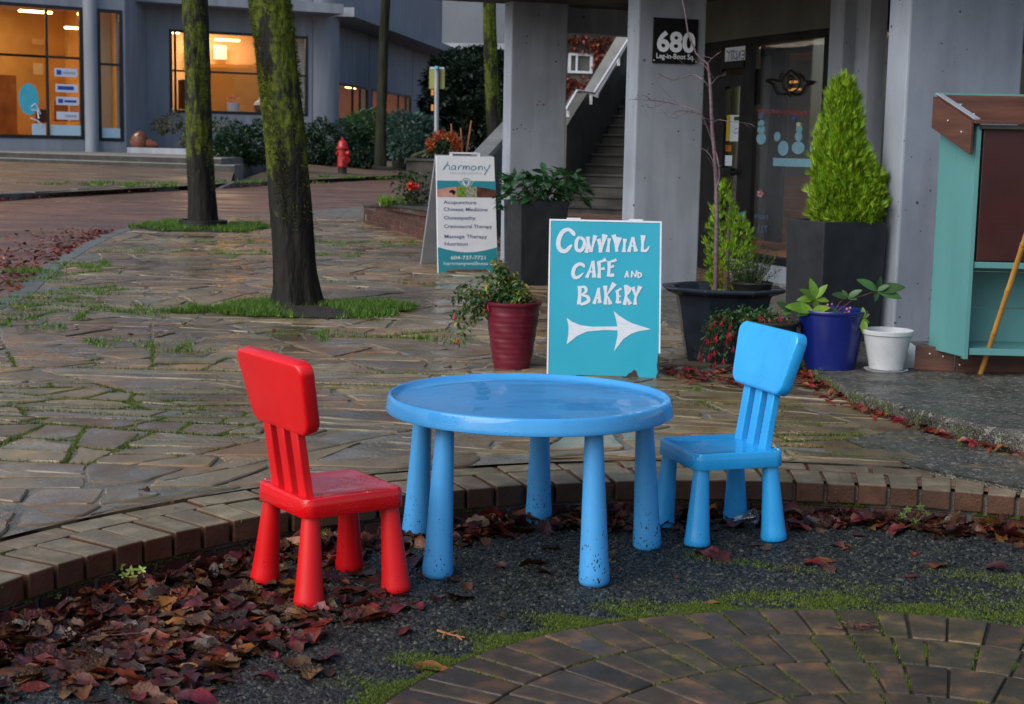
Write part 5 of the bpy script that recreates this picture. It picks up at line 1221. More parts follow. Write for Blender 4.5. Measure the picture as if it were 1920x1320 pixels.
# ------------------------------------------------------------------ the lit grey building across the street
lb = thing('building', 'long grey concrete building across the street with amber-lit shop windows', 'building', (-9, 43, .7))
M['amber'] = pmat('amber wall', (.50,.27,.07), (.66,.38,.12), scale=.8, rough=(.7,.9), bump=0); M['amber_dark'] = pmat('brown wall', (.20,.07,.02), (.42,.17,.05), scale=1.4, rough=(.7,.9), bump=0)
M['peach'] = pmat('peach wall', (.52,.34,.18), (.62,.42,.24), scale=.8, rough=(.7,.9), bump=0); M['cream'] = pmat('cream wall', (.60,.50,.34), (.7,.58,.42), scale=.8, rough=(.7,.9), bump=0)
M['lamp'] = emat('warm ceiling lamp', (1.0,.62,.20), 6.0)
M['frost'] = pmat('frosted film', (.42,.62,.74), (.5,.68,.78), rough=(.5,.6), bump=0); M['card'] = pmat('white card', (.62,.68,.80), (.68,.73,.84), rough=(.5,.6), bump=0)
M['logo_blue'] = pmat('logo blue', (.02,.06,.35), (.03,.09,.42), rough=(.5,.6), bump=0); M['cyan_print'] = pmat('cyan print', (.06,.45,.6), (.08,.5,.65), rough=(.5,.6), bump=0)
M['steel_black'] = pmat('dark window frame', (.012,.013,.015), (.02,.022,.025), rough=(.3,.5), bump=0)
def room(w, t0, t1, z0, z1, d, mwall, mback, lamps, par, power, floor=None, shape=None):
    b = MB()
    w.slab(b, t0, t1, z0-.1, z1+.1, -d-.1, -d); b.build('room_back_wall', mback, par)
    b = MB(); w.slab(b, t0-.1, t0, z0, z1, -d, -.15); w.slab(b, t1, t1+.1, z0, z1, -d, -.15); w.slab(b, t0, t1, z1, z1+.1, -d, -.15); w.slab(b, t0, t1, z0-.12, z0-.02, -d, -.15); b.build('room_shell', mwall, par)
    for (x, zz, o, L) in lamps:
        b = MB(); w.slab(b, x-L/2, x+L/2, zz-.05, zz+.01, -o-.07, -o+.07); b.build('ceiling_light', M['lamp'], par)
    ld = bpy.data.lights.new('room lamp', 'AREA'); ld.shape = 'RECTANGLE'; ld.size = (t1-t0)*.45; ld.size_y = d*.15; ld.energy = power*.95; ld.color = (1.0,.74,.42)
    lo = bpy.data.objects.new('room_lamp', ld); col.objects.link(lo); c = w.w((t0+t1)/2, z1-.12, -d*.72); lo.location = tuple(c); lo.rotation_euler = (0, 0, math.atan2(w.e[1], w.e[0])); lo['kind'] = 'helper'
FA = Wall(aty(20,200,40.6), aty(240,200,42.6))
zb = .74; ZT = 7.2
tA0 = FA.sz(20,200)[0]-6; tC0, _ = FA.sz(157,200); tC1, _ = FA.sz(184,200); tB1, _ = FA.sz(231,200); tend = FA.sz(236,200)[0]
zs = FA.sz(100,260)[1]; zwt = FA.sz(100,10)[1]; zm = FA.sz(100,107)[1]; tmull = FA.sz(89,150)[0]
b = MB(); FA.slab(b, tA0, tC0, 0.3, zs, -.25, 0); FA.slab(b, tC1, tend, .3, zs, -.25, 0); FA.slab(b, tB1, tend, zs, ZT, -.25, 0); FA.slab(b, tA0, tB1, zwt, ZT, -.25, 0)
b.build('wall', M['concrete_far'], lb)
b = MB(); cc = (FA.w((tC0+tC1)/2, 0, .02)); b.lathe([(.19,.3),(.19,ZT)], (cc[0],cc[1],0), 24); b.build('column', M['concrete_far'], lb, smooth=60)
b = MB(); FA.slab(b, tC0, tC1, .3, ZT, -.2, -.02); b.build('column_backing', M['concrete_far'], lb)
window(FA, lb, tA0+.2, tC0, zs, zwt, M['glass'], M['steel_black'], .09, (tmull, tmull-1.9, tmull-3.8), (zm,))
window(FA, lb, tC1, tB1, zs-.04, zwt, M['glass'], M['steel_black'], .09, (), (zm-.12,))
zl1 = FA.sz(110,30)[1]
room(FA, tA0, tB1, zb, zwt+.3, 4.2, M['amber'], M['amber'], [(FA.sz(108,60)[0]-.0, zwt-.05, 1.6, .9), (FA.sz(60,60)[0]-1, zwt+.1, 2.4, .9), (tB1-.45, zwt-.05, 1.3, .55), (tB1-.5, zwt-.38, 2.2, .5)], lb, 95)
b = MB(); FA.slab(b, tA0+1, FA.sz(108,200)[0], zb+.2, FA.sz(80,135)[1], -3.4, -3.1); b.build('brown_screen', M['amber_dark'], lb)
b = MB(); FA.slab(b, FA.sz(212,200)[0], FA.sz(213,200)[0]+.35, zb, zwt, -.9, -.8); b.build('blind', M['cream'], lb)
for (x0,y0,x1,y1) in ((60,232,86,257),(94,234,155,260),(187,240,227,263)): FA.decal('frosted_strip', x0, y0, x1, y1, M['frost'], lb, -.02)
for i, (x0,y0,x1,y1) in enumerate(((102,127,145,145),(104,157,146,174),(105,181,147,198),(106,209,148,225))):
    c_ = FA.decal('window_card', x0, y0, x1, y1, M['card'], lb, -.018)
    if i < 3: FA.decal('card_logo', x0+4, y0+4, x0+(13 if i != 1 else 34), y1-5, M['logo_blue'], lb, -.012)
    if i != 1: FA.decal('card_line', x0+16, (y0+y1)/2-2, x1-4, (y0+y1)/2+3, M['pale_print'] if i != 2 else M['logo_blue'], lb, -.012)
b = MB(); q = FA.p(54,186,.0); b.prism([(.27*math.cos(a), .42*math.sin(a)) for a in np.linspace(0,2*PI,20)[:-1]], q, FA.e, (0,0,1), FA.n*.008); b.build('window_graphic', M['cyan_print'], lb)
b = MB()
for pts in ([(58,200),(66,194),(72,205),(76,214)],[(58,206),(70,207),(73,222)],[(58,222),(70,226),(80,235)]):
    b.tube([FA.p(x, y, .0) for x, y in pts], .02, 6)
b.build('window_graphic', M['card'], lb)
for (x0,y0,x1,y1,mm,of) in ((62,118,80,140,'cream',-3.9),(128,84,150,110,'cream',-3.9),(95,190,122,228,'amber_dark',-2.2),(124,196,152,229,'peach',-2.9),(66,205,86,230,'clay',-1.4),(188,205,224,238,'peach',-1.8),(190,150,206,172,'white',-3.9),(60,72,84,84,'peach',-3.9)):
    FA.decal('room_furniture', x0, y0, x1, y1, M[mm], lb, of, .25 if of > -3.5 else .03)
# recess and the wall with the wide window
F2 = Wall(aty(277,200,44.9), aty(583,200,47.2))
cA_ = FA.w(tend,0); cB_ = F2.A; RW = Wall(cA_, cB_); Lr = np.linalg.norm((cB_-cA_)[:2])
b = MB(); RW.slab(b, 0, Lr, .3, ZT, -.25, 0); b.build('return_wall', M['concrete_far'], lb)
t0 = F2.sz(318,150)[0]; t1 = F2.sz(577,150)[0]; tE = F2.sz(585,150)[0]; z0 = F2.sz(440,214)[1]; z1 = F2.sz(440,61)[1]; zm = F2.sz(440,137)[1]
b = MB(); F2.slab(b, 0, t0, .3, ZT, -.25, 0); F2.slab(b, t0, tE, .3, z0, -.25, 0); F2.slab(b, t0, t1, z1, ZT, -.25, 0); F2.slab(b, t1, tE, z0, ZT, -.25, 0); b.build('wall', M['concrete_far'], lb)
window(F2, lb, t0, t1, z0, z1, M['glass'], M['steel_black'], .08, (F2.sz(329,150)[0],), (zm,))
tl = lambda x: F2.sz(x,100)[0]
room(F2, t0, t1, zb, z1+.6, 4.5, M['peach'], M['peach'], [(tl(452), z1-.12, 1.4, .75), (tl(350), z1+.1, 2.5, .9), (tl(563), z1-.35, 1.2, .3)], lb, 70)
b = MB(); F2.slab(b, tl(322), tl(345), zb, z1, -2.1, -2.0); b.build('shelf', M['amber_dark'], lb)
b = MB(); s0 = tl(395); s1 = tl(600)
b.prism([(s0, zb),(s1, zb),(s1, F2.sz(560,190)[1]-.1),(s0, F2.sz(395,142)[1])], F2.w(0,0,-3.2), F2.e, (0,0,1), F2.n*.1); b.build('stair_flank', M['cream'], lb)
for (x0,y0,x1,y1,mm,of) in ((400,84,425,112,'white',-4.3),(350,90,372,120,'amber_dark',-4.3),(334,150,346,205,'clay',-1.6),(520,92,545,120,'cream',-4.3),(455,166,478,205,'amber_dark',-2.6),(540,150,570,206,'clay',-1.9)):
    F2.decal('room_furniture', x0, y0, x1, y1, M[mm], lb, of, .3 if of > -3.5 else .03)
orc = thing('orchid', 'pink orchid in a white pot behind the wide amber window', 'plant', F2.p(437,213,-.5))
b = MB(); b.lathe([(.001,0),(.16,0),(.2,.32),(.001,.32)], F2.p(437,213,-.5), 16); b.build('pot', M['white'], orc)
b = MB(); add_leaves(b, [F2.p(437+random.gauss(0,5), 187+random.gauss(0,4), -.5) for _ in range(22)], rdir(22), .14, .1, 2); b.build('flowers', M['petal_pink'], orc)
lan = thing('lantern', 'round white lantern standing on the sill of the wide amber window', 'lantern', F2.p(487,213,-.4))
b = MB(); b.lathe([(.001,0),(.14,0),(.10,.06),(.17,.12),(.17,.25),(.001,.26)], F2.p(487,213,-.4), 16); b.build('body', M['clay'], lan)
b = MB(); b.lathe([(.19,.25),(.13,.36),(.04,.40),(.03,.46),(.001,.48)], F2.p(487,213,-.4), 16); b.build('cap', M['white'], lan)
# curb of the bed before the recess
b = MB(); q0, q1 = aty(238,276,41.2), aty(412,284,38.6); e_ = q1-q0; b.obox((q0[0],q0[1],.5), (e_[0],e_[1],0), (0,.25,0), (0,0,q0[2]-.5)); tag(b.build('bed_kerb', M['concrete_far']), 'low pale concrete kerb of the bed in front of the building recess', 'kerb')
b = MB(); b.obox((q0[0],q0[1]+.25,.5), (e_[0],e_[1],0), (0,5.2,0), (0,0,q0[2]-.58)); struct(b.build('planting_bed', M['soil']))
# rounded corner and the receding wing
GB = aty(900,150,82); G = Wall(aty(600,200,48.6), GB)
b = MB(); cq = F2.w(tE,0); gq = G.A; ctr = (cq+gq)/2; Rm_ = np.linalg.norm((gq-cq)[:2])/2*1.02; b.lathe([(Rm_+.05,.3),(Rm_+.05,ZT)], (ctr[0]+F2.n[0]*-.12,ctr[1]+F2.n[1]*-.12,0), 32); b.build('rounded_corner', M['concrete_far'], lb, smooth=60)
wz1, wz0 = G.sz(606,149)[1], G.sz(606,224)[1]; ta, tb_ = G.sz(601,180)[0], G.sz(690,180)[0]; tc, td = G.sz(697,180)[0], G.sz(771,180)[0]; tG = G.sz(880,150)[0]
b = MB(); G.slab(b, 0, tG, .3, wz0, -.25, 0); G.slab(b, 0, tG, wz1, 5.35, -.25, 0); G.slab(b, 0, ta, wz0, wz1, -.25, 0); G.slab(b, tb_, tc, wz0, wz1, -.25, 0); G.slab(b, td, tG, wz0, wz1, -.25, 0)
b.build('wing_wall', M['concrete_far'], lb)
for x in (692, 773): 
    t_ = G.sz(x,150)[0]; b = MB(); G.slab(b, t_, t_+.04, wz1+.02, 5.3, .001, .008); b.build('panel_joint', M['steel_black'], lb)
window(G, lb, ta, tb_, wz0, wz1, M['glass'], M['steel_black'], .09, (G.sz(613,180)[0], G.sz(662,180)[0], G.sz(676,180)[0]), ())
window(G, lb, tc, td, wz0, wz1, M['glass'], M['steel_black'], .09, (G.sz(724,180)[0], G.sz(748,180)[0], G.sz(762,180)[0]), ())
room(G, ta-.3, td+.5, wz0-.8, wz1+.3, 4.0, M['amber'], M['amber'], [(ta+2, wz1+.15, 1.5, 1.2), (tc+3, wz1+.15, 1.5, 1.2)], lb, 110)
b = MB(); G.slab(b, ta+1.6, ta+2.2, wz0, wz1-.1, -1.8, -1.5); b.build('cupboard', M['amber_dark'], lb)
zf = G.sz(722,62)[1]
b = MB(); G.slab(b, -.9, tG+6, zf-.28, zf+.0, -.6, 1.3); F2.slab(b, -3, tE+.6, zf-.281, zf-.001, -.3, 1.1); b.build('eave', M['concrete_far'], lb)
b = MB(); G.slab(b, -1.5, tG+6, zf+.002, ZT+3, -3.5, -2.5); b.build('upper_wall', M['concrete_far'], lb)
tb2 = thing('building', 'pale blue-grey upper storeys of a second building rising behind the dark ivy', 'building', aty(860,150,95))
b = MB(); q = aty(700,150,92); b.obox((q[0],q[1],0), (30,-6,0), (0,1,0), (0,0,22)); b.build('wall', pmat('slate render', (.10,.115,.14), (.13,.145,.17), scale=.4, rough=(.8,.9), bump=0), tb2)
b = MB(); q2 = aty(870,80,91.6)
b.obox((q[0]-.1,q[1]-.5,aty(800,92,91)[2]), (30,-6,0), (0,.3,0), (0,0,.35)); b.build('cornice', M['concrete_far'], tb2)

# ------------------------------------------------------------------ bushes
def bush(name, label, cat, blobs, m, n_, L, W, stems=True, group=None):
    base = np.mean([bb[0] for bb in blobs], axis=0); base = np.array([base[0], base[1], min(bb[0][2]-bb[1][2] for bb in blobs)])
    t_ = thing(name, label, cat, base, group=group); P = []; D = []
    per = n_//len(blobs)
    for c, r_ in blobs:
        d = rng.normal(0,1,(per,3)); d /= np.linalg.norm(d,axis=1)[:,None]; k = rng.uniform(.55,1,per)**.5
        lump = 1+.16*np.sin(d[:,0]*7+c[0])*np.sin(d[:,2]*6+c[1])+rng.normal(0,.05,per)
        P.append(np.array(c)+d*np.array(r_)*(k*lump)[:,None]); D.append(d+rng.normal(0,.5,(per,3))+np.array([0,0,.25]))
    b = MB(); add_leaves(b, np.vstack(P), np.vstack(D), L, W, 2); b.build('foliage', m, t_)
    b = MB()
    for c, r_ in blobs:
        for _ in range(5):
            q = np.array(c)+np.array([random.gauss(0,.35)*r_[0], random.gauss(0,.35)*r_[1], random.uniform(0,.6)*r_[2]]); b.tube([np.array([c[0]+random.gauss(0,.15), c[1], c[2]-r_[2]*1.02]), q], [.025,.01], 5)
    b.build('stems', M['stem_green'], t_); return t_
def blob(px, py, Y, rx, ry, rz): return (aty(px, py, Y), (rx, ry, rz))
bush('hedge_bush', 'dark green clipped bush left of the thick leaning tree trunk', 'bush', [blob(455,272,36,.62,.5,.48), blob(430,282,35.6,.4,.4,.36), blob(495,268,36.5,.5,.5,.5)], M['leaf_deep'], 5200, .10, .05)
bush('hedge_bush', 'dark green spreading bush behind the red hydrant', 'bush', [blob(600,266,40.9,.64,.6,.60), blob(640,268,41.2,.8,.6,.58), blob(575,280,40.8,.55,.5,.42), blob(675,282,41.2,.55,.5,.44)], M['leaf_deep'], 8000, .10, .05)
bush('rhododendron', 'lighter green rhododendron beneath the band window', 'bush', [blob(690,235,42,.62,.6,.40), blob(728,252,42,.6,.6,.5)], M['leaf_mid'], 3600, .13, .05)
bush('rhododendron', 'blue-green leaved bush between the far thin tree and the bus-stop post', 'bush', [blob(758,245,41,.6,.6,.5), blob(790,250,41.5,.55,.5,.48), blob(770,275,40.5,.6,.5,.35)], M['leaf_blue'], 4600, .13, .05)
bush('bare_shrub', 'thin sparse shrub with brownish leaves in the bed by the recess', 'bush', [blob(300,238,41,.22,.2,.16), blob(325,228,41,.24,.2,.25), blob(350,250,41,.28,.2,.35), blob(415,235,40,.22,.2,.18)], leafmat('dull leaf', (.03,.05,.025), (.09,.08,.03)), 520, .12, .06)
ivy = bush('ivy_thicket', 'tall dark ivy-covered thicket behind the bus-stop post', 'tree', [blob(850,150,56,1.1,.9,1.0), blob(835,200,55,.9,.9,1.1), blob(880,180,54,1.2,.9,1.4), blob(925,160,56,1.0,.9,1.3), blob(900,120,57,1.4,.9,.6), blob(870,235,53,1.3,.8,.9), blob(930,230,53,.9,.8,1.0), blob(820,235,53,.5,.7,.8)], leafmat('ivy leaf', (.006,.018,.010), (.02,.045,.02)), 15000, .2, .13)
b = MB(); P0 = aty(795,330,50)
struct(sheet('rear_bed', [aty(700,318,44), aty(1000,322,44), aty(1000,290,60), aty(700,290,60)], M['soil']))
b = MB(); q0, q1 = aty(735,300,43), aty(945,300,41); b.obox((q0[0],q0[1],0), (q1[0]-q0[0],q1[1]-q0[1],0), (0,.2,0), (0,0,aty(800,284,42)[2])); tag(b.build('low_wall', M['concrete_raw']), 'low dark retaining wall behind the red-berried shrub', 'wall')
# bus-stop post
ps = thing('bus_stop_sign', 'bus-stop post with a yellow-green panel seen from behind', 'sign', aty(818,292,30))
b = MB(); b.tube([aty(818,300,30), aty(819,126,30)], .045, 12); b.build('pole', pmat('galvanised pole', (.22,.25,.28), (.3,.33,.36), rough=(.3,.5)), ps, smooth=60)
SW = Wall(aty(805,150,29.93), aty(835,150,29.93))
SW.decal('panel', 805, 130, 833.5, 167, pmat('yellow green panel', (.20,.22,.06), (.28,.29,.08), scale=4, rough=(.4,.6)), ps, -.14, .02)
SW.decal('panel_top', 806, 125.5, 833, 130, M['pale_print'], ps, -.14, .02); SW.decal('clamp', 816, 124.5, 821.5, 129.5, M['cyan_print'], ps, -.1, .16)
for y0, y1 in ((168,179),(196,208)): SW.decal('tag', 808.5, y0, 813, y1, pmat('orange tag', (.6,.2,.02), (.7,.25,.03)), ps, -.1, .02)
# hydrant
hd = thing('fire_hydrant', 'red fire hydrant with a dark base standing behind the raised kerb', 'hydrant', aty(642,328,38.2))
hb_ = np.array(aty(642,328,38.2)); Mr = pmat('hydrant red', (.28,.008,.008), (.36,.012,.010), rough=(.3,.5)); hs_ = .9/65*1.0
b = MB(); b.lathe([(.11,0),(.11,.2),(.001,.21)], hb_, 16); b.build('base', M['black_plastic'], hd, smooth=50)
b = MB(); b.lathe([(.13,.19),(.14,.21),(.13,.24),(.125,.62),(.155,.64),(.155,.68),(.13,.70),(.12,.78),(.08,.85),(.001,.88)], hb_, 20); b.build('barrel', Mr, hd, smooth=50)
b = MB(); b.lathe([(.035,.86),(.035,.93),(.001,.93)], hb_, 6); b.build('top_nut', Mr, hd)
for d, z, r_ in (((.17,-.08),.54,.07),((.12,-.20),.38,.09),((-.13,-.05),.54,.05)):
    b = MB(); o_ = hb_+np.array([0,0,z]); b.tube([o_, o_+np.array([d[0],d[1],0])*.75, o_+np.array([d[0],d[1],0])*.76, o_+np.array([d[0],d[1],0])*1.15], [r_*.8,r_*.8,r_,r_], 12); b.build('outlet', Mr, hd, smooth=50)

# ------------------------------------------------------------------ street trees: mossy trunks; crowns rise above the frame
M['bark'] = pmat('mossy bark', (.004,.0035,.003), (.018,.016,.013), scale=14, rough=(.6,.85), bump=1, bscale=26, bdist=.02, stretch=(1,1,.22), c3=(.009,.008,.0065), spec=.25)
_m = M['bark']; N = _m.node_tree.nodes; K = _m.node_tree.links; _b = N['Principled BSDF']; _src = _b.inputs['Base Color'].links[0].from_socket
_tc = N.new('ShaderNodeTexCoord'); _mp = N.new('ShaderNodeMapping'); _mp.inputs['Scale'].default_value = (1,1,.45); K.new(_tc.outputs['Object'], _mp.inputs[0])
_n = N.new('ShaderNodeTexNoise'); _n.inputs['Scale'].default_value = 6.5; _n.inputs['Detail'].default_value = 8; _n.inputs['Roughness'].default_value = .7; K.new(_mp.outputs[0], _n.inputs['Vector'])
_sx = N.new('ShaderNodeSeparateXYZ'); K.new(_tc.outputs['Object'], _sx.inputs[0]); _zz = N.new('ShaderNodeMapRange'); _zz.inputs[1].default_value = .45; _zz.inputs[2].default_value = 1.0; _zz.inputs[3].default_value = -.22; _zz.inputs[4].default_value = .03
K.new(_sx.outputs['Z'], _zz.inputs[0]); _ad = N.new('ShaderNodeMath'); _ad.operation = 'ADD'; K.new(_n.outputs[0], _ad.inputs[0]); K.new(_zz.outputs[0], _ad.inputs[1])
_mr = N.new('ShaderNodeMapRange'); _mr.inputs[1].default_value = .49; _mr.inputs[2].default_value = .56; K.new(_ad.outputs[0], _mr.inputs[0])
_mc = N.new('ShaderNodeValToRGB'); _mc.color_ramp.elements[0].color = (.022,.034,.002,1); _mc.color_ramp.elements[1].color = (.085,.108,.005,1); _mc.color_ramp.elements[0].position=.35; _mc.color_ramp.elements[1].position=.65
_n4 = N.new('ShaderNodeTexNoise'); _n4.inputs['Scale'].default_value = 30; _n4.inputs['Detail'].default_value = 5; K.new(_tc.outputs['Object'], _n4.inputs['Vector']); K.new(_n4.outputs[0], _mc.inputs[0])
_mx = N.new('ShaderNodeMix'); _mx.data_type = 'RGBA'; K.new(_mr.outputs[0], _mx.inputs[0]); K.new(_src, _mx.inputs[6]); K.new(_mc.outputs[0], _mx.inputs[7]); K.new(_mx.outputs[2], _b.inputs['Base Color'])
M['bark_dark'] = pmat('dark bark', (.008,.009,.005), (.022,.026,.012), scale=8, rough=(.7,.9), bump=.8, bscale=20, bdist=.01, stretch=(1,1,.3), spec=.2)
def trunk(name, label, pts, rad, base_z, top=7.5, crown=True, moss=0, seed=1, flare=True, bark='bark'):
    r_ = random.Random(seed)
    pts = [np.array(p, float) for p in pts]; base = pts[-1].copy()
    t_ = thing(name, label, 'tree', base)
    pts = pts[::-1]; rad = list(rad[::-1]); d = (pts[-1]-pts[-2])/np.linalg.norm(pts[-1]-pts[-2])
    p = pts[-1]; rr_ = rad[-1]
    for _ in range(6): p = p+d*.45+np.array([r_.gauss(0,.03), r_.gauss(0,.03), 0]); rr_ *= .93; pts.append(p); rad.append(rr_)
    sm = smoothpts([(*p,) for p in pts], 6); rs = np.interp(np.linspace(0,1,len(sm)), np.linspace(0,1,len(rad)), rad)
    seg = 44; b = MB(); V = []
    zz_ = [p[2]-base[2] for p in sm]
    for i, p in enumerate(sm):
        for k in range(seg):
            a = 2*PI*k/seg; h_ = zz_[i]
            f_ = 1 + .05*math.sin(a*3+h_*1.3+seed) + .03*math.sin(a*7+h_*3.1) + .02*math.sin(a*13-h_*7) + r_.gauss(0,.006)
            if flare and h_ < .35: f_ += (1-h_/.35)**2*(.16+.30*max(0, math.sin(a*4+seed)))
            V.append((p[0]+rs[i]*f_*math.cos(a), p[1]+rs[i]*f_*math.sin(a), p[2]))
    F = [(i*seg+k, i*seg+(k+1)%seg, (i+1)*seg+(k+1)%seg, (i+1)*seg+k) for i in range(len(sm)-1) for k in range(seg)]
    b.add(V, F); b.build('trunk', M[bark], t_, smooth=80)
    if crown:
        b = MB(); tp = pts[-1]; tips = []
        for k in range(6):
            a = 2*PI*k/6+r_.random(); q = [tp-np.array([0,0,.3])]; L_ = r_.uniform(2.2,3.6)
            dd = np.array([math.cos(a)*.7, math.sin(a)*.7, 1.0]); dd /= np.linalg.norm(dd)
            for j in range(5): q.append(q[-1]+dd*L_/5); dd = dd+np.array([r_.gauss(0,.18), r_.gauss(0,.18), .05]); dd /= np.linalg.norm(dd)
            b.tube(q, [rr_*.6*(1-.17*j) for j in range(6)], 8)
            for j in range(2,6):
                for _ in range(4):
                    e2 = np.array([r_.gauss(0,1), r_.gauss(0,1), r_.uniform(0,1.2)]); e2 /= np.linalg.norm(e2); w1 = q[j]+e2*r_.uniform(.5,1.1); b.tube([q[j], (q[j]+w1)/2+np.array([0,0,.06]), w1], [rr_*.2,rr_*.12,.006], 5); tips.append(w1)
        b.build('limbs', M['bark'], t_, smooth=60)
        P = [tt+np.array([r_.gauss(0,.35) for _ in range(3)]) for tt in tips for _ in range(14)]
        b = MB(); add_leaves(b, P, rdir(len(P),-.3), .10, .07, 2); b.build('crown', M['leaf_yellow'], t_)
    if moss:
        n_ = moss; ii = rng.integers(0, max(1, int(len(sm)*.62)), n_*3); aa = rng.uniform(0, 2*PI, n_*3)
        S_ = np.array(sm)[ii]; h_ = S_[:,2]-base[2]
        nz = np.sin(aa*2.3+h_*2.1+seed)+np.sin(aa*5+h_*5)*.7+rng.normal(0,.5,n_*3)
        kp = (nz > .25) & (h_ > .55); S_ = S_[kp][:n_]; aa = aa[kp][:n_]; rr2 = np.array(rs)[ii][kp][:n_]
        P = np.stack([S_[:,0]+rr2*np.cos(aa)*1.0, S_[:,1]+rr2*np.sin(aa)*1.0, S_[:,2]+rng.uniform(-.06,.06,len(S_))], -1)
        D = np.stack([np.cos(aa), np.sin(aa), rng.normal(.2,.5,len(aa))], -1)
        V, F = scatter(blade[:, [0,2,1]]*np.array([1,1,.3]), bladeF, P, dirmat(D, rng.uniform(0,PI,len(aa))), np.stack([rng.uniform(.004,.008,len(aa)), rng.uniform(.010,.028,len(aa)), np.full(len(aa),.01)], -1))
        b = MB(); b.add(V, F); tag(b.build('trunk_moss', M['moss_trunk'], t_), kind='stuff')
    return t_
M['moss_trunk'] = leafmat('trunk moss', (.026,.038,.002), (.11,.135,.006), rand=.4, rough=(.6,.8), trans=.1)
Y2 = 9.72
trunk('street_tree', 'thick leaning mossy trunk in the grass patch nearest the table', [aty(x, y, Y2) for x, y in [(506,-20),(514,58),(522,130),(530,200),(537,275),(543,350),(548,430),(552,500),(556,560),(557,590)]], [.125,.125,.126,.127,.127,.128,.130,.134,.142,.150], 0, moss=10000, seed=2)
Y1 = 18.3
trunk('street_tree', 'mossy tree trunk standing in the black ring by the street', [aty(x, y, Y1) for x, y in [(364,-20),(367,58),(369,130),(371,200),(374,275),(378,350),(381,420),(382,438)]], [.145,.147,.148,.150,.153,.160,.182,.19], 0, moss=5000, seed=5, flare=False)
b = MB(); rc = aty(381,432,Y1); rc = np.array([rc[0], rc[1], 0.0]); b.lathe([(.285,.0),(.29,.115),(.265,.12),(.25,.03),(.19,.02)], rc, 48)
tag(b.build('tree_ring', M['black_plastic'], smooth=50), 'black plastic ring round the foot of the tree by the street', 'tree ring')
Y3 = 41.5
trunk('street_tree', 'far thin dark tree trunk between the hedge and the rhododendron', [aty(x, y, 38.2) for x, y in [(724,-20),(720,58),(718,130),(716,200),(714,260),(713,312)]], [.11,.115,.118,.125,.135,.16], 0, moss=0, seed=9, flare=False, bark='bark_dark')
trunk('street_tree', 'green mossy slim trunk beside the first grey pillar', [aty(x, y, 21) for x, y in [(916,-20),(918,58),(921,130),(924,200),(929,260),(932,330)]], [.085,.088,.092,.096,.10,.11], 0, moss=3000, seed=12, flare=False)
# grass round the trees
RCX = aty(381,432,Y1); T2X = aty(557,585,Y2)
def patch(c, rx, ry, n_, hole=0):
    a = rng.uniform(0,2*PI,n_); r_ = np.sqrt(rng.uniform(0,1,n_))*(1+.18*np.sin(a*3+c[0])+.12*np.sin(a*7)); P = np.stack([c[0]+rx*r_*np.cos(a), c[1]+ry*r_*np.sin(a), np.full(n_,.01)], -1)
    n2_ = np.sin(P[:,0]*9+c[1])+np.sin(P[:,1]*7+P[:,0]*3)+rng.normal(0,.4,n_); P[:,2] += 0
    kp = (n2_ > hole) & (np.hypot(P[:,0]-RCX[0], P[:,1]-RCX[1]) > .33) & (np.hypot(P[:,0]-T2X[0], P[:,1]-T2X[1]) > .17)
    return P[kp]
c2 = atz(572,590,0)
b = MB(); n_ = 40; b.add([(c2[0]+.55*math.cos(a)*(1+.1*math.sin(3*a)), c2[1]+.40*math.sin(a)*(1+.08*math.sin(5*a)), .026) for a in np.linspace(0,2*PI,n_,endpoint=False)]+[(c2[0],c2[1],.05)], [(i,(i+1)%n_,n_) for i in range(n_)])
struct(b.build('tree_bed', M['soil']))
tufts('grass_patch', np.vstack([patch(c2+np.array([0,.10,0]), .68, .46, 17000, -.1), patch(c2+np.array([.1,-.33,0]), .5, .12, 1800, .2), patch(c2+np.array([-.45,.02,0]), .25, .3, 5000, -1), patch(c2+np.array([.35,.25,0]), .35, .2, 4000, -1)])+np.array([0,0,.02]), .042, .007, M['grass'], 'bright grass round the foot of the thick leaning tree', 'grass')
b = MB(); b.add([(rc[0]+.75*math.cos(a)*(1+.1*math.sin(3*a)), rc[1]-.1+.8*math.sin(a), .024) for a in np.linspace(0,2*PI,n_,endpoint=False)]+[(rc[0],rc[1],.04)], [(i,(i+1)%n_,n_) for i in range(n_)]); struct(b.build('tree_bed', M['soil']))
tufts('grass_patch', np.vstack([patch(rc+np.array([-.42,.2,0]), .38, .8, 8000, -1.2), patch(rc+np.array([.45,.1,0]), .32, .55, 6000, -.3), patch(rc+np.array([.1,-.66,0]), .55, .22, 3500, -.1)])+np.array([0,0,.02]), .06, .01, M['grass'], 'grass patch round the ringed tree by the street', 'grass')
fg = []
for x, y, rx, ry in ((230,348,1.2,.8),(210,352,1.5,.5),(480,345,1.2,1.0),(350,326,.8,.8),(420,328,.6,.6),(640,336,1.5,.5),(740,318,1.0,1.0)):
    P_ = aty(x, y, 31); P_ = atg(x, y, .1); q = patch(P_, rx, ry, 1500, .3); q[:,2] = P_[2]+.04; fg.append(q)
tufts('verge_grass', np.vstack(fg), .07, .02, M['grass'], 'thin grass between the bricks behind the far kerb', 'grass')
q = [patch(atz(x, y, .0), rx, ry, n2, -.4)+np.array([0,0,.015]) for x, y, rx, ry, n2 in ((340,592,.10,.06,500),(870,698,.06,.05,400),(150,508,.18,.12,700),(90,625,.12,.1,500),(60,515,.2,.25,700),(1835,0,0,0,0)) if n2]
tufts('weed_tufts', np.vstack(q), .04, .006, M['grass'], 'small grass tufts sprouting between flagstones', 'grass')

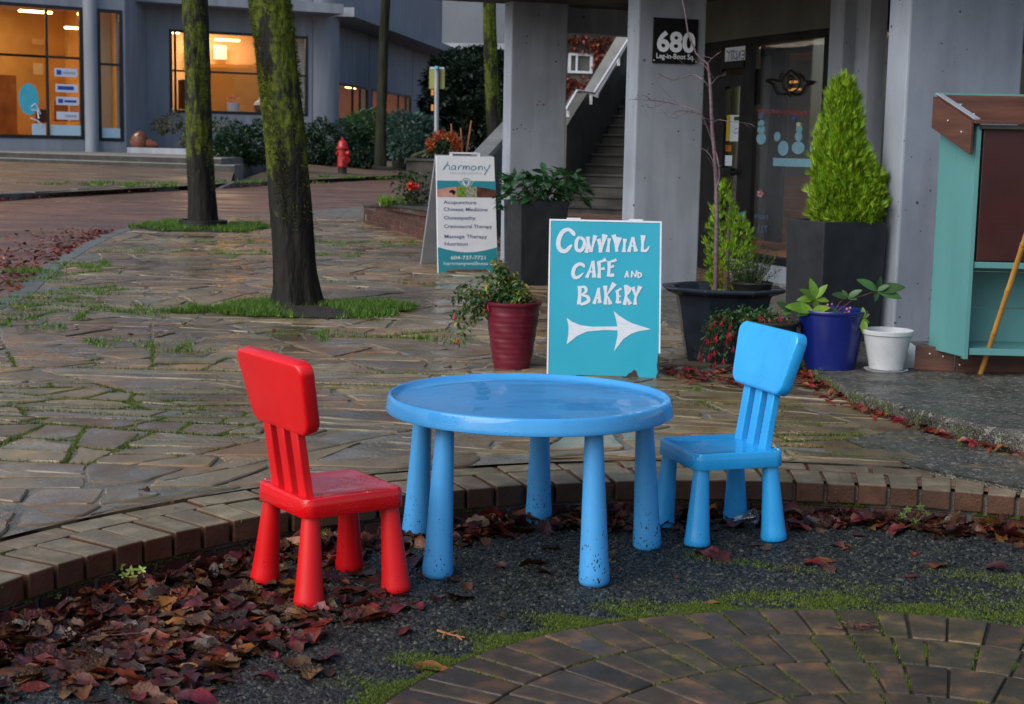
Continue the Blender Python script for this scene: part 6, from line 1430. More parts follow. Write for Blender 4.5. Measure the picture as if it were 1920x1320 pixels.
# ------------------------------------------------------------------ brick planter with flowers, behind the wellness sign
bpz = thing('brick_planter', 'low dark brick planter with an angled front, holding red flowers', 'planter', atz(683,422,0))
K_ = [atz(683,422,0)[:2], atz(748,436,0)[:2], atz(812,462,0)[:2], atz(870,470,0)[:2]]
back_l = atz(676,405,0)[:2]
hgt = [.235,.30,.36,.38]
b = MB()
for i in range(3):
    a, c = K_[i], K_[i+1]; e_ = (c-a)/np.linalg.norm(c-a); n_ = np.array([e_[1], -e_[0]]); L_ = np.linalg.norm(c-a); inn = -n_
    if inn[1] < 0: inn = -inn
    V = [(*a+inn*.012,0),(*c+inn*.012,0),(*c+inn*.2,0),(*a+inn*.2,0),(*a+inn*.012,hgt[i]-.004),(*c+inn*.012,hgt[i+1]-.004),(*c+inn*.2,hgt[i+1]-.004),(*a+inn*.2,hgt[i]-.004)]
    b.add(V, [(0,3,2,1),(4,5,6,7),(0,1,5,4),(1,2,6,5),(2,3,7,6),(3,0,4,7)])
b.build('mortar_core', M['mortar'], bpz)
for i in range(3):
    a, c = K_[i], K_[i+1]; L_ = np.linalg.norm(c-a); e_ = (c-a)/L_; inn = np.array([-e_[1], e_[0]]); inn = inn if inn[1] > 0 else -inn
    nb = max(1, int(round(L_/.205))); bl_ = L_/nb
    for r_ in range(5):
        z0 = r_*.073+.004
        nn_ = nb*2 if r_ == 4 or (i == 0 and r_ == 3) else nb; bw = L_/nn_
        for k in range(nn_):
            s0_ = k*bw + (bw*.5 if (r_ % 2 and nn_ == nb) else 0); w_ = bw-.012
            if s0_+w_ > L_: w_ = L_-s0_-.005
            if w_ < .03: continue
            hh_ = hgt[i]+(hgt[i+1]-hgt[i])*(s0_/L_)
            if z0+.03 > hh_: continue
            o = np.array([*(a+e_*s0_), z0]); MB().obox(o, (*(e_*w_),0), (*(inn*.1),0), (0,0,min(.062, hh_-z0))).build('brick', M['brick_red'], bpz, bevel=.003)
    b = MB(); b.obox(np.array([*(a-inn*.02), hgt[i]+.003]), (*(e_*L_), hgt[i+1]-hgt[i]), (*(inn*.26),0), (0,0,.03)); b.build('capping', M['concrete_raw'], bpz, bevel=.004)
zs_ = .30; b = MB(); b.add([(*(K_[0]+np.array([.1,.1])),zs_-.08),(*K_[2],zs_),(K_[2][0]+.6,K_[2][1]+1,zs_),(K_[2][0]+.3,K_[2][1]+6,zs_),(K_[0][0]+.3,K_[0][1]+2.5,zs_-.08)], [(0,1,2,3,4)]); b.build('soil', M['soil'], bpz)
b = MB(); b.obox((*(K_[0]+np.array([-.02,.15])),0),(.18,2.2,0),(.1,0,0),(0,0,.24)); b.build('side_wall', M['brick_red'], bpz)
wb = thing('wooden_planter', 'dark wooden box planter with a pale top edge standing behind the wellness sign', 'planter', aty(785,392,19))
q0, q1 = aty(761,392,19.3), aty(808,392,18.9); zt = aty(785,302,19)[2]
b = MB(); b.obox((q0[0],q0[1],.2), (q1[0]-q0[0]+.35,q1[1]-q0[1],0), (0,.9,0), (0,0,zt-.2)); b.build('box', M['dark_wood'], wb, bevel=.01)
b = MB(); b.obox((q0[0]-.02,q0[1]-.03,zt+.001), (q1[0]-q0[0]+.39,q1[1]-q0[1],0), (0,.12,0), (0,0,.03)); b.build('top_rail', M['concrete_raw'], wb)
gr = thing('geranium', 'scarlet geranium growing in the brick planter', 'plant', aty(775,385,18.4))
b = MB(); P = [aty(random.gauss(772,17), random.uniform(322,385), 18.4+random.uniform(-.3,.2)) for _ in range(330)]; add_leaves(b, P, rdir(330,.3), .055, .05, 2); b.build('leaves', leafmat('olive leaf', (.02,.04,.015), (.06,.09,.03)), gr)
b = MB(); P = [aty(random.gauss(773,5.5), random.gauss(348,4), 18.1) for _ in range(60)]; add_leaves(b, P, rdir(60,.2), .045, .04, 2); b.build('flowers', M['petal_red'], gr)
b = MB(); [b.tube([aty(772,392,18.4), aty(x, y, 18.3)], [.008,.004], 5) for x, y in ((768,340),(780,350),(755,360),(790,345))]; b.build('stems', M['stem_green'], gr)
q = np.vstack([np.array([aty(random.uniform(712,760), random.uniform(378,386), 19.0+random.uniform(-.3,.3)) for _ in range(900)])]); tufts('planter_grass', q, .10, .014, M['leaf_lime'], 'yellow-green ground cover on the brick planter', 'ground cover')
nd = bush('nandina', 'shrub with flame-red and orange foliage above the wellness sign', 'bush', [blob(822,268,20.5,.14,.15,.12), blob(842,265,20.5,.15,.15,.13), blob(832,285,20.4,.17,.15,.16), blob(812,280,20.4,.08,.1,.10)], M['leaf_mid'], 420, .06, .03)
for mm, n_ in ((M['leaf_red'],260),(M['leaf_orange'],230)):
    b = MB(); P = []
    for _ in range(n_):
        a = random.uniform(-.3,PI+.3); rr_ = random.uniform(.6,1.08); P.append(aty(832+31*rr_*math.cos(a)+random.gauss(0,2), 276-27*rr_*math.sin(a)+random.gauss(0,2), 20.3+random.uniform(-.1,.2)))
    add_leaves(b, P, rdir(n_,.4), .05, .03, 2); b.build('red_leaves', mm, nd)
for i, (x0, y0, x1, y1) in enumerate(((846,232,849,290),(864,240,868,300),(884,226,873,300))):
    b = MB(); b.tube([aty(x1, y1, 20.8), aty(x0, y0, 20.8)], .012, 6); tag(b.build('garden_cane', pmat('orange cane', (.25,.09,.03), (.32,.12,.04))), ('short tilted garden cane nearest the red-leaved shrub','middle garden cane standing upright beside the red-leaved shrub','tallest leaning garden cane, close to the mossy slim trunk')[i], 'cane')
# rust-brown carved creature by the recess
sc_ = thing('sculpture', 'rust-brown rounded carving lying by the building recess', 'sculpture', aty(268,277,41.2)); b = MB(); o_ = aty(262,277,41.2)
b.lathe([(.001,0),(.22,.02),(.26,.15),(.20,.32),(.10,.42),(.001,.46)], o_, 16); b.tube([o_+np.array([.1,0,.12]), o_+np.array([.32,-.02,.10]), o_+np.array([.5,-.02,.06])], [.16,.13,.05], 10); b.build('body', pmat('rusty clay', (.10,.03,.015), (.17,.055,.03), rough=(.6,.8), bump=.5), sc_, smooth=60)
b = MB(); b.tube([o_+np.array([-.05,-.15,.32]), o_+np.array([.02,-.22,.38])], [.05,.02], 8); b.build('beak', M['cream'], sc_)

# ------------------------------------------------------------------ the colonnade building on the right
rb_ = thing('building', 'grey concrete colonnade building with three pillars, a staircase opening and a dark glazed shopfront', 'building', (2.5, 12, 0))
def pillar(P, w_, th_=.2, ztop=6.5, z0=-.05):
    b = MB(); o = np.array([P[0], P[1], z0]); b.obox(o, -NB*w_, UB*th_, (0,0,ztop-z0)); return b.build('pillar', M['concrete'], rb_, bevel=.012)
pA = atz(951,495,0); pB = atz(1182,552,0); pC = np.array([2.10, 8.33, 0])
pillar(pA, .545); pillar(pB, .545); pillar(pC, .75)
b = MB(); o = pA + (-NB)*.55 + UB*.3; zl = 1.065+(279-70)*14.4/2850
b.obox((o[0]-.05*0,o[1],zl), -NB*3.2, UB*.2, (0,0,6.5-zl)); b.build('lintel', M['concrete'], rb_)
SF = Wall((1.74,13.4), (1.74-UB[0]*6,13.4-UB[1]*6))
def st(px): return SF.sz(px, 300)[0]
zh = SF.sz(1340,79)[1]; tL = st(1328); tR = st(1720); zsl = .20
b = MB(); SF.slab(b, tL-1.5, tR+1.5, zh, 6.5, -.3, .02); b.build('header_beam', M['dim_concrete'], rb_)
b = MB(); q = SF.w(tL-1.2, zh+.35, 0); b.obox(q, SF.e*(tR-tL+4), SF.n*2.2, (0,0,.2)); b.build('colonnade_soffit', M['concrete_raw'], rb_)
b = MB(); SF.slab(b, st(1385), tR, -.02, .155, -.25, .05); b.build('plinth', M['concrete'], rb_)
b = MB(); SF.slab(b, st(1385), tR, .157, zsl+.01, -.12, .04); b.build('sill', M['black_metal'], rb_)
fr_ = MB(); 
for x0, x1 in ((1326,1349),(1391,1411),(1537,1560),(1664,1700)): SF.slab(fr_, st(x0), st(x1), .0 if x0 < 1400 else zsl, zh-.06, -.035, .01)
SF.slab(fr_, tL, tR, zh-.06, zh-.001, -.035, .01); fr = fr_.build('window_frame', M['black_metal'], rb_, bevel=.004)
for x0, x1 in ((1411,1537),(1560,1664)):
    q = MB(); SF.slab(q, st(x0), st(x1), zsl+.012, zh-.06, -.03, -.022); q.build('pane', M['glass_shop'], fr)
b = MB(); SF.slab(b, st(1611), st(1638), .0, 6.4, .06, .30); SF.slab(b, st(1638), st(1664), .0, 6.4, .06, .20); b.build('inner_pier', M['concrete'], rb_)
dr_ = MB(); d0, d1 = st(1349), st(1391); zt2 = SF.sz(1370,122)[1]; zt3 = SF.sz(1370,142)[1]
SF.slab(dr_, d0, d1, zt2-.03, zt2+.03, -.06, .02); SF.slab(dr_, d0, d0+.07, .02, zt3, -.05, .01); SF.slab(dr_, d1-.06, d1, .02, zt3, -.05, .01); SF.slab(dr_, d0+.07, d1-.06, .02, .22, -.05, .01); SF.slab(dr_, d0+.07, d1-.06, zt3-.09, zt3, -.05, .01); SF.slab(dr_, d0+.07, d1-.06, .22+.0, .2201, -.05, .01)
door = dr_.build('door', M['black_metal'], rb_)
q = MB(); SF.slab(q, d0+.07, d1-.06, .222, zt3-.09, -.02, -.014); SF.slab(q, d0, d1, zt2+.03, zh-.06, -.02, -.014); q.build('pane', M['glass_shop'], door)
q = MB(); zhh = SF.sz(1370,322)[1]; SF.slab(q, d0+.1, d1-.08, zhh-.03, zhh+.03, .02, .06); SF.slab(q, d0+.0, d1-.0, zhh-.008, zhh+.008, .045, .06); q.build('handle', M['black_metal'], door)
# shop interior
M['tan_ceiling'] = pmat('tan ceiling', (.20,.11,.05), (.26,.15,.07), scale=2, rough=(.7,.9), bump=.1, stretch=(1,8,1)); M['dim_wall'] = pmat('dim shop wall', (.10,.105,.09), (.15,.15,.125), scale=1.5, rough=(.7,.9), bump=0)
M['shop_lamp_and_fill'] = emat('amber downlight', (1.0,.45,.08), .3)
b = MB(); SF.slab(b, tL-1.4, tL-.001, .0, zh-.001, -.1, .0); b.build('dark_side_panel', M['black_metal'], rb_); b = MB(); SF.slab(b, tL-2, tR+2, .1, 3, -4.2, -4.0); SF.slab(b, tL-2.1, tL-2, .1, 3, -4, -.3); b.build('room_back_wall', M['dim_wall'], rb_)
b = MB(); SF.slab(b, tL-2, tR+2, .0, .15, -4, -.12); b.build('room_floor', M['amber_dark'], rb_)
b = MB(); SF.slab(b, tL-2, tR+2, zh+.004, zh+.1, -3.0, -.31); b.build('room_ceiling', M['tan_ceiling'], rb_)
ld = bpy.data.lights.new('shop fill light', 'AREA'); ld.shape = 'RECTANGLE'; ld.size = 4; ld.size_y = .3; ld.energy = 22; ld.color = (1.0,.86,.70)  # unseen strip light added just behind the glass to brighten the pale board
lo = bpy.data.objects.new('shop_lamp_and_fill', ld); col.objects.link(lo); lo.location = tuple(SF.w(tL+2.2, zh-.03, -.50)); lo.rotation_euler = (0, 0, math.atan2(SF.e[1], SF.e[0])); lo['kind'] = 'helper'
b = MB(); SF.quadpx(b, 1468, 330, 1532, 452, -2.2, .5); b.build('counter_front', M['amber_dark'], rb_)
for y_ in (345,368,392,416,438): SF.decal('counter_shelf', 1468, y_, 1533, y_+7, M['dim_wall'], rb_, -1.69, .03)
b = MB(); SF.slab(b, st(1412)-.6, st(1412)+2.6, .16, .62, -2.6, -2.0); b.build('counter', M['dim_wall'], rb_)
for x, y in ((1511,128),(1558,120),(1487,154),(1493,168),(1440,150),(1441,165)):
    SF.decal('ceiling_lamp', x-8, y-1.6, x+9, y+1.4, M['shop_lamp_and_fill'], rb_, -2.4 if x > 1500 else -1.7, .06)
b = MB(); SF.quadpx(b, 1457, 85, 1466, 455, -.95, .05); SF.quadpx(b, 1405, 86, 1534, 96, -.89, .05); b.build('inner_frame', M['black_metal'], rb_)
b = MB(); SF.quadpx(b, 1413, 100, 1456, 452, -1.0, .03); b.build('reflection_panel', pmat('pale blue grey reflection', (.22,.26,.29), (.27,.31,.34), rough=(.6,.8), bump=0), rb_)  # pale flat colour standing in for a reflection in the left of the pane
# things fixed to the shop glass, and a sign's reflection painted on it
def sticker(name, label, x0, y0, x1, y1, m, off=-.02): return tag(SF.decal(name, x0, y0, x1, y1, m, None, off, .003), label, 'poster')
yp = pmat('yellow paper', (.52,.36,.02), (.6,.42,.03), rough=(.5,.6), bump=0)
sticker('poster', 'yellow poster taped inside the glass door', 1352.5, 216, 1369, 264, yp)
po = thing('poster', 'white poster with a green square and a smile line on the glass door', 'poster', SF.p(1379,240))
SF.decal('sheet', 1370, 216, 1387, 265, M['card'], po, -.02, .003); SF.decal('green_square', 1377, 219, 1386, 226, M['leaf_deep'], po, -.016, .003)
b = MB(); ribbon(b, [(*(SF.sz(x, y)), .006) for x, y in ((1371,246),(1375,250),(1381,249),(1384,243),(1378,240),(1375,244))], SF.w(0,0,-.016), SF.e, (0,0,1), SF.n, .002); b.build('smile', M['navy_print'], po)
sticker('notice', 'small pale notice low on the glass door', 1356, 291, 1372, 311, M['card'])
sticker('notice', 'orange and green leaflet between the yellow poster and the pale notice', 1357, 272, 1371, 284, M['leaf_orange'])
nb_ = thing('sign', 'white card with reversed hand-drawn letters above the glass door', 'sign', SF.p(1378,103))
SF.decal('card', 1361, 87.5, 1396, 118, M['card'], nb_, -.012, .004)
b = MB()
for ch in ([(1361,95),(1366,100),(1364,115)],[(1366,100),(1369,94)],[(1371,95),(1370,114)],[(1374,95),(1373,113)],[(1371,95),(1379,97),(1373,104),(1379,112)],[(1381,94),(1380,112)],[(1381,112),(1387,95)],[(1387,95),(1386,111)],[(1395,95),(1394,110)],[(1389,96),(1395,95)],[(1390,103),(1395,103)],[(1389,110),(1394,110)]):
    ribbon(b, [(*(SF.sz(x, y)), .012) for x, y in ch], SF.w(0,0,-.007), SF.e, (0,0,1), SF.n, .002)
b.build('lettering', M['navy_print'], nb_)
ds = thing('sign', 'small black direction sign with a white arrow at the edge of the shop glass', 'sign', SF.p(1410,160))
SF.decal('plate', 1410, 130, 1426, 196, M['black_metal'], ds, -.018, .004)
b = MB(); ribbon(b, [(*(SF.sz(1415,137)), .03), (*(SF.sz(1414,158)), .022)], SF.w(0,0,-.013), SF.e, (0,0,1), SF.n, .002); 
t_a = [SF.sz(1410,176), SF.sz(1416,184), SF.sz(1409,190)]; b.prism(t_a, SF.w(0,0,-.013), SF.e, (0,0,1), SF.n*.002); b.build('symbols', M['card'], ds)
lo_ = thing('window_emblem', 'dark lotus-shaped emblem on the big shop pane', 'emblem', SF.p(1478,160)); b = MB()
for pts, w_ in (([(1432,151),(1445,149),(1458,153)],.02),([(1432,151),(1445,158),(1452,173),(1458,176),(1470,176),(1476,173)],.022),([(1478,173),(1490,177),(1500,174),(1508,160),(1523,154),(1508,153)],.022),([(1479,131),(1470,140),(1464,150),(1466,165),(1474,171)],.018),([(1479,131),(1490,140),(1497,150),(1494,165),(1485,171)],.018),
               ([(1479,140),(1473,152),(1478,168),(1484,152),(1479,140)],.014),([(1479,147),(1476,155),(1479,163),(1481,155),(1479,147)],.010),([(1463,136),(1459,146),(1462,152)],.02),([(1495,138),(1502,146),(1505,152)],.02),([(1474,172),(1478,181),(1482,172)],.016)):
    ribbon(b, [(*(SF.sz(p[0], p[1])), w_) for p in smoothpts(pts, 3)], SF.w(0,0,-.018), SF.e, (0,0,1), SF.n, .002)
b.build('emblem_lines', pmat('bronze print', (.006,.006,.004), (.010,.009,.006), spec=.1), lo_)
l2 = thing('window_emblem', 'lime and red outlined tulip emblem at the foot of the glass door', 'emblem', SF.p(1361,355))
for m, dx in ((M['leaf_lime'],0),(M['leaf_red'],1.3)):
    b = MB()
    for pts in ([(1346+dx,348),(1350,363),(1356,367),(1358,352),(1359,334+dx)],[(1373-dx,348),(1368,363),(1361,367),(1361,352),(1359,334+dx)]):
        ribbon(b, [(*(SF.sz(p[0], p[1])), .009) for p in smoothpts(pts, 3)], SF.w(0,0,-.012-dx*.002), SF.e, (0,0,1), SF.n, .002)
    b.build('emblem_lines', m, l2)
sn = thing('window_painting', 'painted row of pale blue snow figures and red letters on the big shop pane', 'painting', SF.p(1475,260))
M['snow_paint'] = pmat('pale blue window paint', (.16,.34,.44), (.22,.42,.52), scale=20, rough=(.6,.8), bump=.1)
def disc(b, x, y, rx, ry, off=-.017):
    c = SF.sz(x, y); k = abs(SF.sz(x+10, y)[0]-SF.sz(x, y)[0])/10; kz = abs(SF.sz(x, y+10)[1]-c[1])/10
    b.prism([(c[0]+rx*k*math.cos(a), c[1]+ry*kz*math.sin(a)) for a in np.linspace(0,2*PI,18)[:-1]], SF.w(0,0,off), SF.e, (0,0,1), SF.n*.001)
for x, y, rx, ry in ((1424,232,6,7),(1424,243,7,8),(1424,260,9,11),(1454,256,6,9),(1465,278,10,14),(1495,242,6,8),(1494,256,7,9),(1493,277,12,12),(1525,250,5,10),(1521,278,6,12)): b = MB(); disc(b, x, y, rx, ry, -.017+.0003*(x % 5)); b.build('snow_ball', M['snow_paint'], sn)
b = MB(); SF.quadpx(b, 1450, 296, 1532, 314, -.019, .001); b.build('snow_ground', M['snow_paint'], sn)
b = MB()
for i in range(11):
    x = 1418+i*8.6; y = 209+1.5*math.sin(i*1.7)+i*.35; ribbon(b, [(*(SF.sz(p[0], p[1])), .007) for p in smoothpts([(x,y-5),(x+2,y+2),(x+4,y-4),(x+6,y+3),(x+5,y+(10 if i in (4,6,9) else 4))], 2)], SF.w(0,0,-.015), SF.e, (0,0,1), SF.n, .001)
b.build('red_lettering', pmat('red window paint', (.35,.02,.03), (.45,.05,.06)), sn)
for nm, x, y, rx, ry, m in (('purple_hat',1424,217,5,7,'navy_print'),('yellow_hat',1494,233,4,4,'gold_print'),('blue_bauble',1485,222,3,4,'logo_blue')):
    b = MB(); disc(b, x, y, rx, ry, -.0145); b.build(nm, M[m], sn)
b = MB(); disc(b, 1399, 405, 6.5, 8, .035); tag(b.build('round_sticker', M['logo_blue']), 'round blue sticker on the black post of the shopfront', 'sticker')
b = MB(); 
for k in range(5): disc(b, 1423+4*math.cos(k*1.256), 363+4.5*math.sin(k*1.256), 2.6, 2.8, -.012-.0004*k)
tag(b.build('flower_sticker', M['petal_pink']), 'red star-shaped flower sticker on the shop glass', 'sticker')
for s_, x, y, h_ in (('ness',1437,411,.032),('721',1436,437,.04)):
    q_ = SF.w(*SF.sz(x, y), -.014); o = text('painted_reflection', s_, M['navy_print'], None, q_, -SF.e, (0,0,1), SF.n, h_*1.6, 0, .001, width=abs(SF.sz(1437,410)[0]-SF.sz(1412,410)[0])*(1 if s_ == 'ness' else .7)); tag(o, 'dark reversed letters, painted reflection of a sign low on the shop glass' if s_ == 'ness' else 'dark reversed digits, painted reflection of a sign low on the shop glass', 'lettering')  # mirror image of the street sign, painted flat on the glass
# number plate on the second pillar
PL = Wall(pB[:2], (pB-NB)[:2])
pn = thing('number_sign', 'black number plate reading 680 on the middle pillar', 'sign', PL.p(1262,90))
a_, za = PL.sz(1222,118); c_, zc = PL.sz(1308,50)
b = MB(); PL.slab(b, a_, c_, za, zc+.05, .002, .014); b.build('plate', M['black_metal'], pn, bevel=.003)
zz = PL.sz(1230,95)[1]; t0_ = PL.sz(1230,80)[0]; text('digits', '680', M['bright_letter'], pn, PL.w(t0_, zz, .015), PL.e, (0,0,1), PL.n, abs(PL.sz(1262,59)[1]-zz)*1.0, .035, .001, width=PL.sz(1302,80)[0]-t0_)
zz = PL.sz(1228,109)[1]; t0_ = PL.sz(1229,105)[0]; text('street_name', 'Leg-in-Boot Sq.', M['bright_letter'], pn, PL.w(t0_, zz, .015), PL.e, (0,0,1), PL.n, abs(PL.sz(1229,99)[1]-zz), .012, .001, width=PL.sz(1300,105)[0]-t0_)
for x, y in ((1226,113),(1305,116)): b = MB(); p_ = PL.p(x, y, .014); b.tube([p_, p_+PL.n*.004], .005, 8); b.build('screw', M['white_metal'], pn)

# staircase
ss = thing('staircase', 'dark concrete staircase climbing between the first two pillars', 'stairs', (1.2, 24.4, 0))
s_d = np.array([.38,.925,0]); n_d = np.array([.925,-.38,0])
q0 = aty(1120,409,24.4); o0 = np.array([q0[0], q0[1], -.04])
for k in range(16):
    lft = 2.0 if k < 6 else .02; zt_ = -.04+.169*k; o = o0 + s_d*.28*k
    base_l = np.array([1.437,26.6,0])+s_d*((o-np.array([1.437,26.6,0])) @ s_d) if k >= 6 else o - n_d*2.2
    o = np.array([base_l[0], base_l[1], -.2]); b = MB()
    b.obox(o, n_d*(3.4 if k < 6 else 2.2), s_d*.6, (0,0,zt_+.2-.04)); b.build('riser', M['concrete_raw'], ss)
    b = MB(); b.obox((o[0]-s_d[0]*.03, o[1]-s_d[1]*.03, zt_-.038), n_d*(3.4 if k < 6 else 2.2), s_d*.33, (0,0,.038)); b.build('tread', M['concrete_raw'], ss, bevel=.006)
b = MB(); wp_ = np.array([1.437,26.6,0]); L_ = 3.0
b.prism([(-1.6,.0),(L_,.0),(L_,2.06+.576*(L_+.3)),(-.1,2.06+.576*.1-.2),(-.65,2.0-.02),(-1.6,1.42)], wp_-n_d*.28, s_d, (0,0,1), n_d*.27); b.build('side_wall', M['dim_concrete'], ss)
b = MB(); b.obox(wp_-n_d*.30+s_d*(-.1)+np.array([0,0,1.93]), s_d*(L_+.1)+np.array([0,0,.576*(L_+.35)]), n_d*.30, (0,0,.06)); b.build('wall_cap', M['step'], ss)
b = MB(); hr = [hit(x, y, wp_+n_d*.06, n_d) for x, y in ((1060,208),(1082,170),(1114,174.5),(1176,77),(1190,55))]; b.tube(hr, .024, 10); rail = b.build('handrail', M['white_metal'], ss, smooth=60)
for x, y in ((1108,176),(1160,104),(1065,198)): p_ = hit(x, y, wp_+n_d*.05, n_d); b = MB(); b.box(p_+np.array([0,0,-.10]), (.05,.05,.16)); b.build('bracket', M['white_metal'], rail)
b = MB(); b.obox(wp_+n_d*2.25-s_d*3, s_d*9, n_d*.2, (0,0,6)); b.build('far_side_wall', M['concrete_raw'], ss)
# side wall of the outer stair, left of the first pillar
ow = thing('stair_wall', 'sloping pale-capped concrete stair wall left of the first pillar', 'wall', aty(925,400,18))
OW = Wall(aty(905,300,17.2)[:2], aty(950,300,18.9)[:2])
pp = [OW.sz(*p) for p in ((905,306),(944,262),(975,227),(990,227),(990,480),(905,480))]
b = MB(); b.prism(pp, OW.w(0,0,0), OW.e, (0,0,1), -OW.n*.15); b.build('wall', M['concrete_raw'], ow)
q = [OW.sz(*p) for p in ((903,309),(945,262),(978,225))]
b = MB()
for i in range(2):
    b.obox(OW.w(q[i][0], q[i][1], .04), OW.e*(q[i+1][0]-q[i][0])+np.array([0,0,q[i+1][1]-q[i][1]]), -OW.n*.20, (0,0,.07))
b.build('cap', M['step'], ow)
# house with red creeper seen through the opening
rh = thing('house', 'house wall covered in rust-red creeper seen over the stairs', 'building', aty(1115,150,44))
HWl = Wall(aty(1000,150,44), aty(1260,150,45)); b = MB(); HWl.slab(b, .2, 8, 0, 9, -.3, 0); b.build('wall', M['dim_wall'], rh)
b = MB(); n_ = 2600; P = [HWl.w(random.uniform(0,3.6), random.uniform(1.5,4.9), .08) for _ in range(n_)]
kx0, kz0 = HWl.sz(1064,137); kx1, kz1 = HWl.sz(1110,101)
P = [p for p in P if not (kx0 < (p-HWl.A) @ HWl.e < kx1 and kz0 < p[2] < kz1) and math.sin(p[0]*3+p[2]*2)+math.sin(p[2]*5)+random.gauss(0,.6) > -.5]
add_leaves(b, P, rdir(len(P),-.3)+HWl.n, .16, .13, 2); b.build('creeper', leafmat('rust creeper', (.07,.015,.008), (.22,.05,.02), trans=.1), rh)
window(HWl, rh, kx0, kx1, kz0, kz1, M['glass'], M['white_metal'], .07, (HWl.sz(1080,120)[0],), (), .02)
b = MB(); HWl.slab(b, kx0, kx1, kz0, kz1, -.2, -.01); b.build('room_dark', M['dim_wall'], rh)

# ------------------------------------------------------------------ the little teal cabinet at the right
M['teal'] = pmat('teal paint', (.075,.225,.225), (.09,.26,.26), scale=3, rough=(.4,.6), bump=.15, bscale=40, stretch=(1,1,.3)); M['teal_dk'] = M['teal']
M['stain'] = pmat('brown stain', (.06,.022,.013), (.10,.038,.022), scale=5, rough=(.4,.65), bump=.4, bscale=30, stretch=(1,1,6)); M['maroon_door'] = pmat('maroon door', (.022,.003,.003), (.04,.005,.004), scale=3, rough=(.3,.5), bump=.1)
cbz = slab_z(2,6.9)
kc = thing('little_library', 'teal cabinet with brown sloping roof boards and a maroon door at the right edge', 'cabinet', (2.3, 6.95, cbz))
A_ = np.array([1.975,7.16,0]); B_ = np.array([2.058,6.885,0]); LW = Wall(A_, B_); Ld = np.linalg.norm(B_-A_); inw = -LW.n
b = MB(); LW.slab(b, 0, Ld*.5-.001, cbz+.10, 1.30, -.02, 0); b.build('side_board', M['teal'], kc, bevel=.002)
b = MB(); LW.slab(b, Ld*.5+.001, Ld, cbz+.10, 1.22, -.02, .001); b.build('side_board', M['teal'], kc, bevel=.002)
FX = np.array([1.0,-.04,0]); FX /= np.linalg.norm(FX); CW = .75
def front(b, x0, x1, z0, z1, y0, y1): return b.obox(B_+FX*x0+np.array([0,y0,z0]), FX*(x1-x0), (0,y1-y0,0), (0,0,z1-z0))
for x0 in (0, CW+.002): b = MB(); front(b, x0, x0+.022, cbz+.09, 1.2, -.012, .03); b.build('corner_post', M['teal'], kc, bevel=.002)
zdoor = B_[2]+aty(1840,492,6.85)[2]
b = MB(); front(b, .034, CW-.004, zdoor+.004, 1.19, -.006, .016); dd = b.build('door', M['maroon_door'], kc, bevel=.003)
b = MB(); front(b, .028, CW, zdoor-.028, zdoor, -.006, .26); b.build('shelf', M['teal'], kc, bevel=.002)
b = MB(); front(b, .028, CW, cbz+.11, cbz+.14, -.006, .27); b.build('bottom_board', M['teal'], kc, bevel=.002)
for z0, z1 in ((cbz+.14,cbz+.30),(cbz+.303,cbz+.47),(cbz+.473,1.2)): 
    b = MB(); front(b, .01, CW, z0, z1, .27, .29); b.build('back_board', M['teal'], kc, bevel=.002)
b = MB(); R0 = A_+inw*-.035; sl = np.array([B_[0]-A_[0], B_[1]-A_[1], 0])*1.12
ztb, ztf = 1.325, 1.205
for i in range(2):
    o = A_ + LW.n*.03 + sl*(.5*i) + np.array([0,0,ztb+(ztf-ztb)*.5*i]); b = MB(); b.obox(o, sl*.495+np.array([0,0,(ztf-ztb)*.495]), FX*(CW+.1), (0,0,.018)); b.build('roof_board', M['stain'], kc, bevel=.003)
b = MB(); b.obox(A_+LW.n*.03+sl*-.05+np.array([0,0,ztb+.004]), sl*.045, FX*(CW+.1), (0,0,.022)); b.build('ridge_strip', M['teal'], kc)
b = MB(); o = A_+LW.n*.034+np.array([0,0,ztb-.135]); b.obox(o, sl+np.array([0,0,ztf-ztb]), LW.n*.016, (0,0,.145)); b.build('barge_board', M['stain'], kc, bevel=.003)
b = MB(); o = A_+LW.n*.034+np.array([0,0,ztb+.019]); b.obox(o, sl+np.array([0,0,ztf-ztb]), LW.n*-.03, (0,0,.006)); b.build('drip_edge', M['grey_plastic'], kc)
b = MB(); o = B_+(sl-(B_-A_))+np.array([0,0,ztf-.02]); b.obox(o, FX*(CW+.07), (0,.016,0), (0,0,.018)); b.build('eave_strip', M['dark_wood'], kc)
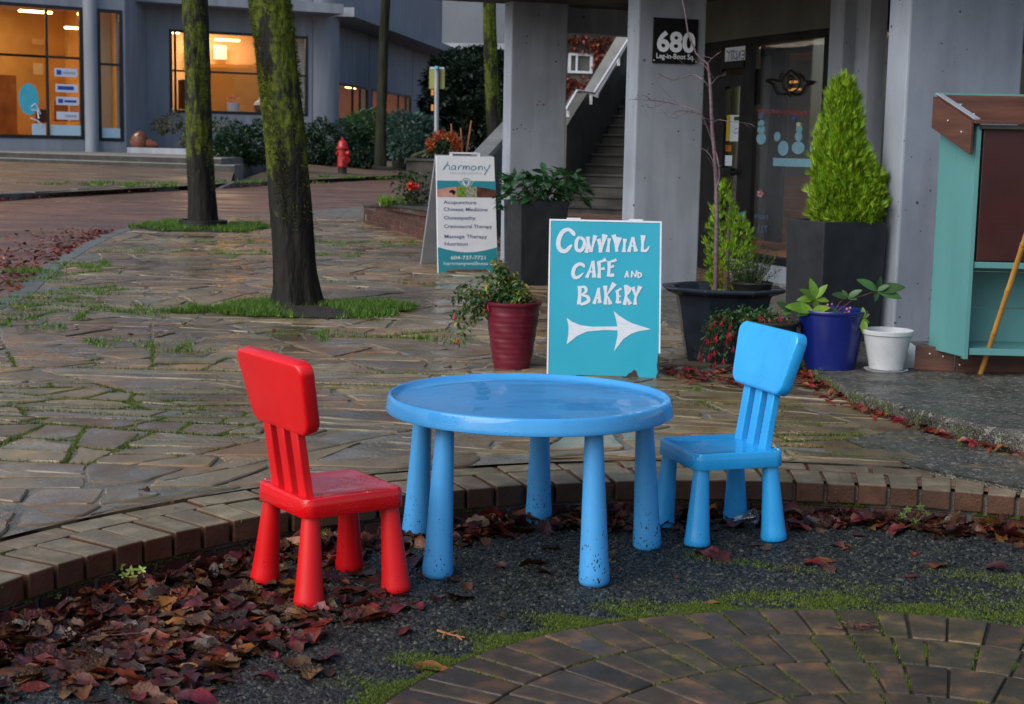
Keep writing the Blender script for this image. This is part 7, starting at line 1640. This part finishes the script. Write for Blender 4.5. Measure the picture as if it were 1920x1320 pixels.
# brown skirting boards
k0 = atz(1712,683,cbz); k1 = atz(1787,698,cbz); k0[0] = 1.905; k0[1] = 7.12
for a, c in ((k0, k1), (k1+np.array([.012,0,0]), k1+np.array([.85,.0,0]))):
    e_ = (c-a)/np.linalg.norm(c-a); n_ = np.array([e_[1],-e_[0],0]); n_ = n_ if n_[1] < 0 else -n_
    b = MB(); b.obox(a+np.array([0,0,.002]), c-a, -n_*.022, (0,0,.115)); b.build('skirting_board', M['stain'], kc, bevel=.003)
b = MB(); b.add([k0+np.array([0,0,.10]), k1+np.array([0,0,.10]), k1+np.array([.85,.02,.10]), k0+np.array([.85,.1,.10])], [(0,1,2,3)]); b.build('base_top', M['clay'], kc)
for x, y in ((1743,663),(1768,668),(1801,666),(1799,684)):
    p_ = atz(x, y, cbz+.06); p_ = aty(x, y, (k1[1]-.004 if x > 1787 else k0[1]+(k1[1]-k0[1])*((x-1712)/75)-.006)); b = MB(); b.tube([p_, p_+np.array([0,-.003,0])], .0035, 8); b.build('screw', M['white_metal'], kc)
for x, y in ((1801,197),(1826,214),(1778,226),(1803,247)):
    Yb = 7.0; p_ = hit(x, y, A_+LW.n*.052, LW.n) if x < 1815 and y > 220 else None
    if p_ is None:
        nn = np.cross(sl+np.array([0,0,ztf-ztb]), FX); nn /= np.linalg.norm(nn); nn = nn if nn[2] > 0 else -nn; p_ = hit(x, y, A_+LW.n*.03+np.array([0,0,ztb+.019]), nn)
        b = MB(); b.tube([p_, p_+nn*.003], .0035, 8)
    else: b = MB(); b.tube([p_, p_+LW.n*.003], .0035, 8)
    b.build('screw', M['white_metal'], kc)
# bamboo pole leaning at the right
bq0, bq1 = atz(1838,703,cbz), aty(1885,560,6.75); bd_ = bq1-bq0; b = MB(); pts = []; rr_ = []
for k in range(5):
    for t_, r_ in ((0,.0125),(.02,.0155),(.05,.0125),(.9,.0125),(.97,.0145)): pts.append(bq0+bd_*(k+t_)*.55); rr_.append(r_*.95)
b.tube(pts, rr_, 14); tag(b.build('bamboo_pole', pmat('bamboo', (.36,.17,.03), (.48,.25,.05), scale=8, rough=(.3,.5), bump=.2, stretch=(1,1,.2)), smooth=50), 'golden bamboo pole leaning at the right of the teal cabinet', 'pole')
